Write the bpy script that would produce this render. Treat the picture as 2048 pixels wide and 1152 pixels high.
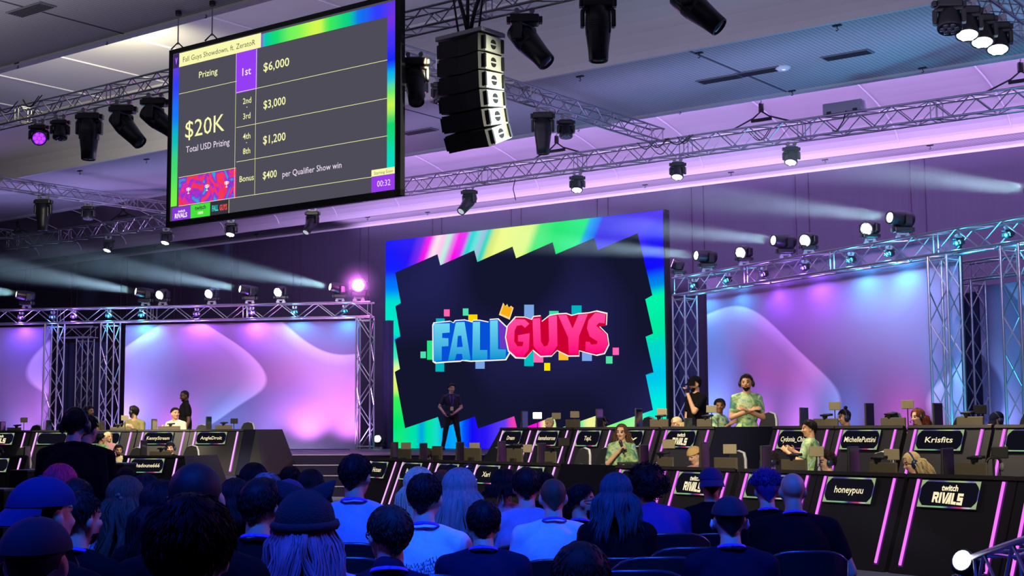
import bpy, bmesh, math, random
import numpy as np
from mathutils import Vector, Matrix, noise as mnoise
random.seed(7)
rng = np.random.default_rng(7)
SC = bpy.context.scene
for _o in list(bpy.data.objects):
    bpy.data.objects.remove(_o)
COL = SC.collection
sin, cos, pi, rad = math.sin, math.cos, math.pi, math.radians

# ------------------------------------------------------------------ camera
FPX = 2800.0
PITCH = math.atan(280 / FPX)
ROLL = 0.0055
CAM = Vector((0, 0, 1.55))
_f = Vector((0, cos(PITCH), sin(PITCH)))
_u = Vector((0, -sin(PITCH), cos(PITCH)))
_r = Vector((1, 0, 0))
CR = _r * cos(ROLL) - _u * sin(ROLL)
CU = _u * cos(ROLL) + _r * sin(ROLL)
cd = bpy.data.cameras.new('camera')
cd.sensor_width = 36.0
cd.lens = 36.0 * FPX / 2048
cd.clip_end = 400
cam = bpy.data.objects.new('camera', cd)
COL.objects.link(cam)
cam.matrix_world = Matrix(((CR.x, CU.x, -_f.x, CAM.x), (CR.y, CU.y, -_f.y, CAM.y), (CR.z, CU.z, -_f.z, CAM.z), (0, 0, 0, 1)))
SC.camera = cam

def ray(px, py):
    return _f + CR * ((px - 1024) / FPX) + CU * ((576 - py) / FPX)

def at_depth(px, py, Y):
    d = ray(px, py)
    return CAM + d * (Y / d.y)

def at_z(px, py, z):
    d = ray(px, py)
    return CAM + d * ((z - CAM.z) / d.z)

class Plane:
    """Vertical plane n.p = d whose normal is turned alpha degrees from the camera's heading."""
    def __init__(s, alpha, d):
        a = rad(alpha); s.a = a; s.d = d
        s.u = Vector((cos(a), -sin(a), 0)); s.n = Vector((sin(a), cos(a), 0)); s.o = s.n * d
    @staticmethod
    def through(alpha, p):
        a = rad(alpha)
        return Plane(alpha, sin(a) * p[0] + cos(a) * p[1])
    def hit(s, px, py, off=0.0):
        r = ray(px, py)
        return CAM + r * ((s.d + off - s.n.dot(CAM)) / s.n.dot(r))
    def s_at(s, px, py=852, off=0.0):
        return (s.hit(px, py, off) - s.o).dot(s.u)
    def pt(s, q, z, off=0.0):
        p = s.o + s.u * q + s.n * off
        return Vector((p.x, p.y, z))
    def mat(s, q, z, off=0.0, turn=0.0):
        return Matrix.Translation(s.pt(q, z, off)) @ Matrix.Rotation(-s.a + turn, 4, 'Z')

HALL = Plane(37, 36.7)         # the hall's rear wall
LED = Plane.through(37, (-1.8, 41.4))
WL = Plane.through(10, (-4.35, 40.6))     # truss wing beside the video wall
WR = Plane.through(63, (6.6, 29.7))
ROW_RF = Plane.through(55, (3.84, 15.97))
ROW_RB = Plane.through(55, (2.9, 23.4))
ROW_LB = Plane.through(17, (-6.97, 32.7))
ROW_LF = Plane.through(17, (-6.86, 28.4))
BEHIND_SCREEN = Plane(37, 15.4)

# ------------------------------------------------------------------ view, world, large lights
SC.view_settings.view_transform = 'Standard'
SC.view_settings.look = 'None'
SC.view_settings.gamma = 1
SC.view_settings.use_curve_mapping = False
SC.view_settings.exposure = 0.0
cy = SC.cycles
cy.use_denoising = True
cy.max_bounces = 4; cy.diffuse_bounces = 2; cy.glossy_bounces = 2; cy.transmission_bounces = 2
cy.volume_bounces = 0; cy.transparent_max_bounces = 6
cy.sample_clamp_indirect = 3.0
cy.caustics_reflective = False; cy.caustics_refractive = False
cy.volume_step_rate = 2.0
W = bpy.data.worlds.new('hall_ambience'); SC.world = W
W.use_nodes = True
W.node_tree.nodes['Background'].inputs[0].default_value = (0.10, 0.085, 0.19, 1)
W.node_tree.nodes['Background'].inputs[1].default_value = 0.16

def lin(c):
    return tuple(((v / 255) / 12.92 if v / 255 <= 0.04045 else ((v / 255 + 0.055) / 1.055) ** 2.4) for v in c)

def light(kind, name, loc, color, energy, target=None, size=0.1, size_y=None, spot=None, blend=0.3):
    l = bpy.data.lights.new(name, kind)
    l.color = color; l.energy = energy
    if kind == 'AREA':
        l.shape = 'RECTANGLE' if size_y else 'SQUARE'
        l.size = size
        if size_y: l.size_y = size_y
    else:
        l.shadow_soft_size = size
    if kind == 'SPOT':
        l.spot_size = rad(spot); l.spot_blend = blend
    o = bpy.data.objects.new(name, l)
    COL.objects.link(o)
    o.location = loc
    if target is not None:
        o.rotation_euler = (Vector(target) - Vector(loc)).to_track_quat('-Z', 'Y').to_euler()
    return o

ZC, ZU = 8.8, 9.95             # soffit height, raised ceiling height
def strip_light(name, d, z, up_to, color, energy, s0, s1, width=0.35, spread=180):
    """A long strip of light parallel to the rear wall."""
    a = HALL.pt((s0 + s1) / 2, z, d - HALL.d)
    b = HALL.pt((s0 + s1) / 2, up_to[1], up_to[0] - HALL.d)
    o = light('AREA', name, a, color, energy, size=s1 - s0, size_y=width)
    o.data.spread = rad(spread)
    zax = (a - b).normalized(); xax = HALL.u.copy(); yax = zax.cross(xax).normalized()
    o.matrix_world = Matrix((( xax.x, yax.x, zax.x, a.x), (xax.y, yax.y, zax.y, a.y), (xax.z, yax.z, zax.z, a.z), (0, 0, 0, 1)))
    return o

# cove lighting above the suspended soffits (lilac over the stage, dim grey nearer the camera)
strip_light('cove_light', 28.2, 9.15, (34.0, 9.9), (0.56, 0.34, 0.88), 4400, -34, 6)
strip_light('cove_light', 28.2, 9.15, (34.0, 9.9), (0.60, 0.38, 0.95), 4800, 4, 34)
strip_light('strip_fill', 34.4, 8.0, (35.6, 8.8), (0.62, 0.38, 0.92), 520, -34, 34, .2, 60)  # unseen strip below the soffit, added to brighten its underside
strip_light('cove_light', 16.4, 9.3, (21.5, 9.4), (0.62, 0.55, 0.85), 420, -30, 30)
# unseen strips added below the soffits to brighten them from beneath
strip_light('soffit_fill', 24.6, 7.2, (25.6, 8.8), (0.40, 0.40, 0.85), 330, -40, 4, 1.5)
strip_light('soffit_fill', 24.6, 7.2, (25.6, 8.8), (0.44, 0.42, 0.82), 330, 2, 30, 1.5)
strip_light('soffit_fill', 18.2, 6.8, (21.5, 9.2), (0.58, 0.54, 0.8), 560, -30, 30, 1.5)
strip_light('soffit_fill', 12.0, 6.6, (11.5, 8.8), (0.66, 0.63, 0.72), 420, -30, -8, 1.5)
strip_light('soffit_fill', 14.0, 6.6, (13.5, 8.8), (0.5, 0.5, 0.72), 60, -8, 20, 1.5)
# yellowish work lamp in the cove near the corner, and a white lamp on the loudspeaker column
_s = HALL.s_at(250, 120)
light('SPOT', 'work_lamp', Plane(37, 17.2).pt(Plane(37, 18.0).s_at(285, 115), 9.0), (1.0, .95, .56), 1300, Plane(37, 19.6).pt(Plane(37, 19.6).s_at(200, 115), 9.95), .3, spot=150, blend=1)
light('SPOT', 'array_spot', (7.5, 15.0, 7.0), (1.0, .98, .80), 5200, at_depth(985, 190, 19.2), .15, spot=16, blend=.4)
# lilac front wash on the printed backdrops, from the stage truss
for px_, dpt, tp, en in ((470, 33.0, (470, 760), 1500), (90, 34.0, (60, 760), 800)):
    light('SPOT', 'front_wash', at_depth(px_, 455, dpt), (.82, .56, .84), en, at_depth(tp[0], tp[1], 41), .3, spot=62, blend=.8)
light('SPOT', 'front_wash', at_depth(1480, 330, 22.5), (.82, .56, .84), 1100, at_depth(1640, 690, 29), .3, spot=70, blend=.8)
light('SPOT', 'front_wash', at_depth(1900, 260, 19), (.60, .50, 1.0), 1000, at_depth(1990, 690, 27), .3, spot=60, blend=.8)
# warm key light on the players, from unseen spots over the audience and along the truss
for P_, t_, en in (((-3.0, 4.0, 7.8), (-.4, 23.0, 1.3), 6500), ((-1.0, 4.0, 7.8), (1.8, 20.0, 1.3), 7000), ((2.6, 3.0, 7.8), (4.2, 16.2, 1.3), 5500)):
    light('SPOT', 'key_light', P_, (1.0, .86, .58), en, t_, .25, spot=24, blend=.8)
_T = Plane(37, 16.5)
for px_, tgt_, en in ((-60, (200, 870, 33), 5600), (450, (450, 905, 32), 7000), (950, (1340, 865, 24), 3800), (1270, (1740, 855, 19.5), 3000), (1520, (1950, 855, 17.5), 1700)):
    light('SPOT', 'key_light', _T.pt(_T.s_at(px_, 100), 7.65), (1.0, .86, .58), en, at_depth(*tgt_), .25, spot=40, blend=.7)
light('SPOT', 'key_light', _T.pt(_T.s_at(900, 60), 7.65), (1.0, .90, .58), 60000, at_depth(474, 930, 31.6), .25, spot=6.5, blend=1)  # narrow unseen spot added to brighten the end desk by the steps
# deep blue and violet wash over the audience
for X_, Y_, Z_, c_, en, tx, ty in ((-3.0, 2.2, 7.6, (.008, .06, 1.0), 2900, -1.4, 6.0), (1.2, 2.4, 7.6, (.008, .065, 1.0), 2300, .5, 7.6), (0, 2.6, 7.6, (.012, .13, 1.0), 2100, -.1, 7.6)):
    light('SPOT', 'audience_wash', (X_, Y_, Z_), c_, en, (tx, ty, 1.0), .3, spot=62, blend=.9)
light('SPOT', 'audience_rim', (10.5, 12.0, 6.0), (.75, .08, 1.0), 1000, (0, 6, 1.2), .3, spot=80, blend=.9)
light('SPOT', 'audience_rim', (-9.5, 13.0, 6.0), (.45, .10, 1.0), 500, (-1, 6, 1.2), .3, spot=80, blend=.9)
# ------------------------------------------------------------------ mesh and object helpers
class MB:
    def __init__(s):
        s.v = []; s.f = []; s.m = []; s.sm = []; s.c = []
    def add(s, vs, fs, M=None, mi=0, smooth=False, col=None):
        b = len(s.v)
        if M is not None:
            vs = [M @ Vector(p) for p in vs]
        s.v.extend([tuple(p) for p in vs])
        for f in fs:
            s.f.append(tuple(b + i for i in f)); s.m.append(mi); s.sm.append(smooth); s.c.append(col)
    def box(s, c, d, M=None, mi=0, bev=0.0, col=None):
        x, y, z = d[0] / 2, d[1] / 2, d[2] / 2
        if bev > 0:
            e = min(bev, x * .9, y * .9, z * .9)
            bm = bmesh.new(); bmesh.ops.create_cube(bm, size=1)
            for v in bm.verts: v.co = Vector((v.co.x * d[0], v.co.y * d[1], v.co.z * d[2])) + Vector(c)
            bmesh.ops.bevel(bm, geom=bm.edges[:], offset=e, segments=2, affect='EDGES', profile=.5)
            bm.verts.index_update()
            s.add([v.co.copy() for v in bm.verts], [[v.index for v in f.verts] for f in bm.faces], M, mi, False, col)
            bm.free(); return
        vs = [(c[0] + i * x, c[1] + j * y, c[2] + k * z) for i in (-1, 1) for j in (-1, 1) for k in (-1, 1)]
        s.add(vs, [(0, 1, 3, 2), (4, 6, 7, 5), (0, 4, 5, 1), (2, 3, 7, 6), (0, 2, 6, 4), (1, 5, 7, 3)], M, mi, False, col)
    def tube(s, p0, p1, r0, r1=None, n=6, caps=True, M=None, mi=0, col=None):
        p0 = Vector(p0); p1 = Vector(p1)
        r1 = r0 if r1 is None else r1
        d = (p1 - p0)
        if d.length < 1e-6: return
        d.normalize()
        a = d.orthogonal().normalized(); b = d.cross(a)
        vs = []
        for p, r in ((p0, r0), (p1, r1)):
            for i in range(n):
                t = 2 * pi * i / n
                vs.append(p + (a * cos(t) + b * sin(t)) * r)
        fs = [(i, (i + 1) % n, n + (i + 1) % n, n + i) for i in range(n)]
        s.add(vs, fs, M, mi, n > 5, col)
        if caps:
            s.add(vs, [tuple(range(n))[::-1], tuple(range(n, 2 * n))], M, mi, False, col)
    def path(s, pts, rs, n=6, M=None, mi=0, col=None, flat=1.0):
        """A tube swept along a polyline with its own radius at each point."""
        pts = [Vector(p) for p in pts]
        if not hasattr(rs, '__len__'): rs = [rs] * len(pts)
        vs = []; a = None
        for k, p in enumerate(pts):
            t = (pts[min(k + 1, len(pts) - 1)] - pts[max(k - 1, 0)])
            t = t.normalized() if t.length > 1e-9 else Vector((0, 0, 1))
            if a is None: a = t.orthogonal().normalized()
            a = (a - t * a.dot(t))
            a = a.normalized() if a.length > 1e-6 else t.orthogonal().normalized()
            b = t.cross(a)
            for i in range(n):
                q = 2 * pi * i / n
                vs.append(p + a * cos(q) * rs[k] + b * sin(q) * rs[k] * flat)
        fs = []
        for k in range(len(pts) - 1):
            for i in range(n):
                j = (i + 1) % n
                fs.append((k * n + i, k * n + j, k * n + n + j, k * n + n + i))
        fs.append(tuple(range(n))[::-1]); fs.append(tuple(range((len(pts) - 1) * n, len(pts) * n)))
        s.add(vs, fs, M, mi, True, col)
    def lathe(s, prof, n=16, M=None, mi=0, smooth=True, col=None):
        vs = []; fs = []
        for r, z in prof:
            for i in range(n):
                t = 2 * pi * i / n
                vs.append((r * cos(t), r * sin(t), z))
        for k in range(len(prof) - 1):
            for i in range(n):
                j = (i + 1) % n
                fs.append((k * n + i, k * n + j, (k + 1) * n + j, (k + 1) * n + i))
        s.add(vs, fs, M, mi, smooth, col)
        caps = []
        if prof[0][0] > 1e-4: caps.append(tuple(range(n))[::-1])
        if prof[-1][0] > 1e-4: caps.append(tuple(range((len(prof) - 1) * n, len(prof) * n)))
        if caps: s.add(vs, caps, M, mi, False, col)
    def ell(s, c, r, M=None, mi=0, nu=14, nv=9, col=None):
        vs = []; fs = []
        for k in range(nv + 1):
            ph = pi * k / nv
            for i in range(nu):
                t = 2 * pi * i / nu
                vs.append((c[0] + r[0] * sin(ph) * cos(t), c[1] + r[1] * sin(ph) * sin(t), c[2] - r[2] * cos(ph)))
        for k in range(nv):
            for i in range(nu):
                j = (i + 1) % nu
                fs.append((k * nu + i, k * nu + j, k * nu + nu + j, k * nu + nu + i))
        s.add(vs, fs, M, mi, True, col)
    def prism(s, poly, z0, z1, M=None, mi=0, col=None):
        n = len(poly)
        ar = sum(poly[i][0] * poly[(i + 1) % n][1] - poly[(i + 1) % n][0] * poly[i][1] for i in range(n))
        if ar < 0: poly = poly[::-1]
        vs = [(p[0], p[1], z0) for p in poly] + [(p[0], p[1], z1) for p in poly]
        fs = [tuple(range(n))[::-1], tuple(range(n, 2 * n))] + [(i, (i + 1) % n, n + (i + 1) % n, n + i) for i in range(n)]
        s.add(vs, fs, M, mi, False, col)
    def build(s, name, mats, parent=None, M=None, smooth=None):
        me = bpy.data.meshes.new(name)
        me.from_pydata(s.v, [], s.f)
        if not isinstance(mats, (list, tuple)): mats = [mats]
        for m in mats: me.materials.append(m)
        me.polygons.foreach_set('material_index', s.m)
        me.polygons.foreach_set('use_smooth', s.sm if smooth is None else [smooth] * len(s.f))
        if any(c is not None for c in s.c):
            ca = me.color_attributes.new('Col', 'FLOAT_COLOR', 'CORNER')
            arr = []
            for f, c in zip(s.f, s.c):
                if c is None: c = (0, 0, 0)
                if len(c) == len(f) and hasattr(c[0], '__len__'):
                    for q in c: arr.extend((*q, 1.0))
                else:
                    for _ in f: arr.extend((*c, 1.0))
            ca.data.foreach_set('color', arr)
        me.update()
        o = bpy.data.objects.new(name, me)
        COL.objects.link(o)
        if parent is not None: o.parent = parent
        if M is not None: o.matrix_local = M
        return o

def tag(o, label, cat, group=None, kind=None):
    o['label'] = label; o['category'] = cat
    if group: o['group'] = group
    if kind: o['kind'] = kind
    return o

def thing(name, label, cat, M=None, group=None):
    o = bpy.data.objects.new(name, None)
    o.empty_display_size = .1
    COL.objects.link(o)
    if M is not None: o.matrix_world = M
    return tag(o, label, cat, group)

def structure(o):
    o['kind'] = 'structure'; return o

def dup(root, M, label=None, group=None, parent=None):
    c = root.copy(); COL.objects.link(c)
    if parent is not None: c.parent = parent
    if M is not None: c.matrix_world = M
    if label: c['label'] = label
    if group: c['group'] = group
    for ch in list(KIDS.get(root.name, ())) or [x for x in root.children if x.name != c.name]:
        dup(ch, None, parent=c)
    return c
KIDS = {}

# ------------------------------------------------------------------ materials
MATS = {}
def mat(name, rgb, rough=.6, metal=0.0, spec=.5, vary=.12, scale=40.0, bump=0.0):
    """A painted, woven or metal surface with fine mottling of its own."""
    if name in MATS: return MATS[name]
    m = bpy.data.materials.new(name); m.use_nodes = True
    t = m.node_tree; b = t.nodes['Principled BSDF']
    c = lin(rgb)
    b.inputs['Roughness'].default_value = rough
    b.inputs['Metallic'].default_value = metal
    b.inputs['Specular IOR Level'].default_value = spec
    tc = t.nodes.new('ShaderNodeTexCoord'); nz = t.nodes.new('ShaderNodeTexNoise')
    nz.inputs['Scale'].default_value = scale; nz.inputs['Detail'].default_value = 2
    t.links.new(tc.outputs['Object'], nz.inputs['Vector'])
    mx = t.nodes.new('ShaderNodeMix'); mx.data_type = 'RGBA'
    mx.inputs[6].default_value = (*[x * (1 - vary) for x in c], 1)
    mx.inputs[7].default_value = (*[min(1, x * (1 + vary)) for x in c], 1)
    t.links.new(nz.outputs['Fac'], mx.inputs[0])
    t.links.new(mx.outputs[2], b.inputs['Base Color'])
    if bump:
        bp = t.nodes.new('ShaderNodeBump'); bp.inputs['Strength'].default_value = bump
        bp.inputs['Distance'].default_value = .02
        t.links.new(nz.outputs['Fac'], bp.inputs['Height']); t.links.new(bp.outputs[0], b.inputs['Normal'])
    MATS[name] = m
    return m

def emat(name, rgb, strength=1.0, raw=False):
    if name in MATS: return MATS[name]
    m = bpy.data.materials.new(name); m.use_nodes = True
    t = m.node_tree; t.nodes.remove(t.nodes['Principled BSDF'])
    e = t.nodes.new('ShaderNodeEmission')
    e.inputs[0].default_value = (*(rgb if raw else lin(rgb)), 1); e.inputs[1].default_value = strength
    t.links.new(e.outputs[0], t.nodes['Material Output'].inputs[0])
    m.cycles.emission_sampling = 'NONE'
    MATS[name] = m
    return m

def screen_mat(name, strength=1.0):
    """A lit display that shows the colours stored on its mesh."""
    if name in MATS: return MATS[name]
    m = bpy.data.materials.new(name); m.use_nodes = True
    t = m.node_tree; t.nodes.remove(t.nodes['Principled BSDF'])
    e = t.nodes.new('ShaderNodeEmission'); a = t.nodes.new('ShaderNodeVertexColor'); a.layer_name = 'Col'
    e.inputs[1].default_value = strength
    t.links.new(a.outputs[0], e.inputs[0]); t.links.new(e.outputs[0], t.nodes['Material Output'].inputs[0])
    m.cycles.emission_sampling = 'NONE'
    MATS[name] = m
    return m

BLACK = mat('black_powder_coat', (22, 22, 26), .45)
BLACKM = mat('matte_black', (14, 14, 17), .8)
RUBBER = mat('black_cable_rubber', (16, 16, 18), .6)
ALU = mat('brushed_aluminium', (168, 168, 176), .34, .9)
ALUD = mat('aged_aluminium', (150, 150, 158), .45, .6)
WHITE = mat('white_paint', (225, 225, 228), .5)
GREYP = mat('grey_paint', (120, 120, 126), .5)
SCREEN = screen_mat('display_pixels', 1.0)
DARKPLASTIC = mat('dark_plastic', (44, 42, 40), .5)
OLIVE = mat('warm_grey_plastic', (92, 84, 70), .6)
TAN = mat('diffuser_panel', (150, 138, 108), .6)

# ------------------------------------------------------------------ the hall
def wall_material():
    m = bpy.data.materials.new('plum_wall_panelling'); m.use_nodes = True
    t = m.node_tree; b = t.nodes['Principled BSDF']; b.inputs['Roughness'].default_value = .75
    tc = t.nodes.new('ShaderNodeTexCoord'); nz = t.nodes.new('ShaderNodeTexNoise'); mp = t.nodes.new('ShaderNodeMapping')
    mp.inputs['Scale'].default_value = (6, 6, .25)
    t.links.new(tc.outputs['Object'], mp.inputs[0]); t.links.new(mp.outputs[0], nz.inputs['Vector'])
    nz.inputs['Scale'].default_value = 2.0; nz.inputs['Detail'].default_value = 4
    mx = t.nodes.new('ShaderNodeMix'); mx.data_type = 'RGBA'
    mx.inputs[6].default_value = (*lin((50, 47, 64)), 1); mx.inputs[7].default_value = (*lin((58, 54, 74)), 1)
    t.links.new(nz.outputs['Fac'], mx.inputs[0]); t.links.new(mx.outputs[2], b.inputs['Base Color'])
    return m

def ceiling_material(name, a, b_, dots):
    """Plaster; with DOTS the fine rows of perforation that cross the soffits."""
    m = bpy.data.materials.new(name); m.use_nodes = True
    t = m.node_tree; b = t.nodes['Principled BSDF']; b.inputs['Roughness'].default_value = .8
    tc = t.nodes.new('ShaderNodeTexCoord'); mp = t.nodes.new('ShaderNodeMapping')
    mp.inputs['Rotation'].default_value = (0, 0, rad(37))
    t.links.new(tc.outputs['Object'], mp.inputs[0])
    mx = t.nodes.new('ShaderNodeMix'); mx.data_type = 'RGBA'
    mx.inputs[6].default_value = (*lin(a), 1); mx.inputs[7].default_value = (*lin(b_), 1)
    if dots:
        wv = t.nodes.new('ShaderNodeTexWave'); wv.wave_type = 'BANDS'; wv.bands_direction = 'X'
        wv.inputs['Scale'].default_value = 3.4; wv.inputs['Distortion'].default_value = 0
        cr = t.nodes.new('ShaderNodeValToRGB'); cr.color_ramp.elements[0].position = .55; cr.color_ramp.elements[1].position = .8
        t.links.new(mp.outputs[0], wv.inputs['Vector']); t.links.new(wv.outputs['Fac'], cr.inputs[0]); t.links.new(cr.outputs[0], mx.inputs[0])
    else:
        nz = t.nodes.new('ShaderNodeTexNoise'); nz.inputs['Scale'].default_value = .8
        t.links.new(mp.outputs[0], nz.inputs['Vector']); t.links.new(nz.outputs['Fac'], mx.inputs[0])
    t.links.new(mx.outputs[2], b.inputs['Base Color'])
    return m

M_WALL = wall_material()
M_SOFFIT = ceiling_material('perforated_soffit', (166, 164, 170), (142, 140, 148), True)
M_VAULT = ceiling_material('smooth_plaster', (182, 180, 184), (192, 190, 194), False)
M_LIP = mat('soffit_trim', (190, 188, 190), .5)
M_FLOOR = mat('blue_grey_carpet', (92, 98, 120), .95, scale=120)

m = MB(); m.box((0, 20, -.1), (120, 120, .2)); structure(m.build('floor', M_FLOOR))

S0, S1 = -62, 46
def hall_strip(name, prof, material, s0=S0, s1=S1, n=1):
    """Extrude a ceiling profile of (distance, height) points along the rear wall."""
    m = MB(); vs = []; fs = []
    for k in range(n + 1):
        s = s0 + (s1 - s0) * k / n
        for d, z in prof: vs.append(HALL.pt(s, z, d - HALL.d))
    L = len(prof)
    for k in range(n):
        for i in range(L - 1):
            fs.append((k * L + i, k * L + i + 1, (k + 1) * L + i + 1, (k + 1) * L + i))
    m.add(vs, fs, smooth=False)
    return structure(m.build(name, material))

def slab(name, d0, d1, z0, z1, material, s0=S0, s1=S1):
    m = MB()
    a = [HALL.pt(s0, 0, d0 - HALL.d), HALL.pt(s1, 0, d0 - HALL.d), HALL.pt(s1, 0, d1 - HALL.d), HALL.pt(s0, 0, d1 - HALL.d)]
    m.prism([(p.x, p.y) for p in a], z0, z1)
    return structure(m.build(name, material))

slab('wall_rear', 36.05, 36.35, 0, 11.0, M_WALL)
# seams between the wall panels
m = MB()
for s in np.arange(-54, 30, 3.35):
    m.box((0, 0, 0), (.07, .03, 8.6), HALL.mat(s, 4.4, -.665)); m.box((0, 0, 0), (.03, .03, 8.6), HALL.mat(s + .42, 4.4, -.665))
structure(m.build('wall_rear_trim', mat('dark_seam', (56, 44, 66), .8)))

COVE = lambda d0, dx: [(d0 - dx * (1 - cos(t)), ZC + .05 + (ZU - ZC - .05) * sin(t)) for t in np.linspace(0, pi / 2, 9)]
slab('ceiling_strip', 34.9, 36.05, ZC, ZC + .1, M_SOFFIT)
slab('ceiling_soffit', 23.15, 27.6, ZC, ZC + .12, M_SOFFIT)
slab('ceiling_soffit', -12, 15.9, ZC, ZC + .12, M_SOFFIT)
VAULT = [(28.0 + 6.9 * cos(t), ZC + .05 + 1.45 * sin(t)) for t in np.linspace(0, pi / 2, 17)] + [(27.3, ZC + 1.5)]
hall_strip('ceiling_vault', VAULT, M_VAULT)
hall_strip('ceiling_cove', COVE(23.15, 1.4), M_VAULT)
hall_strip('ceiling_panel', [(21.8, ZU + .04), (15.7, ZU + .04)], M_VAULT)
hall_strip('ceiling_fascia', [(27.5, ZC + .1), (27.5, ZC + 1.52)], M_VAULT)
hall_strip('ceiling_fascia', [(15.8, ZC + .1), (15.8, ZU + .05)], M_VAULT)
for d in (27.6, 15.9):
    slab('trim_1', d - .12, d + .06, ZC - .05, ZC + .16, M_LIP)
for d in (34.9, 23.15):
    slab('trim_2', d - .03, d + .05, ZC - .03, ZC + .12, M_LIP)
for d in (21.75,):
    slab('trim_3', d - .05, d + .05, ZU - .03, ZU + .06, M_LIP)
slab('trim_4', 35.98, 36.06, ZC - .16, ZC, M_LIP)
# joints between the raised panels
m = MB()
for d0, d1 in ((15.9, 21.75),):
    for s in np.arange(-60, 45, 2.55):
        m.box((0, 0, 0), (.05, d1 - d0, .03), HALL.mat(s, ZU + .03, (d0 + d1) / 2 - HALL.d))
for s in np.arange(-60, 45, 2.9):
    m.path([HALL.pt(s, z - .01, d - HALL.d) for d, z in VAULT], .022, 5)
structure(m.build('ceiling_panel_trim', mat('pale_joint', (222, 218, 226), .6)))
# joints across the soffits
m = MB()
for d0, d1 in ((23.2, 27.5), (-8, 15.9)):
    for s in np.arange(-60, 45, 7.6):
        m.box((0, 0, 0), (.035, d1 - d0, .012), HALL.mat(s + 1.2, ZC - .004, (d0 + d1) / 2 - HALL.d))
structure(m.build('ceiling_soffit_trim', mat('dark_joint', (70, 66, 84), .8)))

# vents, hooks and pilot lights in the ceiling
def ceil_pt(px, py, z=ZC):
    return at_z(px, py, z)
VENT = None
for px, py, w, lab in ((1440, 157, .95, 'long dark slotted air vent in the grey soffit above the lilac cove'), (1520, 142, .8, 'slotted air vent beside the small round detector in the soffit'),
                       (1694, 109, 1.0, 'slotted air vent nearest the pair of lit wash lamps on the soffit'), (62, 18, 1.0, 'dark square air vent catching violet light on the corner soffit'),
                       (905, 200, .8, 'slotted air vent seen behind the hanging loudspeaker column'), (838, 262, .9, 'slotted air vent next to the hanging video screen')):
    M = Matrix.Translation(ceil_pt(px, py)) @ Matrix.Rotation(-HALL.a, 4, 'Z')
    if VENT is None:
        r = thing('ceiling_vent', lab, 'air vent', M, 'air vents in the soffit')
        b = MB(); b.box((0, 0, -.012), (1.0, .34, .024)); b.build('vent_frame', GREYP, r)
        b = MB()
        for k in range(6): b.box((0, -.125 + k * .05, -.028), (.92, .022, .012))
        b.build('slat', mat('dark_vent_slat', (40, 38, 50), .7), r); VENT = r  # slats in one dark tone
    else:
        r = dup(VENT, M, lab)
dt = thing('smoke_detector', 'small round white smoke detector beside a soffit air vent', 'smoke detector', Matrix.Translation(ceil_pt(1566, 134)))
b = MB(); b.lathe([(.16, 0), (.16, -.03), (.1, -.07), (0, -.075)], 16); b.build('detector_body', WHITE, dt)
b = MB(); b.ell((0, -.06, -.06), (.05, .03, .02)); b.build('pilot_light', emat('pilot_glow', (235, 240, 255), 1.6), dt)
HOOK = None
for k, (px, py, lab) in enumerate(((36, 126, 'over the corner truss'), (214, 78, 'above the yellow lit cove'), (412, 24, 'above the hanging screen'),
        (160, 341, 'under the curved lilac cove behind the violet lamp'), (293, 318, 'beside the screen corner on the soffit edge'),
        (1160, 152, 'above the end of the loudspeaker column'), (1398, 105, 'by the green glint on the soffit edge'), (1674, 50, 'by the white glint on the soffit edge'),
        (1157, 254, 'over the pair of spotlights on the cross truss'), (1360, 219, 'at the soffit edge over the truss corner'), (1584, 181, 'at the soffit edge over the wash lamp'), (1845, 135, 'at the soffit edge over the grey box'),
        (1290, 369, 'on the strip beside the truss corner lamp'), (1462, 344, 'on the strip between two lit wash lamps'), (1650, 319, 'on the strip over the long light beam'), (1860, 290, 'on the strip next to the lilac wall top'),
        (735, 434, 'on the strip below the lowest screen corner'), (855, 424, 'on the strip over the video wall corner'), (513, 468, 'on the strip under the screen'), (310, 493, 'on the strip between the two lamps'), (133, 514, 'on the strip above the light beams'))):
    M = Matrix.Translation(ceil_pt(px, py)) @ Matrix.Rotation(-HALL.a, 4, 'Z')
    if HOOK is None:
        r = thing('ceiling_hook', 'small dark rigging hook ' + lab, 'hook', M, 'rigging hooks in the ceiling')
        b = MB(); b.box((0, 0, -.012), (.16, .07, .024)); b.build('plate', BLACK, r)
        b = MB(); b.path([(0, 0, -.02), (0, 0, -.06), (.025, 0, -.085), (0, 0, -.11), (-.025, 0, -.09)], .009, 5); b.build('hook', BLACK, r)
        HOOK = r
    else:
        dup(HOOK, M, 'small dark rigging hook ' + lab)

# ------------------------------------------------------------------ stage
M_STAGE = mat('stage_deck', (44, 40, 62), .55)
M_STAGEF = mat('stage_skirt', (28, 23, 54), .8, spec=.15)
ZS, ZR = .95, .52
stage_poly = [(-5.84, 34.15), (-6.3, 35.6), (-24, 40.6), (-26, 56), (-6.4, 49.8), (4.0, 41.9), (13.4, 34.8), (16.6, 25.2), (10.2, 17.8), (-.6, 33.1)]
m = MB(); m.prism(stage_poly, 0, ZS); structure(m.build('stage_floor', M_STAGE))
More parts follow.
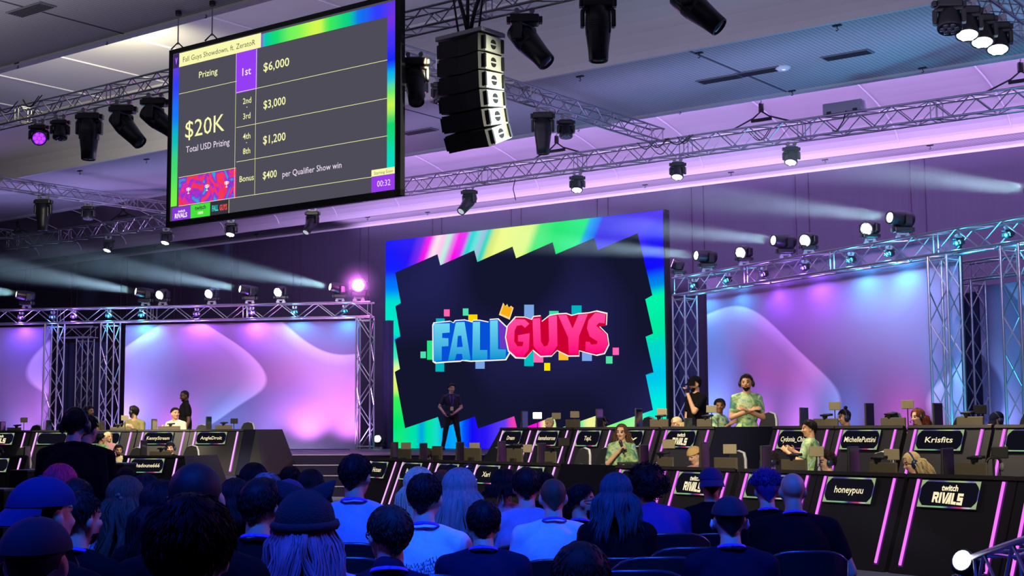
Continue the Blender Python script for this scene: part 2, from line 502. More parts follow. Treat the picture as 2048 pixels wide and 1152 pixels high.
# four steps up to the stage
EDGE = Plane.through(11, (-5.84, 34.15))
e0, e1 = (Vector((-5.84, 34.15, 0)) - EDGE.o).dot(EDGE.u), (Vector((-.6, 33.1, 0)) - EDGE.o).dot(EDGE.u)
e0 += .55
st = thing('stage_steps', 'dark wide steps with pale nosings leading up to the stage', 'steps', EDGE.mat((e0 + e1) / 2, 0))
for k in range(4):
    z1 = ZS - .235 * k
    b = MB(); b.box((0, -.16 - .32 * k, z1 / 2 - .012), (e1 - e0 - .02, .318, z1 - .024)); sp = b.build('step', M_STAGEF, st)
    b = MB(); b.box((0, -.32 - .32 * k, z1 - .012), (e1 - e0, .035, .022)); b.build('nosing', mat('pale_nosing', (150, 134, 176), .5), sp)
# ------------------------------------------------------------------ lettering and flat screen content
_fonts = {}
def glyph_mesh(body, bold=0.0):
    key = (body, bold)
    if key in _fonts: return _fonts[key]
    cu = bpy.data.curves.new('t', 'FONT'); cu.body = body; cu.size = 1; cu.offset = bold; cu.resolution_u = 2
    o = bpy.data.objects.new('t', cu); COL.objects.link(o)
    dg = bpy.context.evaluated_depsgraph_get(); dg.update()
    me = o.evaluated_get(dg).to_mesh()
    v = [tuple(p.co) for p in me.vertices]; f = [tuple(p.vertices) for p in me.polygons]
    o.evaluated_get(dg).to_mesh_clear()
    bpy.data.objects.remove(o); bpy.data.curves.remove(cu)
    xs = [p[0] for p in v] or [0, 1]
    _fonts[key] = (v, f, min(xs), max(xs))
    return _fonts[key]
CAPH = max(p[1] for p in glyph_mesh('H')[0])

def put_text(mb, body, M, x0, x1, z, cap, col, bold=0.0, y=0.0, mi=0):
    """BODY between x0 and x1 of the local plane x-z with its baseline at z, facing -y."""
    v, f, a, b = glyph_mesh(body, bold)
    k = (x1 - x0) / (b - a); h = cap / CAPH
    mb.add([(x0 + (p[0] - a) * k, y, z + p[1] * h) for p in v], f, M, mi, False, col)

def rivals_logo(mb, M, x0, x1, z0, z1, col, y=0.0, mi=0):
    """The event's two-line block logo, the lower line skewed upwards at its middle."""
    w = x1 - x0; h = z1 - z0
    put_text(mb, 'twitch', M, x0 + .24 * w, x0 + .78 * w, z0 + .70 * h, .28 * h, col, .035, y, mi)
    G = {'R': ([(0, 0), (.3, 0), (.3, 1), (0, 1)], [(0, .72), (.7, .72), (.9, .86), (.75, 1), (0, 1)], [(.62, .45), (.9, .5), (.9, .9), (.62, .8)], [(0, .34), (.75, .34), (.9, .55), (0, .58)], [(.4, .4), (.62, 0), (.95, 0), (.72, .45)]),
         'I': ([(0, 0), (.32, 0), (.32, 1), (0, 1)],),
         'V': ([(0, 1), (.3, 1), (.42, .35), (.42, 0), (.2, 0)], [(.7, 1), (1, 1), (.5, 0), (.3, 0)]),
         'A': ([(.5, 1), (.75, 1), (.35, 0), (0, 0)], [(.45, 1), (.75, 1), (.75, 0), (.47, 0)]),
         'L': ([(0, 0), (.3, 0), (.3, 1), (0, 1)], [(0, 0), (.75, 0), (.75, .28), (0, .28)]),
         'S': ([(0, 1), (.85, 1), (.85, .74), (0, .74)], [(0, 1), (.28, 1), (.28, .42), (0, .42)], [(0, .62), (.85, .62), (.85, .38), (0, .38)], [(.57, .6), (.85, .6), (.85, 0), (.57, 0)], [(0, 0), (.85, 0), (.85, .26), (0, .26)])}
    x = 0; lay = []
    for ch, adv in (('R', 1.02), ('I', .42), ('V', .62), ('A', .84), ('L', .84), ('S', .88)):
        lay.append((ch, x)); x += adv
    k = w / x
    for ch, ox in lay:
        for poly in G[ch]:
            pts = []
            for p in poly:
                xx = (ox + p[0]) * k; q = xx / w
                lift = -.10 * h * q
                pts.append((x0 + xx, y, z0 + .10 * h + p[1] * .52 * h + lift + (.06 * h * q if p[1] > .5 else 0)))
            mb.add(pts, [tuple(range(len(pts)))], M, mi, False, col)

def flat(mb, plane, pts, off, col, mi=0, zoom=None):
    """A patch of screen image at its place on the screen plane; ZOOM maps crop coordinates to frame coordinates."""
    if zoom: pts = [(zoom[0] + p[0] / zoom[2], zoom[1] + p[1] / zoom[2]) for p in pts]
    vs = [plane.hit(p[0], p[1], off) for p in pts]
    mb.add(vs, [tuple(range(len(vs)))], None, mi, False, col)

def ramp(ctrl, t):
    if t <= ctrl[0][0]: return np.array(lin(ctrl[0][1]))
    for (a, ca), (b, cb) in zip(ctrl, ctrl[1:]):
        if t <= b:
            k = (t - a) / (b - a); k = k * k * (3 - 2 * k)
            return np.array(lin(ca)) * (1 - k) + np.array(lin(cb)) * k
    return np.array(lin(ctrl[-1][1]))

# ------------------------------------------------------------------ the big video wall
u0 = (LED.s_at(773.4, 483) + LED.s_at(768, 896)) / 2
u1 = (LED.s_at(1327.5, 419) + LED.s_at(1331.5, 850)) / 2
zt = (LED.hit(773.4, 482.8).z + LED.hit(1327.5, 418.8).z) / 2
zb = LED.hit(767, 896.3).z
led = thing('video_wall', 'huge video wall behind the stage showing a game logo inside a bright zigzag border', 'video wall', LED.mat((u0 + u1) / 2, ZS))
HW = (u1 - u0) / 2
Li = led.matrix_world.inverted()
b = MB(); b.box((0, .16, (zt - ZS) / 2), (2 * HW + .06, .22, zt - ZS + .04)); b.build('cabinet_panel', BLACKM, led)
b = MB()
for k in range(7): b.box((-HW + .4 + k * (2 * HW - .8) / 6, .5, (zt - ZS) / 2 - .2), (.08, .4, zt - ZS - .5))
b.build('rear_brace', ALUD, led)
TOPC = [(773, (25, 20, 250)), (835, (40, 20, 245)), (856, (110, 40, 240)), (874, (250, 20, 235)), (892, (255, 225, 240)), (905, (250, 200, 235)), (916, (190, 240, 225)), (930, (230, 120, 235)), (938, (255, 0, 235)), (952, (225, 40, 240)), (966, (0, 215, 215)),
        (980, (110, 225, 215)), (990, (160, 190, 225)), (1000, (20, 215, 190)), (1014, (215, 235, 120)), (1030, (240, 250, 135)), (1085, (225, 250, 140)), (1108, (70, 235, 120)), (1140, (5, 230, 110)), (1192, (10, 235, 125)), (1202, (0, 160, 240)), (1219, (0, 110, 245)), (1222, (60, 40, 235)), (1327, (85, 60, 245))]
LEFTC = [(483, (25, 20, 250)), (540, (20, 30, 255)), (575, (0, 120, 255)), (612, (0, 230, 205)), (668, (0, 235, 200)), (683, (0, 175, 235)), (687, (0, 225, 195)), (715, (60, 235, 190)), (745, (235, 250, 150)), (778, (215, 245, 110)), (800, (50, 240, 90)), (850, (0, 235, 105)), (896, (0, 220, 190))]
RIGHTC = [(418, (85, 60, 245)), (470, (35, 20, 245)), (528, (15, 10, 250)), (560, (0, 130, 235)), (588, (0, 245, 170)), (650, (0, 235, 160)), (690, (0, 215, 205)), (740, (0, 200, 235)), (800, (0, 235, 225)), (830, (20, 240, 190)), (870, (60, 240, 170))]
BOTC = [(768, (0, 215, 190)), (800, (20, 235, 120)), (838, (0, 225, 170)), (853, (0, 165, 225)), (868, (0, 230, 160)), (885, (20, 220, 200)), (905, (0, 150, 255)), (928, (0, 170, 255)), (948, (0, 70, 250)), (960, (20, 10, 245)), (985, (40, 20, 245)), (1028, (90, 60, 245)), (1046, (240, 60, 180)), (1082, (255, 0, 225)), (1096, (250, 20, 220)), (1108, (250, 240, 140)), (1160, (0, 225, 170)), (1172, (60, 235, 160)), (1192, (245, 245, 150)), (1245, (120, 245, 130)), (1280, (190, 250, 150)), (1300, (70, 240, 160))]
b = MB(); NX, NZ = 120, 70; vs = []; cs = []
for j in range(NZ + 1):
    for i in range(NX + 1):
        a, q = i / NX, j / NZ
        vs.append((-HW + 2 * HW * a, 0, (zb - ZS) + (zt - zb) * q))
        x = 771 + 558 * (a * .855 / (1 - .145 * a) if False else a)  # across
        ytop = 483 - 64.5 * a; ybot = 897 - 8 * a; y = ybot + (ytop - ybot) * q
        dl, dr, dt_, db = a * 9.5, (1 - a) * 9.5, (1 - q) * 6.4, q * 6.4
        w = np.array([1 / (dt_ + .12), 1 / (dl + .12), 1 / (dr + .12), 1 / (db + .12)]) ** 5
        c = (w[0] * ramp(TOPC, x + .38 * (y - ytop)) + w[1] * ramp(LEFTC, y + 25 * a) + w[2] * ramp(RIGHTC, y - 300 * (1 - a) * .45) + w[3] * ramp(BOTC, x)) / w.sum()
        cs.append(tuple(c))
for j in range(NZ):
    for i in range(NX):
        f = (j * (NX + 1) + i, j * (NX + 1) + i + 1, (j + 1) * (NX + 1) + i + 1, (j + 1) * (NX + 1) + i)
        b.f.append(f); b.m.append(0); b.sm.append(False); b.c.append([cs[k] for k in f])
b.v = vs
b.build('display', SCREEN, led)
M_DARKCONTENT = bpy.data.materials.new('navy_screen_area'); M_DARKCONTENT.use_nodes = True
t = M_DARKCONTENT.node_tree; t.nodes.remove(t.nodes['Principled BSDF'])
e = t.nodes.new('ShaderNodeEmission'); nz = t.nodes.new('ShaderNodeTexNoise'); tc = t.nodes.new('ShaderNodeTexCoord'); cr = t.nodes.new('ShaderNodeValToRGB')
nz.inputs['Scale'].default_value = .28; nz.inputs['Detail'].default_value = 0
cr.color_ramp.elements[0].color = (*lin((19, 20, 46)), 1); cr.color_ramp.elements[1].color = (*lin((36, 36, 92)), 1)
cr.color_ramp.elements[0].position = .42; cr.color_ramp.elements[1].position = .72
t.links.new(tc.outputs['Object'], nz.inputs['Vector']); t.links.new(nz.outputs['Fac'], cr.inputs[0]); t.links.new(cr.outputs[0], e.inputs[0]); t.links.new(e.outputs[0], t.nodes['Material Output'].inputs[0])
M_DARKCONTENT.cycles.emission_sampling = 'NONE'
Z3 = (750, 400, 3.2)
zq = lambda L: [(750 + p[0] / 3.2, 400 + p[1] / 3.2) for p in L]
jag = zq([(130, 465), (400, 347), (418, 418), (635, 322), (655, 397), (880, 298), (903, 373), (1137, 270), (1157, 347), (1402, 243), (1425, 320), (1680, 213), (1775, 610), (1730, 635), (1780, 855), (1732, 875), (1783, 1103), (1735, 1125)])
jag += [(1306, 744), (1291.5, 750), (1306, 820), (1247.6, 840), (1201, 857), (1194, 831), (1115, 858), (1108, 833), (1035, 860), (1028.4, 832.5), (956, 857), (949.8, 833), (882, 857), (876, 834), (810, 856.5), (789.5, 744), (800, 738)]
jag += zq([(125, 1100), (160, 1085), (127, 893), (162, 873), (130, 680), (165, 660)])
def led_flat(name, items, parent, off):
    b = MB()
    for k, (pts, col, zm) in enumerate(items):
        flat(b, LED, pts, off - .0006 * k, col if col is None or hasattr(col[0], '__len__') else lin(col), 0, zm)
    b.v = [tuple(Li @ Vector(p)) for p in b.v]
    return b
b = led_flat('x', [(jag, None, None)], led, -.02)
inner = b.build('zigzag_panel', M_DARKCONTENT, led)
# the logo: loose squares, outline, side faces, letter faces
SQ = [((390, 758, 446, 800), (10, 180, 195)), ((441, 700, 478, 745), (255, 100, 175)), ((562, 694, 598, 740), (80, 225, 175)), ((597, 733, 655, 800), (255, 215, 0)), ((955, 670, 1017, 770), (120, 165, 225)), ((1115, 710, 1175, 750), (60, 220, 165)),
      ((1258, 675, 1322, 750), (0, 180, 190)), ((333, 900, 380, 1022), (40, 225, 130)), ((291, 970, 326, 1012), (80, 225, 175)), ((387, 1020, 443, 1098), (0, 180, 190)), ((643, 1010, 702, 1080), (120, 165, 225)), ((955, 970, 1015, 1063), (0, 190, 195)),
      ((1015, 970, 1077, 1040), (255, 100, 175)), ((1083, 1043, 1121, 1092), (255, 230, 0)), ((1175, 950, 1237, 1025), (250, 190, 50)), ((1325, 970, 1388, 1030), (125, 165, 230)), ((1478, 1000, 1520, 1047), (80, 225, 165)), ((1521, 945, 1561, 992), (255, 100, 180))]
b = led_flat('x', [([(a, c), (d, c), (d, f), (a, f)], col, Z3) for (a, c, d, f), col in SQ], led, -.03)
b.build('confetti_square', SCREEN, inner)
FALLO = [(366, 800), (374, 783), (480, 772), (500, 783), (512, 768), (575, 764), (622, 778), (630, 766), (672, 766), (728, 778), (735, 761), (790, 757), (850, 815), (880, 870), (870, 960), (862, 988), (840, 1026), (738, 1031), (612, 1036), (560, 1030), (545, 1036), (470, 1040), (385, 1047), (368, 1036)]
GUYSO = [(832, 880), (842, 808), (896, 745), (955, 746), (1000, 762), (1012, 742), (1060, 737), (1066, 775), (1116, 735), (1170, 725), (1225, 722), (1260, 735), (1300, 724), (1370, 718), (1420, 706), (1488, 722), (1484, 800), (1440, 808), (1490, 858), (1500, 928), (1472, 986), (1420, 998), (1360, 982), (1308, 968), (1308, 1002), (1240, 1003), (1165, 966), (1130, 1003), (1058, 1006), (1008, 964), (962, 1017), (898, 1014), (850, 968)]
WH = (255, 250, 245)
shrink = lambda P, k: [(sum(p[0] for p in P) / len(P) + (q[0] - sum(p[0] for p in P) / len(P)) * k[0], sum(p[1] for p in P) / len(P) + (q[1] - sum(p[1] for p in P) / len(P)) * k[1]) for q in P]
crown = [(820, 657), (834, 680), (846, 666), (856, 688), (870, 677), (887, 690), (862, 766), (793, 735)]
items = [(FALLO, WH, Z3), (shrink(FALLO, (.972, .945)), (5, 80, 215), Z3), ([(790, 768), (846, 822), (860, 880), (845, 950), (800, 950)], (110, 55, 190), Z3),
         (GUYSO, WH, Z3), (shrink(GUYSO, (.98, .945)), (205, 0, 50), Z3), (crown, (250, 215, 150), Z3), (shrink(crown, (.8, .8)), (250, 175, 20), Z3)]
b = led_flat('x', items, led, -.04)
logo = b.build('logo_outline', SCREEN, inner)
def graded(P, top, bot):
    ys = [p[1] for p in P]; y0, y1 = min(ys), max(ys)
    return [tuple(np.array(lin(top)) * (1 - (p[1] - y0) / (y1 - y0)) + np.array(lin(bot)) * (p[1] - y0) / (y1 - y0)) for p in P]
BL = ((110, 215, 240), (5, 150, 215)); PK = ((255, 75, 160), (255, 0, 120))
LET = [([(376, 791), (478, 789), (478, 848), (430, 852), (430, 883), (470, 885), (470, 935), (427, 938), (427, 1028), (376, 1034)], BL),
       ([(517, 783), (573, 780), (612, 1022), (563, 1026), (556, 985), (522, 985), (511, 1024), (468, 1028)], BL),
       ([(626, 781), (672, 779), (672, 960), (719, 960), (719, 1020), (622, 1024)], BL), ([(736, 771), (786, 769), (788, 955), (838, 957), (836, 1014), (736, 1018)], BL),
       ([(850, 806), (892, 762), (958, 764), (988, 792), (960, 818), (938, 800), (908, 805), (893, 838), (891, 905), (912, 936), (944, 936), (950, 908), (915, 905), (915, 866), (990, 852), (985, 958), (950, 1003), (900, 1003), (856, 958), (842, 880)], PK),
       ([(1008, 760), (1056, 755), (1062, 905), (1082, 938), (1104, 930), (1114, 900), (1110, 745), (1164, 740), (1168, 932), (1126, 993), (1062, 994), (1014, 935)], PK),
       ([(1172, 737), (1226, 735), (1264, 822), (1302, 735), (1362, 730), (1306, 872), (1300, 987), (1240, 987), (1236, 880)], PK),
       ([(1366, 770), (1410, 720), (1476, 730), (1470, 790), (1434, 786), (1416, 805), (1480, 858), (1490, 926), (1460, 978), (1402, 983), (1346, 965), (1348, 906), (1374, 908), (1384, 925), (1420, 922), (1424, 905), (1374, 874), (1356, 820)], PK)]
b = led_flat('x', [(P, graded(P, *g), Z3) for P, g in LET] + [([(530, 870), (552, 868), (562, 940), (524, 942)], (5, 80, 215), Z3), ([(896, 845), (912, 820), (940, 826), (950, 848), (905, 860)], (190, 0, 70), Z3)], led, -.05)
b.build('logo_letter', SCREEN, logo)

# ------------------------------------------------------------------ the hanging results screen
SCRP = BEHIND_SCREEN
ZM = (340, 0, 2.504)
hs = thing('hanging_screen', 'large hanging projection screen with black border showing a prize money table', 'screen', SCRP.mat(SCRP.s_at(572, 240), SCRP.hit(572, 240).z))
Hi = hs.matrix_world.inverted()
def scr(name, items, parent, mi_mat=SCREEN, off=-.01):
    b = MB()
    for k, (pts, col) in enumerate(items):
        flat(b, SCRP, pts, off - .0004 * k, col if hasattr(col[0], '__len__') else lin(col), 0, ZM)
    b.v = [tuple(Hi @ Vector(p)) for p in b.v]
    return b.build(name, mi_mat, parent)
def rect_px(x0, y0, x1, y1, slope_ref=None):
    """Upright rectangle on the screen from its upper-left and lower-right crop points; edges follow the screen plane."""
    A = SCRP.hit(ZM[0] + x0 / ZM[2], ZM[1] + y0 / ZM[2]); B = SCRP.hit(ZM[0] + x1 / ZM[2], ZM[1] + y1 / ZM[2])
    a = (A - SCRP.o).dot(SCRP.u); c = (B - SCRP.o).dot(SCRP.u)
    return a, A.z, c, B.z
def scr_rect(mb, r, off, col):
    a, z1, c, z0 = r
    vs = [Hi @ SCRP.pt(s, z, off) for s, z in ((a, z0), (c, z0), (c, z1), (a, z1))]
    mb.add(vs, [(0, 1, 2, 3)], None, 0, False, col if hasattr(col[0], '__len__') else lin(col))
O = rect_px(3, 255, 1160, 978); Cn = rect_px(16, 272, 1132, 950)
b = MB(); zc = Hi @ SCRP.pt((O[0] + O[2]) / 2, (O[1] + O[3]) / 2)
fw = .1
for x0, x1, z0, z1 in ((O[0], O[2], Cn[1], O[1]), (O[0], O[2], O[3], Cn[3]), (O[0], Cn[0], O[3], O[1]), (Cn[2], O[2], O[3], O[1])):
    c = Hi @ SCRP.pt((x0 + x1) / 2, (z0 + z1) / 2)
    b.box((c.x, .02, c.z), (x1 - x0, .1, z1 - z0))
b.box((zc.x, .04, zc.z), (O[2] - O[0] - .02, .04, O[1] - O[3] - .02))
b.build('frame', BLACKM, hs)
b = MB(); scr_rect(b, Cn, 0, (78, 76, 88)); disp = b.build('display', SCREEN, hs)
CREAM = (250, 250, 176)
# gradient border shown on three sides
def band(name, ctrl, n, r, vertical):
    b = MB(); a, z1, c, z0 = r
    for k in range(n):
        q0, q1 = k / n, (k + 1) / n
        c0, c1 = tuple(ramp(ctrl, q0)), tuple(ramp(ctrl, q1))
        if vertical: rr = (a, z1 + (z0 - z1) * q0, c, z1 + (z0 - z1) * q1); cc = [c1, c1, c0, c0]
        else: rr = (a + (c - a) * q0, z1, a + (c - a) * q1, z0); cc = [c0, c1, c1, c0]
        scr_rect(b, rr, -.006, cc)
    return b.build(name, SCREEN, disp)
band('gradient_border', [(0, (95, 60, 215)), (.12, (50, 60, 250)), (.35, (20, 120, 250)), (.52, (10, 190, 190)), (.7, (60, 220, 110)), (1, (120, 245, 60))], 20, (rect_px(18, 340, 48, 0)[0], rect_px(18, 340, 0, 0)[1], rect_px(0, 0, 48, 340)[2], rect_px(0, 0, 46, 1030)[3]), True)
tr = rect_px(457, 172, 1132, 82); tz0 = rect_px(0, 0, 457, 238)[3]
band('gradient_border', [(0, (130, 60, 220)), (.03, (10, 200, 170)), (.12, (20, 220, 110)), (.26, (120, 245, 90)), (.45, (215, 250, 80)), (.52, (60, 235, 90)), (.66, (10, 210, 130)), (.75, (20, 110, 240)), (.88, (50, 60, 250)), (1, (110, 50, 230))], 30, (tr[0], tr[1], tr[2], tz0), False)
rr_ = rect_px(1090, 85, 1132, 840)
band('gradient_border', [(0, (120, 50, 225)), (.15, (70, 50, 245)), (.3, (20, 40, 250)), (.4, (10, 190, 230)), (.5, (110, 235, 110)), (.58, (200, 250, 80)), (.7, (20, 215, 110)), (1, (10, 220, 200))], 24, (rr_[0], tz0 - .001, rr_[2], rr_[3]), True)
def T(mb, body, x0, y0, x1, cap, col, bold=0.0, off=-.02):
    """Text on the screen from its lower-left crop point to its right edge."""
    A = SCRP.hit(ZM[0] + x0 / ZM[2], ZM[1] + y0 / ZM[2], off); s0 = (A - SCRP.o).dot(SCRP.u)
    s1 = SCRP.s_at(ZM[0] + x1 / ZM[2], ZM[1] + y0 / ZM[2])
    D = (A - CAM).dot(_f); h = cap / ZM[2] * D / FPX
    p = Hi @ SCRP.pt(s0, A.z, off)
    put_text(mb, body, None, p.x, p.x + s1 - s0, p.z, h, lin(col), bold, p.y)
b = MB(); hb = rect_px(48, 268, 457, 238); scr_rect(b, (hb[0], hb[1], hb[2], hb[3]), -.008, CREAM); ban = b.build('title_banner', SCREEN, disp)
b = MB(); T(b, 'Fall Guys Showdown, ft. ZeratoR', 65, 312, 430, 26, (96, 92, 70)); b.build('lettering', SCREEN, ban)
b = MB(); vb = rect_px(20, 275, 48, 338); scr_rect(b, vb, -.008, (62, 40, 110)); vt = b.build('emblem_tile', SCREEN, disp)
b = MB(); T(b, 'V', 26, 322, 42, 30, (190, 120, 255), .04); b.build('lettering', SCREEN, vt)
b = MB(); scr_rect(b, rect_px(335, 268, 438, 447), -.008, (150, 62, 245)); rk = b.build('rank_cell', SCREEN, disp)
b = MB(); T(b, '1st', 362, 380, 410, 38, (250, 240, 255), .008); b.build('lettering', SCREEN, rk)
# ruled lines
def hline(mb, x0, y0, x1, th=3.2):
    a = rect_px(x0, y0, x1, y0); D = 17.0
    t_ = th / ZM[2] * D / FPX / 2
    scr_rect(mb, (a[0], a[1] + t_, a[2], a[1] - t_), -.012, CREAM)
def vline(mb, x, y0, y1, th=3.2):
    a = rect_px(x, y0, x, y1); t_ = th / ZM[2] * 17.0 / FPX / 2
    scr_rect(mb, (a[0] - t_, a[1], a[0] + t_, a[3]), -.012, CREAM)
b = MB()
hline(b, 48, 472, 335); vline(b, 335, 268, 992); vline(b, 436, 246, 974)
hline(b, 335, 465, 1090); hline(b, 335, 640, 1090); hline(b, 335, 812, 1090); hline(b, 46, 1033, 1012); hline(b, 46, 890, 332); vline(b, 298, 1000, 1075)
b.build('table_rule', SCREEN, disp)
b = MB()
for a in (('Prizing', 145, 391, 242, 31, CREAM, .008), ('$20K', 76, 692, 276, 84, CREAM), ('Total USD Prizing', 80, 765, 302, 31, (245, 225, 250)), ('$6,000', 468, 358, 601, 42, CREAM, .01), ('$3,000', 468, 545, 583, 40, CREAM, .01),
          ('$1,200', 466, 722, 583, 40, CREAM, .01), ('$400', 465, 897, 539, 36, CREAM, .01), ('per Qualifier Show win', 563, 887, 863, 30, (245, 225, 250)), ('2nd', 365, 522, 411, 29, CREAM, .006), ('-', 383, 546, 392, 29, CREAM), ('3rd', 366, 598, 407, 29, CREAM, .006),
          ('4th', 365, 699, 407, 29, CREAM, .006), ('-', 381, 724, 390, 29, CREAM), ('8th', 365, 773, 406, 29, CREAM, .006), ('Bonus', 348, 912, 424, 29, CREAM, .006)):
    b = MB(); T(b, *a); b.build('lettering', SCREEN, disp)
# marbled trophy artwork
def marble_screen():
    m = bpy.data.materials.new('marbled_artwork'); m.use_nodes = True
    t = m.node_tree; t.nodes.remove(t.nodes['Principled BSDF'])
    e = t.nodes.new('ShaderNodeEmission'); nz = t.nodes.new('ShaderNodeTexNoise'); tc = t.nodes.new('ShaderNodeTexCoord'); cr = t.nodes.new('ShaderNodeValToRGB')
    nz.inputs['Scale'].default_value = 3.2; nz.inputs['Detail'].default_value = 3; nz.inputs['Distortion'].default_value = 1.5
    els = cr.color_ramp.elements
    els[0].position = .3; els[0].color = (*lin((40, 170, 220)), 1); els[1].position = .42; els[1].color = (*lin((110, 60, 210)), 1)
    for p, c in ((.5, (200, 40, 190)), (.58, (250, 60, 70)), (.72, (230, 40, 120))):
        q = els.new(p); q.color = (*lin(c), 1)
    t.links.new(tc.outputs['Object'], nz.inputs['Vector']); t.links.new(nz.outputs['Fac'], cr.inputs[0]); t.links.new(cr.outputs[0], e.inputs[0]); t.links.new(e.outputs[0], t.nodes['Material Output'].inputs[0])
    m.cycles.emission_sampling = 'NONE'
    return m
b = MB(); scr_rect(b, rect_px(47, 893, 331, 990), -.009, (0, 0, 0)); art = b.build('artwork_panel', marble_screen(), disp)
for cx, cy in ((92, 955), (185, 940), (283, 923)):
    b = MB(); q = SCRP.hit(ZM[0] + cx / ZM[2], ZM[1] + cy / ZM[2], -.016); p = Hi @ q; k = 17 * 22 / ZM[2] / FPX
    P = [(-.5, 1), (.5, 1), (.45, .3), (.2, -.1), (.12, -.2), (.1, -.6), (.4, -.75), (.4, -1), (-.4, -1), (-.4, -.75), (-.1, -.6), (-.12, -.2), (-.2, -.1), (-.45, .3)]
    b.add([(p.x + a * k, p.y, p.z + c * k) for a, c in P], [tuple(range(len(P)))], None, 0, False, lin((255, 235, 225)))
    for s in (-1, 1):
        b.path([(p.x + s * .45 * k, p.y, p.z + .8 * k), (p.x + s * .95 * k, p.y, p.z + .7 * k), (p.x + s * .8 * k, p.y, p.z + .2 * k), (p.x + s * .35 * k, p.y, p.z + .05 * k)], .1 * k, 4, col=lin((255, 235, 225)))
    b.build('trophy_icon', SCREEN, art)
for (x0, y0, x1, y1), c, k in (((13, 1043, 104, 1100), (135, 55, 215), 0), ((106, 1028, 202, 1087), (70, 225, 60), 1), ((205, 1013, 296, 1072), (52, 50, 60), 2)):
    b = MB(); scr_rect(b, rect_px(x0, y0, x1, y1), -.009, c); tl = b.build('sponsor_tile', SCREEN, disp)
    b = MB()
    if k == 0:
        T(b, 'twitch', 40, 1065, 80, 13, (255, 245, 255), .02); T(b, 'RIVALS', 24, 1094, 90, 22, (255, 245, 255), .03)
    elif k == 1:
        T(b, 'twitch', 124, 1053, 184, 20, (60, 90, 70), .03); T(b, 'con', 138, 1073, 170, 17, (235, 250, 190), .04)
    else:
        T(b, 'FALL', 210, 1058, 246, 27, (60, 205, 200), .04); T(b, 'GUYS', 248, 1054, 290, 27, (240, 80, 80), .04)
    b.build('lettering', SCREEN, tl)
b = MB(); tl = rect_px(1011, 887, 1130, 950); scr_rect(b, tl, -.009, (150, 60, 235)); tm = b.build('timer_tile', SCREEN, disp)
b = MB(); T(b, '00:32', 1037, 936, 1108, 30, (245, 230, 250)); b.build('lettering', SCREEN, tm)
b = MB(); tq = rect_px(1011, 853, 1130, 868); scr_rect(b, tq, -.009, CREAM); ts_ = b.build('status_tile', SCREEN, disp)
b = MB(); T(b, 'Starting Soon', 1022, 876, 1120, 15, (90, 120, 60)); b.build('lettering', SCREEN, ts_)
# chains from the soffit edge
def chain(name, lab, top, bottom, cat='chain', grp='suspension chains'):
    top = Vector(top); bottom = Vector(bottom); L = top.z - bottom.z
    r = thing(name, lab, cat, Matrix.Translation(bottom), grp)
    b = MB(); b.tube((0, 0, .1), (0, 0, L), .012, n=5); b.build('chain', ALUD, r)
    b = MB(); b.box((0, 0, L - .06), (.1, .1, .1), bev=.02); b.build('hoist_hook', BLACK, r)
    b = MB(); b.path([(-.12, 0, .015), (0, 0, .14), (.12, 0, .015)], .014, 5); b.build('shackle', BLACK, r)
for k, (s, lab) in enumerate(((O[0] + .12, 'thin steel chain at the upper corner of the hanging screen'), (O[0] + 1.0, 'short black hanging rod on the top edge of the screen'))):
    chain('suspension_chain', lab, SCRP.pt(s, ZC, .1), SCRP.pt(s, O[1] + .002, .06))
# ------------------------------------------------------------------ trusses
def frame_axes(p0, p1, twist=0.0):
    d = (p1 - p0).normalized()
    side = d.cross(Vector((0, 0, 1)))
    side = side.normalized() if side.length > 1e-3 else Vector((1, 0, 0))
    up = side.cross(d).normalized()
    if twist:
        q = Matrix.Rotation(twist, 3, d); side = q @ side; up = q @ up
    return d, side, up

def truss(name, label, cat, p0, p1, size, group=None, bay=None, material=None, r=.024, twist=0.0, side=None, plate=True):
    """A box truss: four chords and a zigzag lattice between them."""
    material = material or ALU
    p0 = Vector(p0); p1 = Vector(p1); L = (p1 - p0).length
    d, sd, up = frame_axes(p0, p1, twist)
    if side is not None:
        sd = (Vector(side) - d * d.dot(Vector(side))).normalized(); up = sd.cross(d)
    M = Matrix(((d.x, sd.x, up.x, p0.x), (d.y, sd.y, up.y, p0.y), (d.z, sd.z, up.z, p0.z), (0, 0, 0, 1)))
    root = thing(name, label, cat, M, group)
    h = size / 2; n = max(2, round(L / (bay or size))); st = L / n
    for a in (-1, 1):
        for c in (-1, 1):
            b = MB(); b.tube((0, a * h, c * h), (L, a * h, c * h), r, n=7); b.build('chord', material, root)
    b = MB(); rr = r * .52
    for k in range(n):
        x0, x1 = k * st, (k + 1) * st; f = 1 if k % 2 else -1
        for c in (-1, 1):
            b.tube((x0, f * h, c * h), (x1, -f * h, c * h), rr, n=5, caps=False)
            b.tube((x0, c * h, f * h), (x1, c * h, -f * h), rr, n=5, caps=False)
    for x in [0.02, L - .02] + ([q for q in np.arange(3.0, L - 1, 3.0)] if plate else []):
        for o in (-.06, .06):
            if 0 <= x + o <= L:
                for c in (-1, 1):
                    b.tube((x + o, -h, c * h), (x + o, h, c * h), rr, n=5, caps=False); b.tube((x + o, c * h, -h), (x + o, c * h, h), rr, n=5, caps=False)
    b.build('lattice', material, root)
    return root

ZT1, ZT3 = 7.9, 7.9
def hall_at(px, py, z):
    return at_z(px, py, z)
T1 = Plane(37, 28.3)
def on_T(pl, px):     # s coordinate on a hall-parallel truss line at this image column
    r = ray(px, 330); return ((CAM + r * ((pl.d) / pl.n.dot(r))) - pl.o).dot(pl.u)
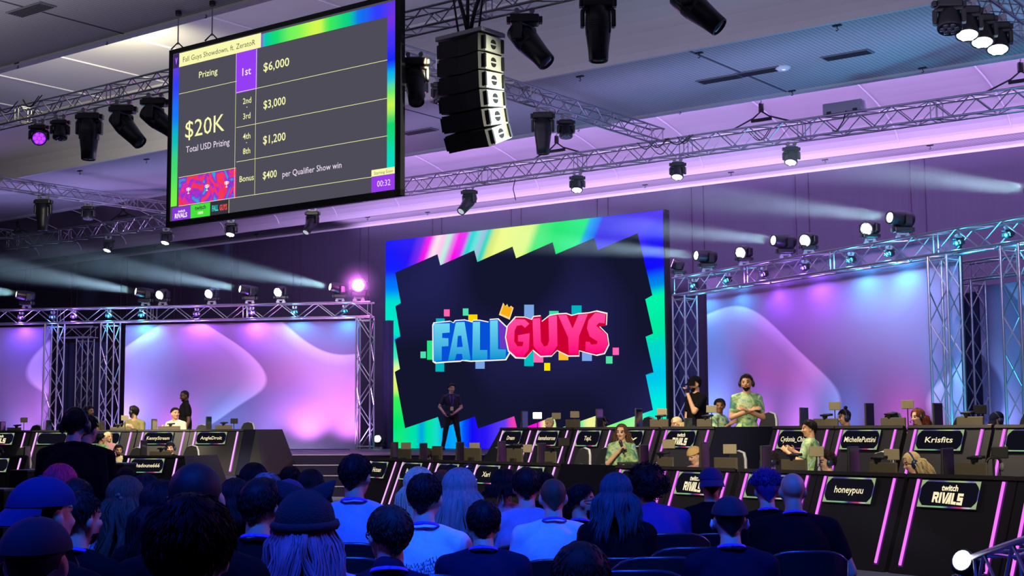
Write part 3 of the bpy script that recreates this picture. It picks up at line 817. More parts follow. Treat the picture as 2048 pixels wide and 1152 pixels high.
# heights are read from the photograph: truss centre line at column 1280
T1z = T1.hit(1280, 307).z; T1a, T1b = T1.s_at(-160, 480), T1.s_at(2250, 170)
T3 = Plane(37, 16.5); T3z = T3.hit(180, 198).z
TR = 'flown aluminium lighting trusses'
truss('lighting_truss', 'long flown aluminium truss in front of the lilac cove over the stage', 'truss', T1.pt(T1a, T1z), T1.pt(T1b, T1z), .4, TR, .42, ALU, .025)
truss('lighting_truss', 'flown aluminium truss behind the hanging screen carrying the dark moving heads', 'truss', T3.pt(T3.s_at(-260, 290), T3z), T3.pt(T3.s_at(1560, -150), T3z), .30, TR, .36, ALU, .022)
def cross_truss(lab, px, py, d_near, size=.3, mat_=None, d_far=28.05, z=None):
    """A truss running away from the camera, square to the rear wall, meeting the stage truss at this image point."""
    q = Plane(37, d_far).hit(px, py); z = q.z if z is None else z
    s = (q - T1.o).dot(T1.u)
    a = T1.pt(s, z, d_far - T1.d); b_ = T1.pt(s, z, d_near - T1.d)
    truss('lighting_truss', lab, 'truss', b_, a, size, TR, .36, mat_ or ALU, .022)
    return s, z
CT_R = cross_truss('flown cross truss running from the loudspeaker column to the truss corner', 1318, 272, 16.8)
CT_L = cross_truss('flown cross truss under the soffit beside the hanging screen carrying two dark lamps', 385, 424, 16.8)
CT_F = cross_truss('bright flown cross truss cut off by the frame edge below the soffit', 22, 470, 20.0)
CT_E = cross_truss('flown cross truss in the corner above the trio of lit wash lamps', 2190, 190, 12.0, z=Plane(37, 28.05).hit(2190, 190).z + .4)
# hoists that carry the stage truss
for k, (px, lab) in enumerate(((1523, 'thin motor chain with black sling above the lit truss lamp'), (2046, 'motor chain with black sling at the frame edge on the stage truss'), (1113, 'motor chain with black sling behind the tall dark spotlight'), (250, 'motor chain over the truss beside the panelled cove'), (42, 'motor chain over the end of the stage truss'))):
    s = T1.s_at(px, 250); q = T1.pt(s, T1z + .235)
    r = thing('motor_chain', lab, 'chain hoist', Matrix.Translation(q), 'chain hoists on the stage truss')
    Mr = Matrix.Rotation(-HALL.a, 4, 'Z')
    b = MB(); b.tube((0, 0, .36), (0, 0, ZU + .03 - q.z), .014, n=5); b.build('chain', BLACK, r)
    b = MB(); b.box((0, 0, .42), (.11, .11, .2), bev=.02); b.build('hoist_body', BLACK, r)
    b = MB(); b.path([(-.75, 0, .0), (-.2, 0, .2), (0, 0, .34), (.2, 0, .2), (.75, 0, .0)], .02, 5, Mr); b.box((0, 0, .14), (.5, .05, .07), Mr); b.build('sling', BLACK, r)
# grey distribution box riding on the stage truss
s = T1.s_at(1689, 215)
r = thing('distribution_box', 'pale grey power distribution box sitting on top of the stage truss', 'box', T1.mat(s, T1z + .232))
b = MB(); b.box((0, 0, .13), (.9, .3, .24), bev=.02); b.build('box_body', mat('pale_grey_metal', (150, 150, 162), .5), r)
for q in (-.3, .3):
    b = MB(); b.box((q, -.1, .03), (.1, .12, .06)); b.build('clamp', BLACK, r)
b = MB(); b.path([(.1, -.16, .02), (.05, -.2, -.2), (-.1, -.2, -.4), (-.25, -.1, -.36)], .014, 5); b.build('cable', RUBBER, r)
# loose cables draped on the trusses
def cable(label, pts, rad_=.014):
    b = MB(); b.path(pts, rad_, 5)
    return tag(b.build('cable', RUBBER), label, 'cable', 'cables draped on the trusses')
def bundle(cx, plane, z, lab, n=6, w=.8):
    s = plane.s_at(cx, 200); 
    for k in range(n):
        a = s + random.uniform(-w, w); L = random.uniform(.35, .8)
        y = random.choice((-.24, .24))
        cable(lab, [plane.pt(a + L * q, z + .215 - (.22 + .10 * y) * math.sin(pi * q) ** 1.2, y * (1 + .15 * math.sin(pi * q))) for q in np.linspace(0, 1, 11)], .011)
bundle(1330, T1, T1z, 'black cable looped at the corner where the cross truss meets the stage truss', 7, .7)
bundle(60, T3, T3z, 'black cable looped on the truss over the violet lamp', 6, .9)
bundle(1480, T1, T1z, 'black cable hanging on the stage truss next to a hoist sling', 2, .2)
cable('thin black cable hanging down below the stage truss by the dark spotlight', [T1.pt(T1.s_at(1030, 340), T1z - .2), T1.pt(T1.s_at(1026, 340), T1z - .45), T1.pt(T1.s_at(1031, 340), T1z - .75)], .012)

# ------------------------------------------------------------------ ground-supported truss wings and printed backdrops
def print_material(name, seed, tones):
    """Printed fabric: overlapping translucent veils, each with one crisp edge."""
    m = bpy.data.materials.new(name); m.use_nodes = True
    t = m.node_tree; b = t.nodes['Principled BSDF']; b.inputs['Roughness'].default_value = .9; b.inputs['Specular IOR Level'].default_value = .1
    tc = t.nodes.new('ShaderNodeTexCoord'); mp = t.nodes.new('ShaderNodeMapping'); mp.inputs['Location'].default_value = (seed, seed * .7, 0); mp.inputs['Scale'].default_value = (.17, .17, .24)
    nz = t.nodes.new('ShaderNodeTexNoise'); nz.inputs['Scale'].default_value = 1.0; nz.inputs['Detail'].default_value = .35
    mul = t.nodes.new('ShaderNodeMath'); mul.operation = 'MULTIPLY'; mul.inputs[1].default_value = 5.0
    fr = t.nodes.new('ShaderNodeMath'); fr.operation = 'FRACT'
    cr = t.nodes.new('ShaderNodeValToRGB'); els = cr.color_ramp.elements
    els[0].position = 0.0; els[0].color = (*lin(tones[0]), 1); els[1].position = 1.0; els[1].color = (*lin(tones[2]), 1)
    q = els.new(.75); q.color = (*lin(tones[1]), 1); q = els.new(.035); q.color = (*lin(tones[0]), 1); els[0].color = (*lin(tones[2]), 1)
    n2 = t.nodes.new('ShaderNodeTexNoise'); n2.inputs['Scale'].default_value = .5; n2.inputs['Detail'].default_value = 0
    c2 = t.nodes.new('ShaderNodeValToRGB'); c2.color_ramp.elements[0].position = .42; c2.color_ramp.elements[0].color = (*lin((205, 212, 236)), 1); c2.color_ramp.elements[1].position = .6; c2.color_ramp.elements[1].color = (*lin((242, 204, 228)), 1)
    mx = t.nodes.new('ShaderNodeMix'); mx.data_type = 'RGBA'; mx.blend_type = 'MULTIPLY'; mx.inputs[0].default_value = 1
    l = t.links.new
    l(tc.outputs['Object'], mp.inputs[0]); l(mp.outputs[0], nz.inputs['Vector']); l(nz.outputs['Fac'], mul.inputs[0]); l(mul.outputs[0], fr.inputs[0]); l(fr.outputs[0], cr.inputs[0])
    l(mp.outputs[0], n2.inputs['Vector']); n2.inputs['Scale'].default_value = 1.6; l(n2.outputs['Fac'], c2.inputs[0])
    l(cr.outputs[0], mx.inputs[6]); l(c2.outputs[0], mx.inputs[7]); l(mx.outputs[2], b.inputs['Base Color'])
    return m
TONES = ((150, 140, 170), (188, 178, 205), (228, 220, 240))
def backdrop(label, plane, s0, s1, z0, z1, off, seed, turn=0.0):
    M = plane.mat((s0 + s1) / 2, z0, off, turn)
    r = thing('printed_backdrop', label, 'backdrop', M, 'printed backdrops between the trusses')
    w = s1 - s0; h = z1 - z0
    b = MB(); n = 24
    vs = []
    for i in range(n + 1):
        x = -w / 2 + w * i / n; y = .012 * sin(i * 1.1 + seed)
        vs += [(x, y, 0), (x, y, h)]
    fs = [(2 * i, 2 * i + 2, 2 * i + 3, 2 * i + 1) for i in range(n)]
    b.add(vs, fs, smooth=True); b.add([(v[0], v[1] + .02, v[2]) for v in vs], [f[::-1] for f in fs], smooth=True)
    b.build('fabric', print_material('printed_fabric', seed, TONES), r)
    b = MB()
    for x in (-w / 2, w / 2): b.box((x, .06, h / 2), (.05, .08, h))
    for z in (.03, h - .02): b.box((0, .06, z), (w, .08, .05))
    b.build('fabric_frame', BLACK, r)
    return r
CG = 'upright truss columns of the wings'; BG = 'horizontal trusses on the wings'
TZ = 5.0; TS = .42
def column(plane, px, lab, z1=TZ - TS / 2 - .03, off=0.0, size=TS, base=ZS, twist=0.0):
    s = plane.s_at(px, 750, off)
    p = plane.pt(s, base + .02, off); q = Vector((p.x, p.y, z1))
    r = truss('truss_tower', lab, 'truss tower', p, q, size, CG, .62, ALU, .026, side=plane.u if not twist else Matrix.Rotation(twist, 3, 'Z') @ plane.u)
    b = MB(); b.box((-.012, 0, 0), (.022, .7, .7)); b.build('base_plate', ALUD, r)
    return s
cl = [column(WL, 730, 'truss column at the edge of the video wall beside the magenta lamp'),
      column(WL, 219, 'cyan lit truss column at the edge of the printed backdrop with the blue stripe'),
      column(WL, 107, 'blue and violet lit truss column behind the standing dark figures')]
column(WL, 169, 'unlit truss column set back in the dark gap between two lit columns', TZ - .55, 2.2, .40)
cr_ = [column(WR, 1372, 'truss column between the video wall and the wide printed backdrop', twist=rad(10)),
       column(WR, 1896, 'cyan lit truss column beside the dark curtain gap', twist=rad(10)),
       column(WR, 2046, 'truss column cut by the frame edge past the printed panel')]
column(WR, 1948, 'pinkish truss column set back behind the cyan lit column', TZ - .5, 2.0, .40)
sl0 = WL.s_at(-420, 750)
truss('wing_truss', 'horizontal truss with violet and cyan lamps over the printed backdrop beside the steps', 'truss', WL.pt(sl0, TZ), WL.pt(cl[0] + .21, TZ), TS, BG, .55, ALU, .026)
truss('wing_truss', 'horizontal truss with cyan and violet lamps rising to the frame edge', 'truss', WR.pt(cr_[0] - .21, TZ), WR.pt(WR.s_at(2420, 600), TZ), TS, BG, .55, ALU, .026)
truss('wing_truss', 'short set-back truss over the dark gap behind the silhouettes', 'truss', WL.pt(WL.s_at(118, 700, 2.2), TZ - .34, 2.2), WL.pt(WL.s_at(190, 700, 2.2), TZ - .34, 2.2), .34, BG, .4, ALUD, .022)
truss('wing_truss', 'set-back truss with pink sheen behind the cyan column', 'truss', WR.pt(WR.s_at(1925, 540, 2.0), TZ - .30, 2.0), WR.pt(WR.s_at(2300, 540, 2.0), TZ - .30, 2.0), .36, BG, .45, ALU, .024)
backdrop('wide printed backdrop in lilac and pale blue by the steps', WL, cl[1] + .32, cl[0] - .3, ZS + .02, TZ - TS / 2 - .08, .35, 3.1)
backdrop('printed backdrop cut off by the frame edge behind the standing figures', WL, WL.s_at(-420, 750), cl[2] - .3, ZS + .02, TZ - TS / 2 - .08, .35, 8.4)
backdrop('wide printed backdrop in lilac and pink behind the two standing men', WR, cr_[0] + .3, cr_[1] - .1, ZS + .02, TZ + TS / 2 - .04, .45, 5.7)
backdrop('narrow printed panel set back between the last two truss columns', WR, WR.s_at(1962, 700, 2.6), WR.s_at(2200, 700, 2.6), ZS + .02, TZ - .55, 2.6, 1.3)
M_DRAPE = mat('navy_drape', (26, 30, 66), .9)
def drape(label, plane, s0, s1, z0, z1, off):
    b = MB(); n = int((s1 - s0) / .06) + 2; vs = []
    for i in range(n + 1):
        x = s0 + (s1 - s0) * i / n
        vs += [plane.pt(x, z0, off + .05 * sin(i * 1.3)), plane.pt(x, z1, off + .05 * sin(i * 1.3))]
    fs = [(2 * i, 2 * i + 2, 2 * i + 3, 2 * i + 1) for i in range(n)]
    b.add(vs, fs, smooth=True)
    o = b.build('drape', M_DRAPE); return tag(o, label, 'curtain', 'navy drapes in the truss gaps')
drape('dark navy drape between the two lit columns behind the silhouettes', WL, WL.s_at(112, 750, 3.2), WL.s_at(214, 750, 3.2), ZS, TZ - .6, 3.2)
drape('dark navy drape beside the cyan column at the backdrop end', WR, WR.s_at(1880, 750, 3.0), WR.s_at(1962, 750, 3.0), ZS, TZ - .6, 3.0)
drape('dark navy drape closing the gap between the video wall and its truss column', WL, cl[0] + .1, cl[0] + .42, ZS, TZ - .2, 1.6)
drape('tall dark drape along the edge of the video wall by the man in black cap', WR, WR.s_at(1330, 700, 1.4), WR.s_at(1392, 700, 1.4), ZS, TZ - .2, 1.4)

# ------------------------------------------------------------------ hanging loudspeaker column
AR = Plane(37, 15.75)
p = AR.hit(934, 80)
arr = thing('line_array', 'hanging column of six black loudspeakers with pale lit side plates', 'loudspeaker', Matrix.Translation(p) @ Matrix.Rotation(-rad(40), 4, 'Z'))
M_GRILLE = mat('speaker_grille', (20, 20, 24), .55)
M_SIDE = mat('pale_speaker_side', (214, 216, 196), .5)
M = Matrix.Identity(4); BW, BH, BD = .86, .268, .50
for k in range(6):
    tilt = rad((0, 1.5, 2.5, 3.5, 6, 9)[k])
    M = M @ Matrix.Rotation(tilt, 4, 'X')
    b = MB()
    # cabinet: trapezoid in plan with a shallow V front, side plates pale
    zz0, zz1 = -BH + .008, -.006
    poly = [(-BW / 2, -.10), (-BW / 2 + .04, -.2), (-.06, -.13), (.06, -.13), (BW / 2 - .04, -.2), (BW / 2, -.10), (BW / 2 - .02, BD - .2), (-BW / 2 + .02, BD - .2)]
    b.prism(poly, zz0, zz1, M)
    cab = b.build('cabinet', M_GRILLE, arr)
    for sx in (-1, 1):
        b = MB(); b.box((sx * (BW / 2 + .006), .10, (zz0 + zz1) / 2), (.014, .40, BH - .03), M, bev=.005); side_ = b.build('side_plate', M_SIDE, cab)
        b = MB()
        for zq in (-1, 1):
            pts = [(cos(q) * .062, sin(q) * .062 * zq + .012 * zq) for q in np.linspace(0, pi, 9)]
            vs = [M @ Vector((sx * (BW / 2 + .0145), .08 + a, (zz0 + zz1) / 2 + c)) for a, c in pts]
            b.add(vs, [tuple(range(9))])
        b.build('handle_recess', BLACKM, side_)
        for yq, wq in ((.27, .035), (-.13, .03)):
            b = MB(); b.box((sx * (BW / 2 + .03), yq, (zz0 + zz1) / 2), (.03, wq, BH * .75), M); b.build('rigging_bracket', BLACK, cab)
    M = M @ Matrix.Translation((0, 0, -BH))
b = MB(); b.box((0, .05, .05), (BW + .06, .5, .07), bev=.01); b.box((BW / 2 + .02, .1, .045), (.02, .46, .06)); b.build('rigging_frame', ALUD, arr)
b = MB()
for x in (-.2, .18):
    b.tube((x, .05, .08), (x * 1.6, .05, .72), .016, n=6)
b.path([(.02, .0, .09), (-.05, 0, .35), (-.22, .02, .8), (-.3, .0, 1.2)], .03, 6); b.path([(.06, .0, .09), (.15, 0, .4), (.35, .02, .85), (.5, .0, 1.2)], .03, 6)
b.path([(.0, .02, .09), (-.02, .04, .45), (.02, .0, .9), (.0, .0, 1.3)], .026, 6)
b.build('feed_cable', RUBBER, arr)

# ------------------------------------------------------------------ moving-head lamps
LENS_OFF = mat('dark_lens', (60, 62, 74), .15)
def lens_mat(name, rgb, k): return emat('glow_' + name, rgb, k)
GL_WHITE = lens_mat('white', (245, 250, 255), 5.0)
GL_DIM = lens_mat('dim', (190, 200, 215), .9)
GL_WARM = lens_mat('warm', (240, 250, 225), 7.0)
GL_MAG = lens_mat('magenta', (255, 150, 240), 9.0)
GL_VIO = lens_mat('violet', (150, 50, 255), 2.2)
GL_CYAN = lens_mat('cyan', (120, 235, 250), 4.0)
LAMP_BODY = mat('lamp_housing', (24, 24, 30), .38)
PROTO = {}
def lamp_parts(kind):
    """Meshes of a lamp: base, yoke (arms along x, pivot at z=-PV) and head (barrel along -z)."""
    if kind in PROTO: return PROTO[kind]
    if kind == 'profile': bw, bh, hw, pv, prof, yl = .44, .14, .22, .40, [(.10, .24), (.17, .22), (.185, .05), (.185, -.12), (.15, -.40), (.14, -.56), (.125, -.57), (.12, -.545)], .1
    elif kind == 'beam': bw, bh, hw, pv, prof, yl = .36, .12, .19, .33, [(.08, .22), (.15, .2), (.16, 0), (.155, -.12), (.135, -.30), (.13, -.33), (.115, -.33), (.11, -.31)], .08
    elif kind == 'wash': bw, bh, hw, pv, prof, yl = .30, .10, .16, .27, [(.05, .13), (.11, .12), (.13, .04), (.14, -.08), (.148, -.14), (.14, -.16), (.13, -.15)], .07
    else: bw, bh, hw, pv, prof, yl = .22, .05, .13, .16, [(.04, .1), (.09, .09), (.105, 0), (.11, -.09), (.1, -.1), (.095, -.09)], .04
    root = bpy.data.objects.new('proto', None)
    P = {'pv': pv, 'lens_z': prof[-1][1] + .004, 'lens_r': prof[-1][0] * .98}
    b = MB(); b.box((0, 0, -bh / 2 - .05), (bw, bw * .62, bh), bev=.025)
    for s in (-1, 1): b.box((s * (bw / 2 + .025), 0, -bh / 2 - .05), (.05, bw * .3, bh * .7), bev=.01)
    P['base'] = b
    b = MB()
    for s in (-1, 1): b.box((s * bw * .26, 0, -.01), (.05, .09, .09), bev=.01); b.tube((s * bw * .26, -.05, .02), (s * bw * .26, .05, .02), .042, n=8)
    b.box((0, 0, -.03), (bw * .6, .06, .03))
    P['clamp'] = b
    b = MB(); b.box((0, 0, -bh - .075), (hw * 2.1, .16, .05), bev=.015)
    for s in (-1, 1): b.box((s * hw * 1.02, 0, (-bh - .08 - pv - .06) / 2), (.06, .15, pv + .06 - bh - .06), bev=.02)
    P['yoke'] = b
    b = MB(); b.lathe(prof, 18)
    if kind == 'profile':
        for s in (-1, 1): b.box((s * .15, 0, -.02), (.06, .2, .3), bev=.02)
        for q in range(4): b.lathe([(.188, -.1 + .03 * q), (.192, -.095 + .03 * q), (.188, -.09 + .03 * q)], 18)
    P['head'] = b
    b = MB()
    if kind in ('wash',):
        R_ = P['lens_r']
        b.lathe([(R_, 0), (R_ * .98, -.004), (0, -.004)], 18, Matrix.Translation((0, 0, P['lens_z'])))
        for q in range(7):
            a = q * pi / 3; rr = 0 if q == 6 else R_ * .62
            b.lathe([(R_ * .3, 0), (R_ * .26, -.018), (0, -.022)], 10, Matrix.Translation((rr * cos(a), rr * sin(a), P['lens_z'] - .003)))
    else:
        b.lathe([(P['lens_r'], 0), (P['lens_r'] * .7, -.014), (0, -.02)], 16, Matrix.Translation((0, 0, P['lens_z'])))
    P['lens'] = b
    for k in ('base', 'clamp', 'yoke', 'head', 'lens'):
        o = P[k].build(k, [GL_WHITE if k == 'lens' else LAMP_BODY if k != 'clamp' else ALUD])
        P[k + '_me'] = o.data; bpy.data.objects.remove(o)
    PROTO[kind] = P
    return P

def lamp(kind, label, at, aim, lens, group, up=False, cat='stage light', name=None, scale=1.0):
    """AT: where the clamp grips; AIM: world direction of the light; UP: stands on the truss instead of hanging."""
    P = lamp_parts(kind)
    aim = Vector(aim).normalized()
    base = Matrix.Translation(at) @ (Matrix.Rotation(pi, 4, 'X') if up else Matrix.Identity(4)) @ Matrix.Scale(scale, 4)
    loc = base.to_3x3().inverted() @ aim; loc.normalize()
    pan = math.atan2(loc.x, -loc.y) if math.hypot(loc.x, loc.y) > 1e-3 else 0.0     # head tilts in the plane x=0 after panning
    Rp = Matrix.Rotation(pan, 4, 'Z')
    l2 = Rp.inverted().to_3x3() @ loc
    tilt = math.atan2(l2.y, -l2.z)
    r = thing(name or {'profile': 'profile_spotlight', 'beam': 'searchlight', 'wash': 'wash_light', 'par': 'par_light'}[kind], label, cat, base, group)
    def part(k, M, parent, material=None):
        o = bpy.data.objects.new(k, P[k + '_me']); COL.objects.link(o); o.parent = parent; o.matrix_local = M
        if material is not None:
            o.material_slots[0].link = 'OBJECT'; o.material_slots[0].material = material
        return o
    part('base', Matrix.Rotation(0, 4, 'Z'), r); part('clamp', Matrix.Identity(4), r)
    part('yoke', Rp, r)
    h = part('head', Rp @ Matrix.Translation((0, 0, -P['pv'])) @ Matrix.Rotation(tilt, 4, 'X'), r)
    part('lens', Matrix.Identity(4), h, lens)
    hm = base @ Rp @ Matrix.Translation((0, 0, -P['pv'])) @ Matrix.Rotation(tilt, 4, 'X')
    lp = hm @ Vector((0, 0, P['lens_z'] - .03))
    return lp, aim

# ------------------------------------------------------------------ stage haze
HAZE = None
def haze_material(dens=.035, reach=None):
    m = bpy.data.materials.new('stage_haze'); m.use_nodes = True
    t = m.node_tree; t.nodes.remove(t.nodes['Principled BSDF'])
    v = t.nodes.new('ShaderNodeVolumeScatter'); v.inputs['Density'].default_value = dens; v.inputs['Anisotropy'].default_value = .25
    v.inputs['Color'].default_value = (.72, .86, 1, 1)
    t.links.new(v.outputs[0], t.nodes['Material Output'].inputs['Volume'])
    if reach:        # density thins along the cone so that the beam fades out
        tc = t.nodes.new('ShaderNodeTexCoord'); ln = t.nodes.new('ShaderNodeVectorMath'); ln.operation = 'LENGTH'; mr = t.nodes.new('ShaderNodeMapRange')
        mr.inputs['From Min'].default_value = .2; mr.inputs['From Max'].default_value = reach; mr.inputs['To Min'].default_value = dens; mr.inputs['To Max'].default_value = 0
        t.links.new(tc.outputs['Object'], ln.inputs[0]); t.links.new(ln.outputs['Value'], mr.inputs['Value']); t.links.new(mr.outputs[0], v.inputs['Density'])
    else:
        m.cycles.homogeneous_volume = True
    return m
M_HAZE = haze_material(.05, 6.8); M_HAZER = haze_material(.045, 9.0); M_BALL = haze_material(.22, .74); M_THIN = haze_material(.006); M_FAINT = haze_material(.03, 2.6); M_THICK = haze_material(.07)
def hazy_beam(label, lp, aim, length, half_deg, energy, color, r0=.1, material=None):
    """Haze shaped to the cone of a narrow spot, and the spot itself."""
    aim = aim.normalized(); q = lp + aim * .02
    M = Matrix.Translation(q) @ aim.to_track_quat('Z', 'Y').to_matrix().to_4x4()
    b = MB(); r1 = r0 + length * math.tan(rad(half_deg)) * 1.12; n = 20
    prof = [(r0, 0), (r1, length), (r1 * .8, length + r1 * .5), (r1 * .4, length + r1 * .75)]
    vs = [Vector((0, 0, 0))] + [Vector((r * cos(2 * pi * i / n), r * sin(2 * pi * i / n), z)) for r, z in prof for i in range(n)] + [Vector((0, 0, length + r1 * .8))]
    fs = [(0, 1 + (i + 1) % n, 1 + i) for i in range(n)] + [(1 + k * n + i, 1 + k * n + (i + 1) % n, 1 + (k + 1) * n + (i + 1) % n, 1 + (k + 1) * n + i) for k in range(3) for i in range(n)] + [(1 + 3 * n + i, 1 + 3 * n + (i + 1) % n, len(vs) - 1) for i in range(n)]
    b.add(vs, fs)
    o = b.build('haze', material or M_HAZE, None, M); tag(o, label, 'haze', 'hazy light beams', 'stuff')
    lo = light('SPOT', 'beam_spot', lp + aim * .03, color, energy, lp + aim * 5, .11, spot=half_deg * 2, blend=.35)
    return o
GH = 'dark moving-head spotlights'; GW = 'lit wash lamps on the trusses'; GB = 'beam lights on the wing trusses'
def under(plane, px, z, half):
    return plane.pt(plane.s_at(px, 200), z - half - .09)
def cross_at(ct, px, py):
    """Point under a cross truss where it passes this image column."""
    s, z = ct; best = None
    for d in np.linspace(14, 28, 200):
        p = T1.pt(s, z - .24, d - T1.d)
        v = p - CAM; x = 1024 + FPX * v.dot(CR) / v.dot(_f)
        if best is None or abs(x - px) < best[0]: best = (abs(x - px), p)
    return best[1]
DN = (0, 0, -1)
# stage truss: wash lamps aimed down towards the audience
for px, lab, aim, lens in ((224, 'lit wash lamp hanging before the lilac cove, first from the frame edge', (-.25, -.3, -1), GL_WHITE), (338, 'lit wash lamp hanging right under the corner of the hanging screen', (-.2, -.35, -1), GL_WHITE),
        (466, 'lit wash lamp hanging below the bottom edge of the hanging screen', (-.1, -.35, -1), GL_WHITE), (1153, 'lit wash lamp on the stage truss above the video wall corner', (-.1, -.35, -1), GL_WHITE),
        (1353, 'lit wash lamp below the truss corner with looped cables', (-.15, -.35, -1), GL_WHITE), (1580, 'lit wash lamp on the stage truss beside the hoist sling', (-.2, -.35, -1), GL_WHITE)):
    lp, a = lamp('wash', lab, under(T1, px, T1z, .2), aim, lens, GW)
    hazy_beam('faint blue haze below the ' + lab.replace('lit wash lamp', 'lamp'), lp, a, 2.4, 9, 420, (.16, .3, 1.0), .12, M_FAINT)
lamp('profile', 'tilted moving head under the hanging screen showing its small lit lens', under(T1, 627, T1z, .2), (-.35, -.55, -.8), GL_DIM, GH, scale=.82)
lamp('profile', 'dark moving head below the stage truss at the video wall top', under(T1, 938, T1z, .2), (-.5, -.6, -.75), GL_DIM, GH, scale=.82)
# truss behind the screen
for px, lab, aim in ((180, 'dark long-barrelled spotlight pointing straight down from the truss', DN), (247, 'dark spotlight bent sideways next to the straight one', (.75, -.25, -.8)), (310, 'dark spotlight bent sideways half behind the screen edge', (.85, -.2, -.65)),
        (1050, 'dark bent spotlight hanging beside the loudspeaker column', (.62, -.35, -.8)), (1198, 'big dark spotlight hanging straight down at the top of the frame', DN), (1383, 'dark bent spotlight cut by the top of the frame', (.75, -.3, -.75))):
    lamp('profile', lab, under(T3, px, T3z, .15), aim, LENS_OFF, GH, scale=1.0)
pv = lamp('wash', 'violet glowing wash lamp hanging from the truss at the frame edge', under(T3, 80, T3z, .15), (.35, -.9, -.5), GL_VIO, GW, scale=1.05)
lamp('wash', 'small unlit wash lamp between the violet lamp and a long spotlight', under(T3, 122, T3z, .15), (.05, -.2, -1), LENS_OFF, GH)
# cross trusses
lamp('wash', 'wash lamp with dim glowing reddish lens hanging beside the screen edge', cross_at(CT_R, 833, 75), (.0, -.25, -1), lens_mat('ember', (190, 130, 120), .8), GH, scale=1.1)  # lens material emits a dim red
lamp('wash', 'small unlit wash lamp hidden beside the loudspeaker column', cross_at(CT_R, 884, 150), (.0, -.2, -1), LENS_OFF, GH)
lamp('profile', 'long dark spotlight pointing down from the cross truss right of the loudspeaker column', cross_at(CT_R, 1087, 210), DN, LENS_OFF, GH, scale=.95)
lamp('wash', 'small unlit wash lamp next to the long spotlight on the cross truss', cross_at(CT_R, 1131, 240), (0, -.2, -1), LENS_OFF, GH)
lamp('profile', 'long dark spotlight pointing down below the cross truss at the frame edge', cross_at(CT_L, 85, 385), DN, LENS_OFF, GH, scale=.95)
lamp('wash', 'small unlit lamp on the cross truss next to the long dark spotlight', cross_at(CT_L, 175, 395), (0, -.1, -1), LENS_OFF, GH)
lamp('profile', 'dark spotlight with bright rim hanging close to the screen edge', T3.pt(T3.s_at(829, 120), T3.hit(829, 112).z), (.1, -.45, -.9), LENS_OFF, GH, scale=.9)
E_ = [cross_at(CT_E, px, 60) for px in (1898, 1933, 1962, 1992)]
for q, py, lab, lens in zip(E_, (-2, 22, 40, 52), ('unlit wash lamp at the top corner beside the lit trio', 'lit wash lamp in the top corner, highest of the trio', 'lit wash lamp in the top corner, middle of the trio', 'lit wash lamp in the top corner, lowest of the trio'), (LENS_OFF, GL_WHITE, GL_WHITE, GL_WHITE)):
    q = at_depth(*{-2: (1897, -8), 22: (1932, 6), 40: (1962, 22), 52: (1993, 38)}[py], q.y)
    lamp('wash', lab, q, (-.1, -.3, -1), lens, GW, scale=1.25)

# ------------------------------------------------------------------ lamps standing on the wing trusses
def stand(plane, px, off=0.0): return plane.pt(plane.s_at(px, 600), TZ + TS / 2 + .09, off)
BCOL = (.62, .85, 1.0)
for px, lab, aim in ((42, 'beam light on the wing truss nearest the frame edge, above the silhouettes', (-.86, -.50, .13)), (280, 'beam light on the wing truss above the blue end of the printed backdrop', (-.86, -.50, .13)),
        (488, 'beam light on the middle of the wing truss', (-.86, -.50, .13)), (668, 'beam light on the wing truss nearest the magenta lamp', (-.86, -.50, .13))):
    lp, a = lamp('beam', lab, stand(WL, px + 12), aim, GL_WARM, GB, True)
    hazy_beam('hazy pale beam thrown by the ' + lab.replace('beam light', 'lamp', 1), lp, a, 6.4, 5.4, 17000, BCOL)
for px, lab, aim in ((1396, 'beam light beside the video wall top corner', (-.90, -.42, .03)), (1553, 'beam light on the rising truss between two tilted wash lamps', (-.90, -.42, .03)), (1790, 'beam light on the rising truss above the cyan lamps', (-.90, -.42, .03)), (2075, 'beam light beyond the frame edge throwing the highest beam', (-.90, -.40, .03))):
    lp, a = lamp('beam', lab, stand(WR, px + 20), aim, GL_WARM, GB, True)
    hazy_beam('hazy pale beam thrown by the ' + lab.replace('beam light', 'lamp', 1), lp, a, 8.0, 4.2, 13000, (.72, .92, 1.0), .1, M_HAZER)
for px, lab in ((320, 'tilted wash lamp on the wing truss beside the second beam light'), (418, 'tilted wash lamp on the wing truss over the pink part of the backdrop'), (556, 'tilted wash lamp on the wing truss between two beam lights')):
    lp, a = lamp('wash', lab, stand(WL, px + 6), (-.45, -.85, -.35), GL_WHITE, GW, True, scale=1.12)
for px, lab in ((1482, 'tilted wash lamp on the rising truss next to the cyan lamps'), (1612, 'tilted wash lamp on the rising truss above the violet lamps'), (1736, 'tilted wash lamp on the rising truss below the long beam')):
    lp, a = lamp('wash', lab, stand(WR, px + 8), (-.62, -.7, -.3), GL_WHITE, GW, True, scale=1.05)
lamp('wash', 'small pink-edged wash lamp turned away on the truss corner by the video wall', stand(WR, 1352, .1), (-.8, .1, .3), GL_MAG, GW, True)
lp, a = lamp('wash', 'big magenta glowing lamp on the truss column beside the video wall', stand(WL, 718), (.0, -1, -.02), GL_MAG, GW, True, scale=1.5)
light('SPOT', 'magenta_wash', lp + Vector((0, -.1, 0)), (1, .2, .85), 420, lp + Vector((.5, -8, -.5)), .15, spot=110, blend=.9)
bm = bmesh.new(); bmesh.ops.create_icosphere(bm, subdivisions=3, radius=.75); me_ = bpy.data.meshes.new('haze'); bm.to_mesh(me_); bm.free(); me_.materials.append(M_BALL)  # haze ball added for the halo round the magenta lens
o = bpy.data.objects.new('haze', me_); COL.objects.link(o); o.location = lp + Vector((0, -.05, 0)); tag(o, 'haze ball added for the magenta halo round the lamp beside the video wall', 'haze', 'hazy light beams', 'stuff')
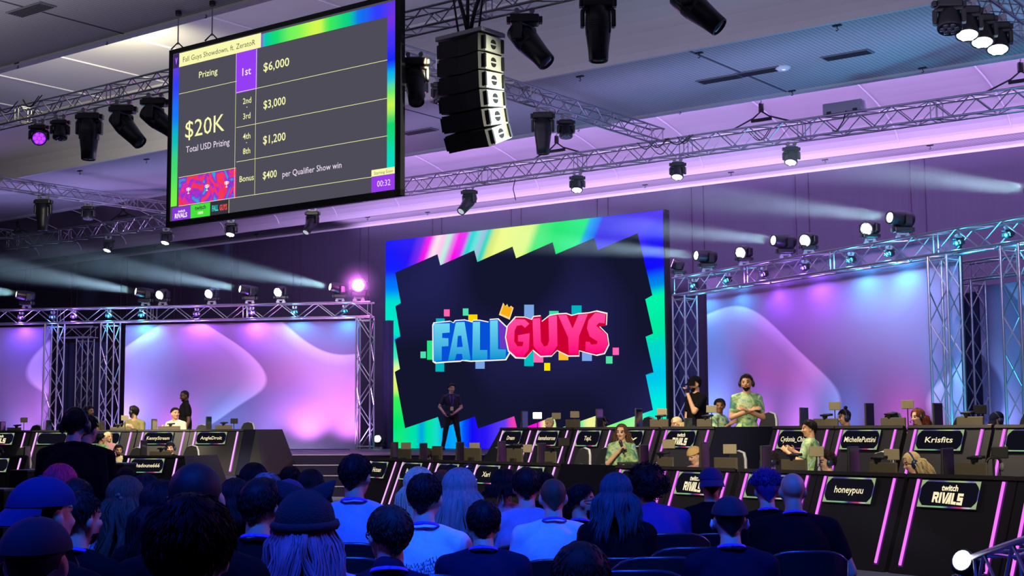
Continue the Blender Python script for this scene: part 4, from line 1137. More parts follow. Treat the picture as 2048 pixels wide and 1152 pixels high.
light('POINT', 'magenta_glow', lp + Vector((0, -.22, 0)), (1, .12, .85), 60, None, .1)

# small coloured lamps inside the wing trusses
PG = 'coloured par lamps inside the wing trusses'
def par(plane, px, lab, lens, color, energy, off=.0, aim=None, dz=0.0):
    s = plane.s_at(px, 560); at = plane.pt(s, TZ + .10 + dz, off)
    a = aim or (plane.n * .35 + Vector((0, 0, -1)))
    lp, a = lamp('par', lab, at, a, lens, PG, scale=.72)
    light('POINT', 'truss_glow', lp + Vector((0, 0, .05)) - plane.n * .12, color, energy * .2, None, .05)  # extra point added to tint the truss round the lamp
    light('SPOT', 'truss_wash', lp + a * .06, color, energy * .4, lp + a * 3, .06, spot=150, blend=1.0)
CY, VI, BLU = (.05, .62, 1.0), (.32, .10, 1.0), (.1, .25, 1.0)
for px, lens, c, e, lab in ((1388, GL_CYAN, CY, 170, 'cyan par lamp at the truss corner by the video wall'), (1455, GL_CYAN, CY, 170, 'cyan par lamp shining on the top of the wide backdrop'), (1528, GL_MAG, VI, 220, 'violet par lamp between cyan and violet stretches of truss'), (1610, GL_VIO, VI, 200, 'violet par lamp over the middle of the wide backdrop'),
        (1703, GL_CYAN, CY, 180, 'cyan par lamp near the end of the wide backdrop'), (1780, GL_CYAN, CY, 230, 'cyan par lamp lighting the end of the wide backdrop'), (1920, GL_CYAN, CY, 200, 'cyan par lamp in the truss over the cyan column'), (2020, GL_CYAN, CY, 160, 'cyan par lamp in the truss at the frame edge')):
    par(WR, px, lab, lens, c, e)
for px, lens, c, e, lab in ((45, GL_VIO, VI, 260, 'violet par lamp in the truss by the frame edge'), (108, GL_CYAN, BLU, 160, 'blue par lamp over the column behind the silhouettes'), (150, GL_VIO, VI, 260, 'violet par lamp over the dark gap'), (220, GL_CYAN, CY, 260, 'cyan par lamp over the cyan column'), (285, GL_CYAN, CY, 240, 'cyan par lamp over the blue stripe of the backdrop'),
        (395, GL_VIO, VI, 300, 'violet par lamp over the round shape of the backdrop'), (505, GL_VIO, VI, 320, 'violet par lamp under a beam light'), (590, GL_CYAN, CY, 190, 'cyan par lamp over the pale folds of the backdrop'), (690, GL_CYAN, CY, 120, 'cyan par lamp by the column at the video wall')):
    par(WL, px, lab, lens, c, e)
# column and backdrop uplights: unseen spots added at the feet, without fixtures
def foot(plane, px, color, e, lab, off=-.55, lens=None, aim_up=True, tgt=None):
    s = plane.s_at(px, 800, off); at = plane.pt(s, ZS + .03, off)
    tgt = tgt or plane.pt(s, 3.4, .2)
    light('SPOT', 'uplight', at + Vector((0, 0, .1)), color, e * (.6 if e < 320 else 1.3), tgt, .2, spot=110, blend=1.0)
PINK, MAGENTA, SKY, LILAC = (1, .26, .80), (.95, .16, .74), (.22, .50, 1.0), (.60, .36, 1.0)
for px, c, e, lab in ((110, LILAC, 420, 'uplight at the foot of the column behind the silhouettes'), (222, LILAC, 420, 'uplight at the foot of the cyan column'), (728, LILAC, 480, 'uplight at the foot of the column by the video wall')):
    foot(WL, px, c, e, lab, -.6, tgt=WL.pt(WL.s_at(px, 700), 3.2))
for px, c, e, lab in ((1372, SKY, 330, 'uplight at the foot of the column by the man in black cap'), (1896, CY, 520, 'uplight at the foot of the cyan column near the drape'), (2040, CY, 360, 'uplight at the foot of the last column')):
    foot(WR, px, c, e, lab, -.6, tgt=WR.pt(WR.s_at(px, 700), 3.2))
for px, c, e, lab in ((30, LILAC, 230, 'lilac uplight before the cut off backdrop'), (265, SKY, 170, 'blue uplight at the blue stripe of the backdrop'), (335, MAGENTA, 300, 'magenta uplight behind the standing man in black polo'), (432, SKY, 150, 'blue uplight in the middle of the wide backdrop'), (520, LILAC, 150, 'lilac uplight at the pale folds of the backdrop'), (605, PINK, 330, 'pink uplight by the top of the steps'), (690, PINK, 330, 'pink uplight beside the column at the video wall')):
    foot(WL, px, c, e, lab, -.5, tgt=WL.pt(WL.s_at(px, 700), 2.6, .35))
for px, c, e, lab in ((1410, SKY, 120, 'blue uplight at the edge of the wide backdrop'), (1470, PINK, 260, 'pink uplight between the two standing men'), (1555, PINK, 280, 'pink uplight behind the man in the patterned shirt'), (1650, SKY, 150, 'blue uplight in the middle of the wide backdrop behind the desks'), (1765, MAGENTA, 190, 'magenta uplight near the end of the wide backdrop'), (1985, SKY, 130, 'blue uplight before the narrow panel')):
    foot(WR, px, c, e, lab, -.45 if px < 1900 else 2.0, tgt=WR.pt(WR.s_at(px, 700, .4 if px < 1900 else 2.6), 2.6, .45 if px < 1900 else 2.6))
# the small white lamp on the stage floor at the foot of the video wall
q = LED.hit(757, 895, -.9)
lp, a = lamp('wash', 'small lit white lamp on the stage floor at the foot of the video wall', Vector((q.x, q.y, ZS + .03)), (-.15, -1, .25), GL_WHITE, GW, True, scale=.9)
# lamp on a low truss in the near corner
q0 = at_depth(1990, 1142, 9.6); q1 = at_depth(2150, 1110, 8.0)
truss('floor_truss', 'low truss in the near corner carrying a bright white lamp', 'truss', (q0.x, q0.y, q0.z - .06), (q1.x, q1.y, q1.z - .02), .3, None, .34, ALU, .022, plate=False)
b = MB()
o = thing('truss_stand', 'dark stand holding up the low truss in the near corner', 'stand', Matrix.Translation((q1.x * .6 + q0.x * .4, q1.y * .6 + q0.y * .4, 0)))
zt_ = min(q0.z, q1.z) - .24
b = MB(); b.tube((0, 0, 0.03), (0, 0, zt_), .035, n=8); b.build('pole', BLACK, o); b = MB(); b.box((0, 0, .015), (.6, .6, .03)); b.build('base_plate', BLACK, o)
b = MB(); b.box((0, 0, zt_ + .015), (.3, .3, .03)); b.build('top_plate', BLACK, o)
lw = at_depth(1938, 1172, 9.75)
lp, a = lamp('wash', 'bright white wash lamp at the end of the low corner truss', lw, (-.62, -.55, .30), GL_WHITE, GW, True, scale=.56)
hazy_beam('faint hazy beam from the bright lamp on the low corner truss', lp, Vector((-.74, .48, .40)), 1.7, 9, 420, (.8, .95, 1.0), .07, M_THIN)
# ------------------------------------------------------------------ player desks
M_DESK = mat('black_desk_laminate', (22, 21, 27), .38, spec=.35, scale=8, vary=.06)
M_DESKT = mat('desk_edge', (34, 31, 34), .5, spec=.3)
M_STRIPHALO = mat('painted_strip_halo', (90, 30, 130), .5)  # purple band painted as the glow round the light strips
ST_PINK = emat('strip_pink', (236, 112, 252), 1.25)
ST_PALE = emat('strip_pale', (240, 178, 252), 1.15)
DH, LEAN, UW = 1.03, .41, 1.40
FACE = Matrix.Translation((0, -LEAN, 0)) @ Matrix.Rotation(-math.atan2(LEAN, DH), 4, 'X')
FH = math.hypot(LEAN, DH)
TXT = (255, 240, 196)
NAMECOL = [(.0, (150, 150, 165)), (.15, (70, 68, 110)), (.35, (80, 72, 140)), (.5, (135, 160, 120)), (.7, (170, 195, 140)), (.85, (120, 110, 190)), (1.0, (190, 200, 215))]
NAMECOLB = [(.0, (175, 215, 160)), (.2, (140, 172, 130)), (.42, (120, 190, 140)), (.55, (60, 50, 120)), (.75, (190, 60, 110)), (.82, (200, 180, 190)), (1.0, (150, 215, 160))]
def sign_meshes():
    b = MB(); b.box((0, .0, 0), (.77, .035, .30)); body = b
    f = MB(); w, h, e = .385, .15, .017
    for n_, z0, z1, ctrl in ((0, h - e, h, NAMECOL), (1, -h, -h + e, NAMECOLB)):
        for k in range(24):
            x0, x1 = -w + 2 * w * k / 24, -w + 2 * w * (k + 1) / 24
            c0, c1 = tuple(ramp(ctrl, k / 24)), tuple(ramp(ctrl, (k + 1) / 24))
            f.add([(x0, -.0185, z0), (x1, -.0185, z0), (x1, -.0185, z1), (x0, -.0185, z1)], [(0, 1, 2, 3)], None, 0, False, [c0, c1, c1, c0])
    for sx in (-1, 1):
        f.add([(sx * w, -.0184, -h), (sx * (w - .01), -.0184, -h), (sx * (w - .01), -.0184, h), (sx * w, -.0184, h)], [(0, 1, 2, 3) if sx < 0 else (1, 0, 3, 2)], None, 0, False, lin((92, 84, 165)))
        for sz in (-1, 1):
            P = [(sx * w, -.0188, sz * h), (sx * (w - .085), -.0188, sz * h), (sx * (w - .06), -.0188, sz * (h - .022)), (sx * (w - .022), -.0188, sz * (h - .062)), (sx * w, -.0188, sz * (h - .1))]
            f.add(P, [tuple(range(5))], None, 0, False, lin((150, 172, 128)))
    return body, f
SIGN_B, SIGN_F = sign_meshes()
M_SIGN = emat('sign_black', (16, 16, 26), 1.0)
DESKS = {}
def desk_unit(lab, row, s, base, text, pale, sign=True, group='player desks', width=1.4):
    M = row.mat(s, base) @ Matrix.Diagonal((width / UW, 1, 1, 1))
    r = thing('player_desk', lab, 'desk', M, group)
    g = UW / 2 - .006
    key = 'meshes'
    if key not in DESKS:
        D = {}
        b = MB(); b.box((0, .015, FH / 2), (2 * g, .03, FH), FACE); D['front_panel'] = (b, M_DESK)
        b = MB(); b.box((0, .0, FH - .022), (2 * g, .05, .044), FACE); D['top_rail'] = (b, M_DESKT)
        b = MB(); b.box((0, .335, .725), (2 * g - .05, .57, .03), bev=.006); D['tabletop'] = (b, M_DESK)
        prof = [(-LEAN + .05, 0), (.02, 1.0), (.05, 1.0), (.06, .70), (.62, .70), (.62, 0)]
        for k, x in (('side_panel', -g + .012), ('side_panel_b', g - .012)):
            b = MB()
            n = len(prof); vs = [(x - .011, p[0], p[1]) for p in prof] + [(x + .011, p[0], p[1]) for p in prof]
            b.add(vs, [tuple(range(n)), tuple(range(n, 2 * n))[::-1]] + [(i, (i + 1) % n, n + (i + 1) % n, n + i) for i in range(n)])
            D[k] = (b, M_DESK)
        for k, x in (('light_strip', -.55), ('light_strip_b', .55)):
            b = MB(); b.box((x, -.012, .57), (.032, .026, .96), FACE, bev=.008); D[k] = (b, ST_PINK)
            b = MB(); b.box((x + .004, -.004, .565), (.06, .008, .985), FACE); D[k + '_halo'] = (b, M_STRIPHALO)
        for k in D:
            o = D[k][0].build(k, D[k][1]); D[k] = o.data; bpy.data.objects.remove(o)
        o = SIGN_B.build('sign', M_SIGN); D['sign'] = o.data; bpy.data.objects.remove(o)
        o = SIGN_F.build('sign_frame', SCREEN); D['sign_frame'] = o.data; bpy.data.objects.remove(o)
        DESKS[key] = D
    D = DESKS[key]
    def put(k, parent, M=None, name=None, material=None):
        o = bpy.data.objects.new(name or k, D[k]); COL.objects.link(o); o.parent = parent
        if M is not None: o.matrix_local = M
        if material: o.material_slots[0].link = 'OBJECT'; o.material_slots[0].material = material
        return o
    for k in ('front_panel', 'top_rail', 'tabletop', 'side_panel'): put(k, r)
    put('side_panel_b', r, name='side_panel')
    for k in ('light_strip', 'light_strip_b'):
        c = put(k, r, name='light_strip', material=ST_PALE if pale else None); put(k + '_halo', c, name='painted_strip_halo')
    if sign:
        sg = put('sign', r, FACE @ Matrix.Translation((-.09, -.02, .885)))
        put('sign_frame', sg)
        if text:
            b = MB()
            if text == 'LOGO': rivals_logo(b, None, -.20, .20, -.115, .105, lin(TXT), -.0195)
            else:
                n = min(.62, .050 * len(text) + .06) if len(text) < 12 else .64
                put_text(b, text, None, -n / 2, n / 2, -.035, .078, lin(TXT), .012, -.0195)
            b.build('lettering', SCREEN, sg)
    return r
def end_panel(lab, row, s, base, side):
    """Angled end of a desk row; SIDE +1 continues along the row's direction."""
    M = row.mat(s, base)
    b = MB(); q = side
    P = [(0, 0, DH), (q * .05, 1.25, DH), (q * .47, 1.3, 0), (q * .42, -LEAN, 0), (0, -LEAN, 0)]
    vs = P + [(0, 1.25, DH), (0, 1.3, 0)]
    fs = [(0, 3, 1), (3, 2, 1), (0, 4, 3), (0, 1, 5), (1, 2, 6, 5), (0, 5, 6, 4), (4, 6, 2, 3)]
    fs = [(0, 4, 3), (0, 3, 2, 1), (0, 1, 5), (1, 2, 6, 5), (0, 5, 6, 4), (4, 6, 2, 3)]
    if q < 0: fs = [f[::-1] for f in fs]
    b.add(vs, fs)
    o = b.build('desk_end', M_DESK, None, M); return tag(o, lab, 'desk end panel', 'angled ends of the desk rows')
def filler(lab, row, s0, s1, base):
    b = MB(); b.box((0, .015, FH / 2), (s1 - s0 - .02, .03, FH), FACE)
    o = b.build('blank_panel', mat('navy_cloth', (12, 12, 28), .9, spec=.05), None, row.mat((s0 + s1) / 2, base)); return tag(o, lab, 'panel', 'blank panels between desks')
def sgn_s(row, px): # desk centre from the image column of its sign centre
    return row.s_at(px, 870, -.08) + .09
ORD = ['first', 'second', 'third', 'fourth', 'fifth', 'sixth', 'seventh', 'eighth', 'ninth', 'tenth', 'eleventh']
RB = [(1024, 'Dream'), (1096, 'hannahxxrose'), (1178, 'TapL'), (1262, '      ny'), (1363, 'LOGO'), (1592, 'Cydonia_Chiara'), (1722, 'MichellePuttini'), (1881, 'Krisfits'), (2070, 'K')]
RF = [(757, 'Hctuan'), (823, 'ButOu'), (895, 'hnefianna'), (975, 'Xari'), (1061, None), (1270, None), (1388, 'LOGO'), (1535, None), (1698, 'honeypuu'), (1897, 'LOGO'), (2130, None)]
LB = [(0, 'LOGO'), (106, None), (212, None), (318, 'KennyStream'), (424, 'AngleDroit')]
LF = [(-12, None), (296, 'Chadoune666')]
WHERE = {'RB': 'right-hand back row', 'RF': 'right-hand front row', 'LB': 'left-hand back row', 'LF': 'left-hand front row'}
for key, row, lst, base, pale in (('RB', ROW_RB, RB, ZR, False), ('RF', ROW_RF, RF, 0.0, False), ('LB', ROW_LB, LB, ZR, True), ('LF', ROW_LF, LF, 0.0, True)):
    lst2 = lst if key[0] == 'R' else lst[::-1]
    prev = None
    ctr = [sgn_s(row, p) for p, _t in lst2]; wid = []
    for k in range(len(ctr)):
        near = [abs(ctr[k] - ctr[j]) for j in (k - 1, k + 1) if 0 <= j < len(ctr)]
        near = [q for q in near if q < 1.75]
        wid.append(min(near) - .004 if near else 1.4)
    for k, (px, tx) in enumerate(lst2):
        s = ctr[k]
        what = 'with the block logo on its sign' if tx == 'LOGO' else 'with a name sign' if tx else 'with its sign mostly hidden'
        desk_unit(f'player desk {what}, {ORD[k]} from the steps, {WHERE[key]}', row, s, base, tx, pale or px < 1240, width=wid[k])
        if key[0] == 'R' and prev is not None and s - prev > 1.75:
            filler(f'dark blank panel filling the gap after the {ORD[k - 1]} desk, {WHERE[key]}', row, prev + wid[k - 1] / 2, s - wid[k] / 2, base)
        prev = s
    if key == 'RB':
        end_panel('angled dark end of the back desk row beside the video wall', row, ctr[0] - wid[0] / 2, base, -1)
    if key == 'RF':
        end_panel('angled dark end of the front desk row beside the steps', row, ctr[0] - wid[0] / 2, base, -1)
    if key == 'LB':
        s = ctr[0] + wid[0] / 2
        filler('blank front panel between the last sign and the green lit desk end', row, s, s + .3, base)
        end_panel('angled desk end lit green at the steps', row, s + .3, base, 1)
    if key == 'LF':
        end_panel('angled bluish desk end below the green lit one', row, ctr[0] + wid[0] / 2, base, 1)
# risers under the back rows
for lab, row, a, b_ in (('low dark riser under the back desk row by the video wall', ROW_RB, sgn_s(ROW_RB, 1024) - 1.0, sgn_s(ROW_RB, 2070) + 4), ('low dark riser under the back desk row across the steps', ROW_LB, sgn_s(ROW_LB, 0) - 6, sgn_s(ROW_LB, 424) + .7)):
    b = MB(); b.box((0, 0, ZR / 2 - .002), (b_ - a, 3.0, ZR - .004)); o = b.build('riser_platform', M_STAGEF, None, row.mat((a + b_) / 2, 0, 1.0)); tag(o, lab, 'platform', 'risers under the desks')

# ------------------------------------------------------------------ equipment on the desks
def gear_pt(row, px, off, py=870):
    return row.hit(px, py, off)
ROWS = {'RB': (ROW_RB, ZR), 'RF': (ROW_RF, 0.0), 'LB': (ROW_LB, ZR), 'LF': (ROW_LF, 0.0)}
M_PURPLEREF = mat('glossy_screen', (30, 26, 44), .12)  # violet tint puts a reflection into the colour of the dark screens
def side_monitor(key, px, ytop, lab, wpx=20):
    row, base = ROWS[key]; p = gear_pt(row, px, .40); tt = base + .7425; z1 = gear_pt(row, px, .40, ytop).z
    M = Matrix.Translation((p.x, p.y, tt)) @ Matrix.Rotation(math.atan2(-p.x, p.y) + rad(70), 4, 'Z')
    r = thing('upright_monitor', lab, 'monitor', M, 'upright monitors on the desks')
    h = z1 - tt; ph = min(.62, h - .05); zc = h - ph / 2
    b = MB(); b.box((0, 0, zc), (.34, .026, ph), bev=.006); b.build('panel', DARKPLASTIC, r)
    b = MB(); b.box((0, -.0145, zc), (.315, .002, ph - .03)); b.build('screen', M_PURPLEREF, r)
    b = MB(); b.box((0, .035, zc), (.12, .05, .16), bev=.01); b.tube((0, .06, 0), (0, .06, zc), .022, n=8); b.build('stand', ALUD, r)
    b = MB(); b.box((0, .05, .008), (.22, .2, .016)); b.build('stand_base', BLACK, r)
def main_monitor(key, px0, px1, ytop, lab, cam_px=None, cam_y=None):
    row, base = ROWS[key]; p0, p1 = gear_pt(row, px0, .34), gear_pt(row, px1, .34); c = (p0 + p1) / 2; tt = base + .7425; w = min(.75, (p1 - p0).length)
    z1 = row.hit((px0 + px1) / 2, ytop, .34).z; h = z1 - tt
    M = Matrix.Translation((c.x, c.y, tt)) @ Matrix.Rotation(-row.a, 4, 'Z')
    r = thing('desk_monitor', lab, 'monitor', M, 'wide monitors on the desks')
    b = MB(); b.box((0, 0, h - .17), (w, .03, .34), bev=.008); b.build('panel', OLIVE, r)
    b = MB(); b.box((0, .017, h - .17), (w - .03, .003, .31)); b.build('screen', emat('game_screen', (70, 90, 150), .8), r)
    b = MB(); b.box((0, -.03, h - .2), (.14, .05, .1), bev=.01); b.tube((0, -.04, 0), (0, -.04, h - .2), .02, n=8); b.build('stand', DARKPLASTIC, r)
    b = MB(); b.box((0, -.03, .008), (.26, .18, .016)); b.build('stand_base', DARKPLASTIC, r)
    if cam_px:
        q = row.hit(cam_px, cam_y or ytop, .34)
        M2 = Matrix.Translation((q.x, q.y, z1 + .003)) @ Matrix.Rotation(-row.a, 4, 'Z')
        r2 = thing('webcam', lab.replace('wide grey-backed monitor on', 'small black camera clipped on the monitor of', 1), 'camera', M2, 'cameras on the monitors')
        b = MB(); b.box((0, 0, .045), (.17, .05, .03), bev=.01); b.path([(-.06, .02, .05), (.0, .08, .055), (.05, .12, .055)], .018, 6); b.build('camera_body', BLACK, r2)
        b = MB(); b.prism([(-.04, 0), (.04, 0), (.012, .05), (-.012, .05)], -.02, .02, Matrix.Translation((0, 0, .03)) @ Matrix.Rotation(-pi / 2, 4, 'X')); b.box((0, .0, .012), (.05, .05, .024)); b.build('clip', BLACK, r2)
def key_panel(key, px, yc, lab, dark=False, lit=False, wpx=20):
    row, base = ROWS[key]; p = gear_pt(row, px, .56); tt = base + .7425; z = gear_pt(row, px, .56, yc).z
    M = Matrix.Translation((p.x, p.y, tt)) @ Matrix.Rotation(math.atan2(-p.x, p.y) + rad(12 if dark else 0), 4, 'Z')
    r = thing('light_panel', lab, 'light panel', M, 'small light panels on stalks')
    h = z - tt
    b = MB(); b.box((0, 0, h), (.175, .03, .125), bev=.008); b.build('panel_head', emat('lit_panel', (255, 250, 225), 3.0) if lit else BLACK if dark else TAN, r)
    b = MB(); b.tube((0, .025, 0), (0, .025, h), .008, n=6); b.box((0, .022, h), (.03, .03, .04)); b.build('stalk', BLACK, r)
    b = MB(); b.box((0, .03, .008), (.12, .1, .016)); b.build('stalk_base', BLACK, r)
CHAIR = None
M_CHAIR = mat('chair_leatherette', (34, 34, 38), .4)
M_CHAIRT = mat('chair_trim', (150, 150, 158), .4)
def gaming_chair(M, lab):
    global CHAIR
    if CHAIR is None:
        r = thing('gaming_chair', lab, 'chair', M, 'black gaming chairs behind the desks')
        b = MB(); prof = [(-.24, 0), (-.27, .25), (-.26, .45), (-.20, .6), (-.17, .74), (-.12, .84), (0, .87), (.12, .84), (.17, .74), (.20, .6), (.26, .45), (.27, .25), (.24, 0)]
        R_ = Matrix.Translation((0, .22, .48)) @ Matrix.Rotation(rad(78), 4, 'X')
        b.prism(prof, -.05, .05, R_); b.ell((0, .45, .0), (.17, .2, .075), R_); b.ell((0, .13, .01), (.2, .12, .07), R_); b.build('backrest', M_CHAIR, r)
        b = MB(); b.path([R_ @ Vector((p[0] * 1.02, p[1], 0)) for p in prof], .028, 6); b.build('edge_trim', M_CHAIRT, r)
        b = MB(); b.box((0, -.02, .44), (.5, .5, .1), bev=.035); b.build('seat', M_CHAIR, r)
        for s in (-1, 1):
            b = MB(); b.box((s * .31, -.02, .66), (.09, .28, .03), bev=.01); b.box((s * .29, 0, .52), (.04, .06, .26)); b.build('armrest', BLACK, r)
        b = MB(); b.tube((0, 0, .1), (0, 0, .4), .03, n=8); b.build('gas_lift', BLACK, r)
        b = MB()
        for k in range(5):
            a = 2 * pi * k / 5; b.tube((0, 0, .1), (.3 * cos(a), .3 * sin(a), .07), .025, n=6); b.ell((.3 * cos(a), .3 * sin(a), .032), (.03, .03, .032), nu=8, nv=6)
        b.build('star_base', BLACK, r)
        CHAIR = r; KIDS[r.name] = list(r.children); return r
    return dup(CHAIR, M, lab)
def chair_at(key, px, ytop, lab, off=1.2, yaw=0.0):
    """YTOP: image row of the top of the backrest."""
    row, base = ROWS[key]; p = gear_pt(row, px, off); z1 = gear_pt(row, px, off + .25, ytop).z
    k = max(.85, min(1.12, (z1 - base) / 1.33))
    return gaming_chair(Matrix.Translation((p.x, p.y, base)) @ Matrix.Rotation(-row.a + yaw, 4, 'Z') @ Matrix.Scale(k, 4), lab)
bpy.context.view_layer.update()
def D_(key, k): return f'{ORD[k]} desk of the {WHERE[key]}'
for key, k, px, yt in (('RB', 0, 1049, 822), ('RB', 2, 1199, 818), ('RB', 3, 1278, 817), ('RB', 4, 1377, 836), ('RB', 5, 1609, 815), ('RB', 6, 1740, 806), ('RB', 7, 1877, 806),
        ('RF', 0, 789, 884), ('RF', 1, 847, 886), ('RF', 2, 920, 884), ('RF', 3, 1003, 882), ('RF', 4, 1083, 886), ('RF', 5, 1287, 889), ('RF', 6, 1408, 884), ('RF', 7, 1530, 891), ('RF', 8, 1705, 893), ('RF', 9, 1893, 896),
        ('LB', 4, 5, 843), ('LB', 3, 97, 840), ('LB', 2, 204, 841), ('LB', 1, 308, 838), ('LB', 0, 417, 833), ('LF', 0, 288, 880), ('LF', 1, 55, 892)):
    side_monitor(key, px, yt, f'black upright monitor on the {D_(key, k)}')
for key, k, a, b_, yt, cp in (('RB', 1, 1132, 1160, 839, None), ('RB', 3, 1301, 1337, 838, 1318), ('RB', 4, 1395, 1424, 838, 1412), ('RB', 5, 1628, 1677, 837, 1650), ('RB', 6, 1763, 1812, 835, 1779), ('RB', 7, 1915, 1968, 833, 1933),
        ('RF', 0, 797, 822, 898, None), ('RF', 1, 865, 884, 892, None), ('RF', 2, 929, 962, 896, None), ('RF', 3, 1014, 1045, 897, 1029), ('RF', 4, 1090, 1112, 903, 1104), ('RF', 6, 1314, 1346, 914, 1322), ('RF', 7, 1428, 1473, 915, None), ('RF', 8, 1562, 1612, 919, 1585), ('RF', 9, 1738, 1792, 925, 1755), ('RF', 10, 1910, 1972, 925, 1949),
        ('LB', 4, 14, 42, 855, 33), ('LB', 2, 220, 250, 854, 236), ('LB', 1, 316, 360, 852, 341), ('LB', 0, 430, 464, 850, 447), ('LF', 0, 300, 344, 902, 322)):
    main_monitor(key, a, b_, yt, f'wide grey-backed monitor on the {D_(key, k)}', cp)
for key, k, px, yc, d, l in (('RB', 0, 1075, 831, 0, 1), ('RB', 1, 1113, 832, 0, 0), ('RB', 2, 1150, 829, 0, 0), ('RB', 3, 1325, 824, 0, 0), ('RB', 4, 1424, 818, 0, 0), ('RB', 5, 1671, 812, 0, 0), ('RB', 6, 1817, 809, 0, 0), ('RB', 7, 1962, 819, 1, 0),
        ('RF', 0, 812, 892, 0, 0), ('RF', 2, 949, 893, 0, 0), ('RF', 3, 1053, 897, 0, 0), ('RF', 4, 1128, 884, 1, 0), ('RF', 6, 1337, 888, 0, 0), ('RF', 7, 1459, 898, 0, 0), ('RF', 8, 1632, 903, 0, 0), ('RF', 9, 1782, 909, 0, 0), ('RF', 10, 1998, 905, 1, 0),
        ('LB', 4, 47, 840, 0, 0), ('LB', 2, 249, 836, 0, 0), ('LB', 0, 468, 842, 1, 0)):
    key_panel(key, px, yc, f'{"black" if d else "glowing white" if l else "tan"} light panel on a stalk at the {D_(key, k)}', d, l)
OFFS = {1583: 1.7, 1440: 1.6, 1136: 1.8, 1400: 1.3, 1178: 1.2}
for key, px, yt, lab in (('RB', 1270, 835, 'behind the fourth right-hand back desk'), ('RB', 1400, 833, 'beside the man in black cap'), ('RB', 1510, 826, 'in the gap beside the man in the patterned shirt'), ('RB', 1757, 826, 'behind the player with the hair bun'), ('RB', 1899, 834, 'behind the woman with red hair'), ('RB', 2036, 825, 'behind the player in the tilted cap'),
        ('RF', 894, 894, 'with a pale edge, by the blond player near the steps'), ('RF', 960, 896, 'behind the third right-hand front desk'), ('RF', 1136, 897, 'behind the fifth right-hand front desk'), ('RF', 1178, 896, 'standing empty in the desk gap by the woman with the microphone'), ('RF', 1440, 903, 'next to the player in the backward cap'),
        ('RF', 1583, 903, 'between the curly haired player and the standing man'), ('RF', 1727, 905, 'behind the brown haired player with headphones'), ('RF', 2060, 915, 'at the frame edge behind the last logo desk'),
        ('LB', 57, 851, 'behind the cut off logo desk across the steps'), ('LB', 391, 850, 'behind the player in the cream jacket'), ('LB', 483, 845, 'behind the end desk of the back row across the steps'), ('LF', 30, 895, 'at the frame edge in the front row across the steps'), ('LF', 259, 896, 'behind the bearded player near the blond woman'), ('LF', 368, 892, 'behind the player lit red in the front row across the steps')):
    chair_at(key, px, yt, f'black gaming chair {lab}', OFFS.get(px, 1.5))
# headset left on a stand
row, base = ROWS['RF']; p = gear_pt(row, 1985, .5)
r = thing('headset_stand', 'black stand holding an empty headset on the last logo desk of the front row', 'headset stand', Matrix.Translation((p.x, p.y, .7425)))
b = MB(); b.tube((0, 0, 0), (0, 0, .46), .012, n=6); b.box((0, 0, .46), (.06, .05, .02)); b.build('pole', BLACK, r); b = MB(); b.box((0, 0, .006), (.14, .14, .012)); b.build('stand_base', BLACK, r)
h = thing('headset', 'empty headset with pale ear pads hanging on its stand', 'headset', Matrix.Translation((p.x, p.y, 1.13)))
b = MB(); b.path([(.085 * cos(q), 0, .085 * sin(q)) for q in np.linspace(0, pi, 12)], .014, 6); b.build('headband', BLACK, h)
for s in (-1, 1):
    b = MB(); b.ell((s * .085, 0, -.02), (.025, .045, .05), nu=10, nv=8); b.build('ear_cup', mat('pale_ear_pad', (120, 118, 122), .5), h)
# dark cases standing in front of the front row across the steps
for k, (px0, px1, yt, D, lab) in enumerate(((16, 58, 940, 20.5, 'tall black case standing at the frame edge before the silhouettes'), (204, 250, 926, 23.5, 'black case with a pale lid edge in front of the blond woman'), (-40, 12, 978, 19.5, 'low black case with a white top edge cut by the frame'))):
    a, c = at_depth(px0, yt, D), at_depth(px1, yt, D); w = (c - a).length
    r = thing('equipment_case', lab, 'case', Matrix.Translation(((a.x + c.x) / 2, D, 0)) @ Matrix.Rotation(rad(-17), 4, 'Z'), 'black cases before the desks')
    b = MB(); b.box((0, .2, a.z / 2 - .02), (w, .4, a.z - .04), bev=.01); b.build('case_body', BLACKM, r)
    b = MB(); b.box((0, .2, a.z - .02), (w + .01, .41, .038), bev=.008); b.build('lid', mat('case_lid', (70, 78, 92), .4) if k else BLACK, r)
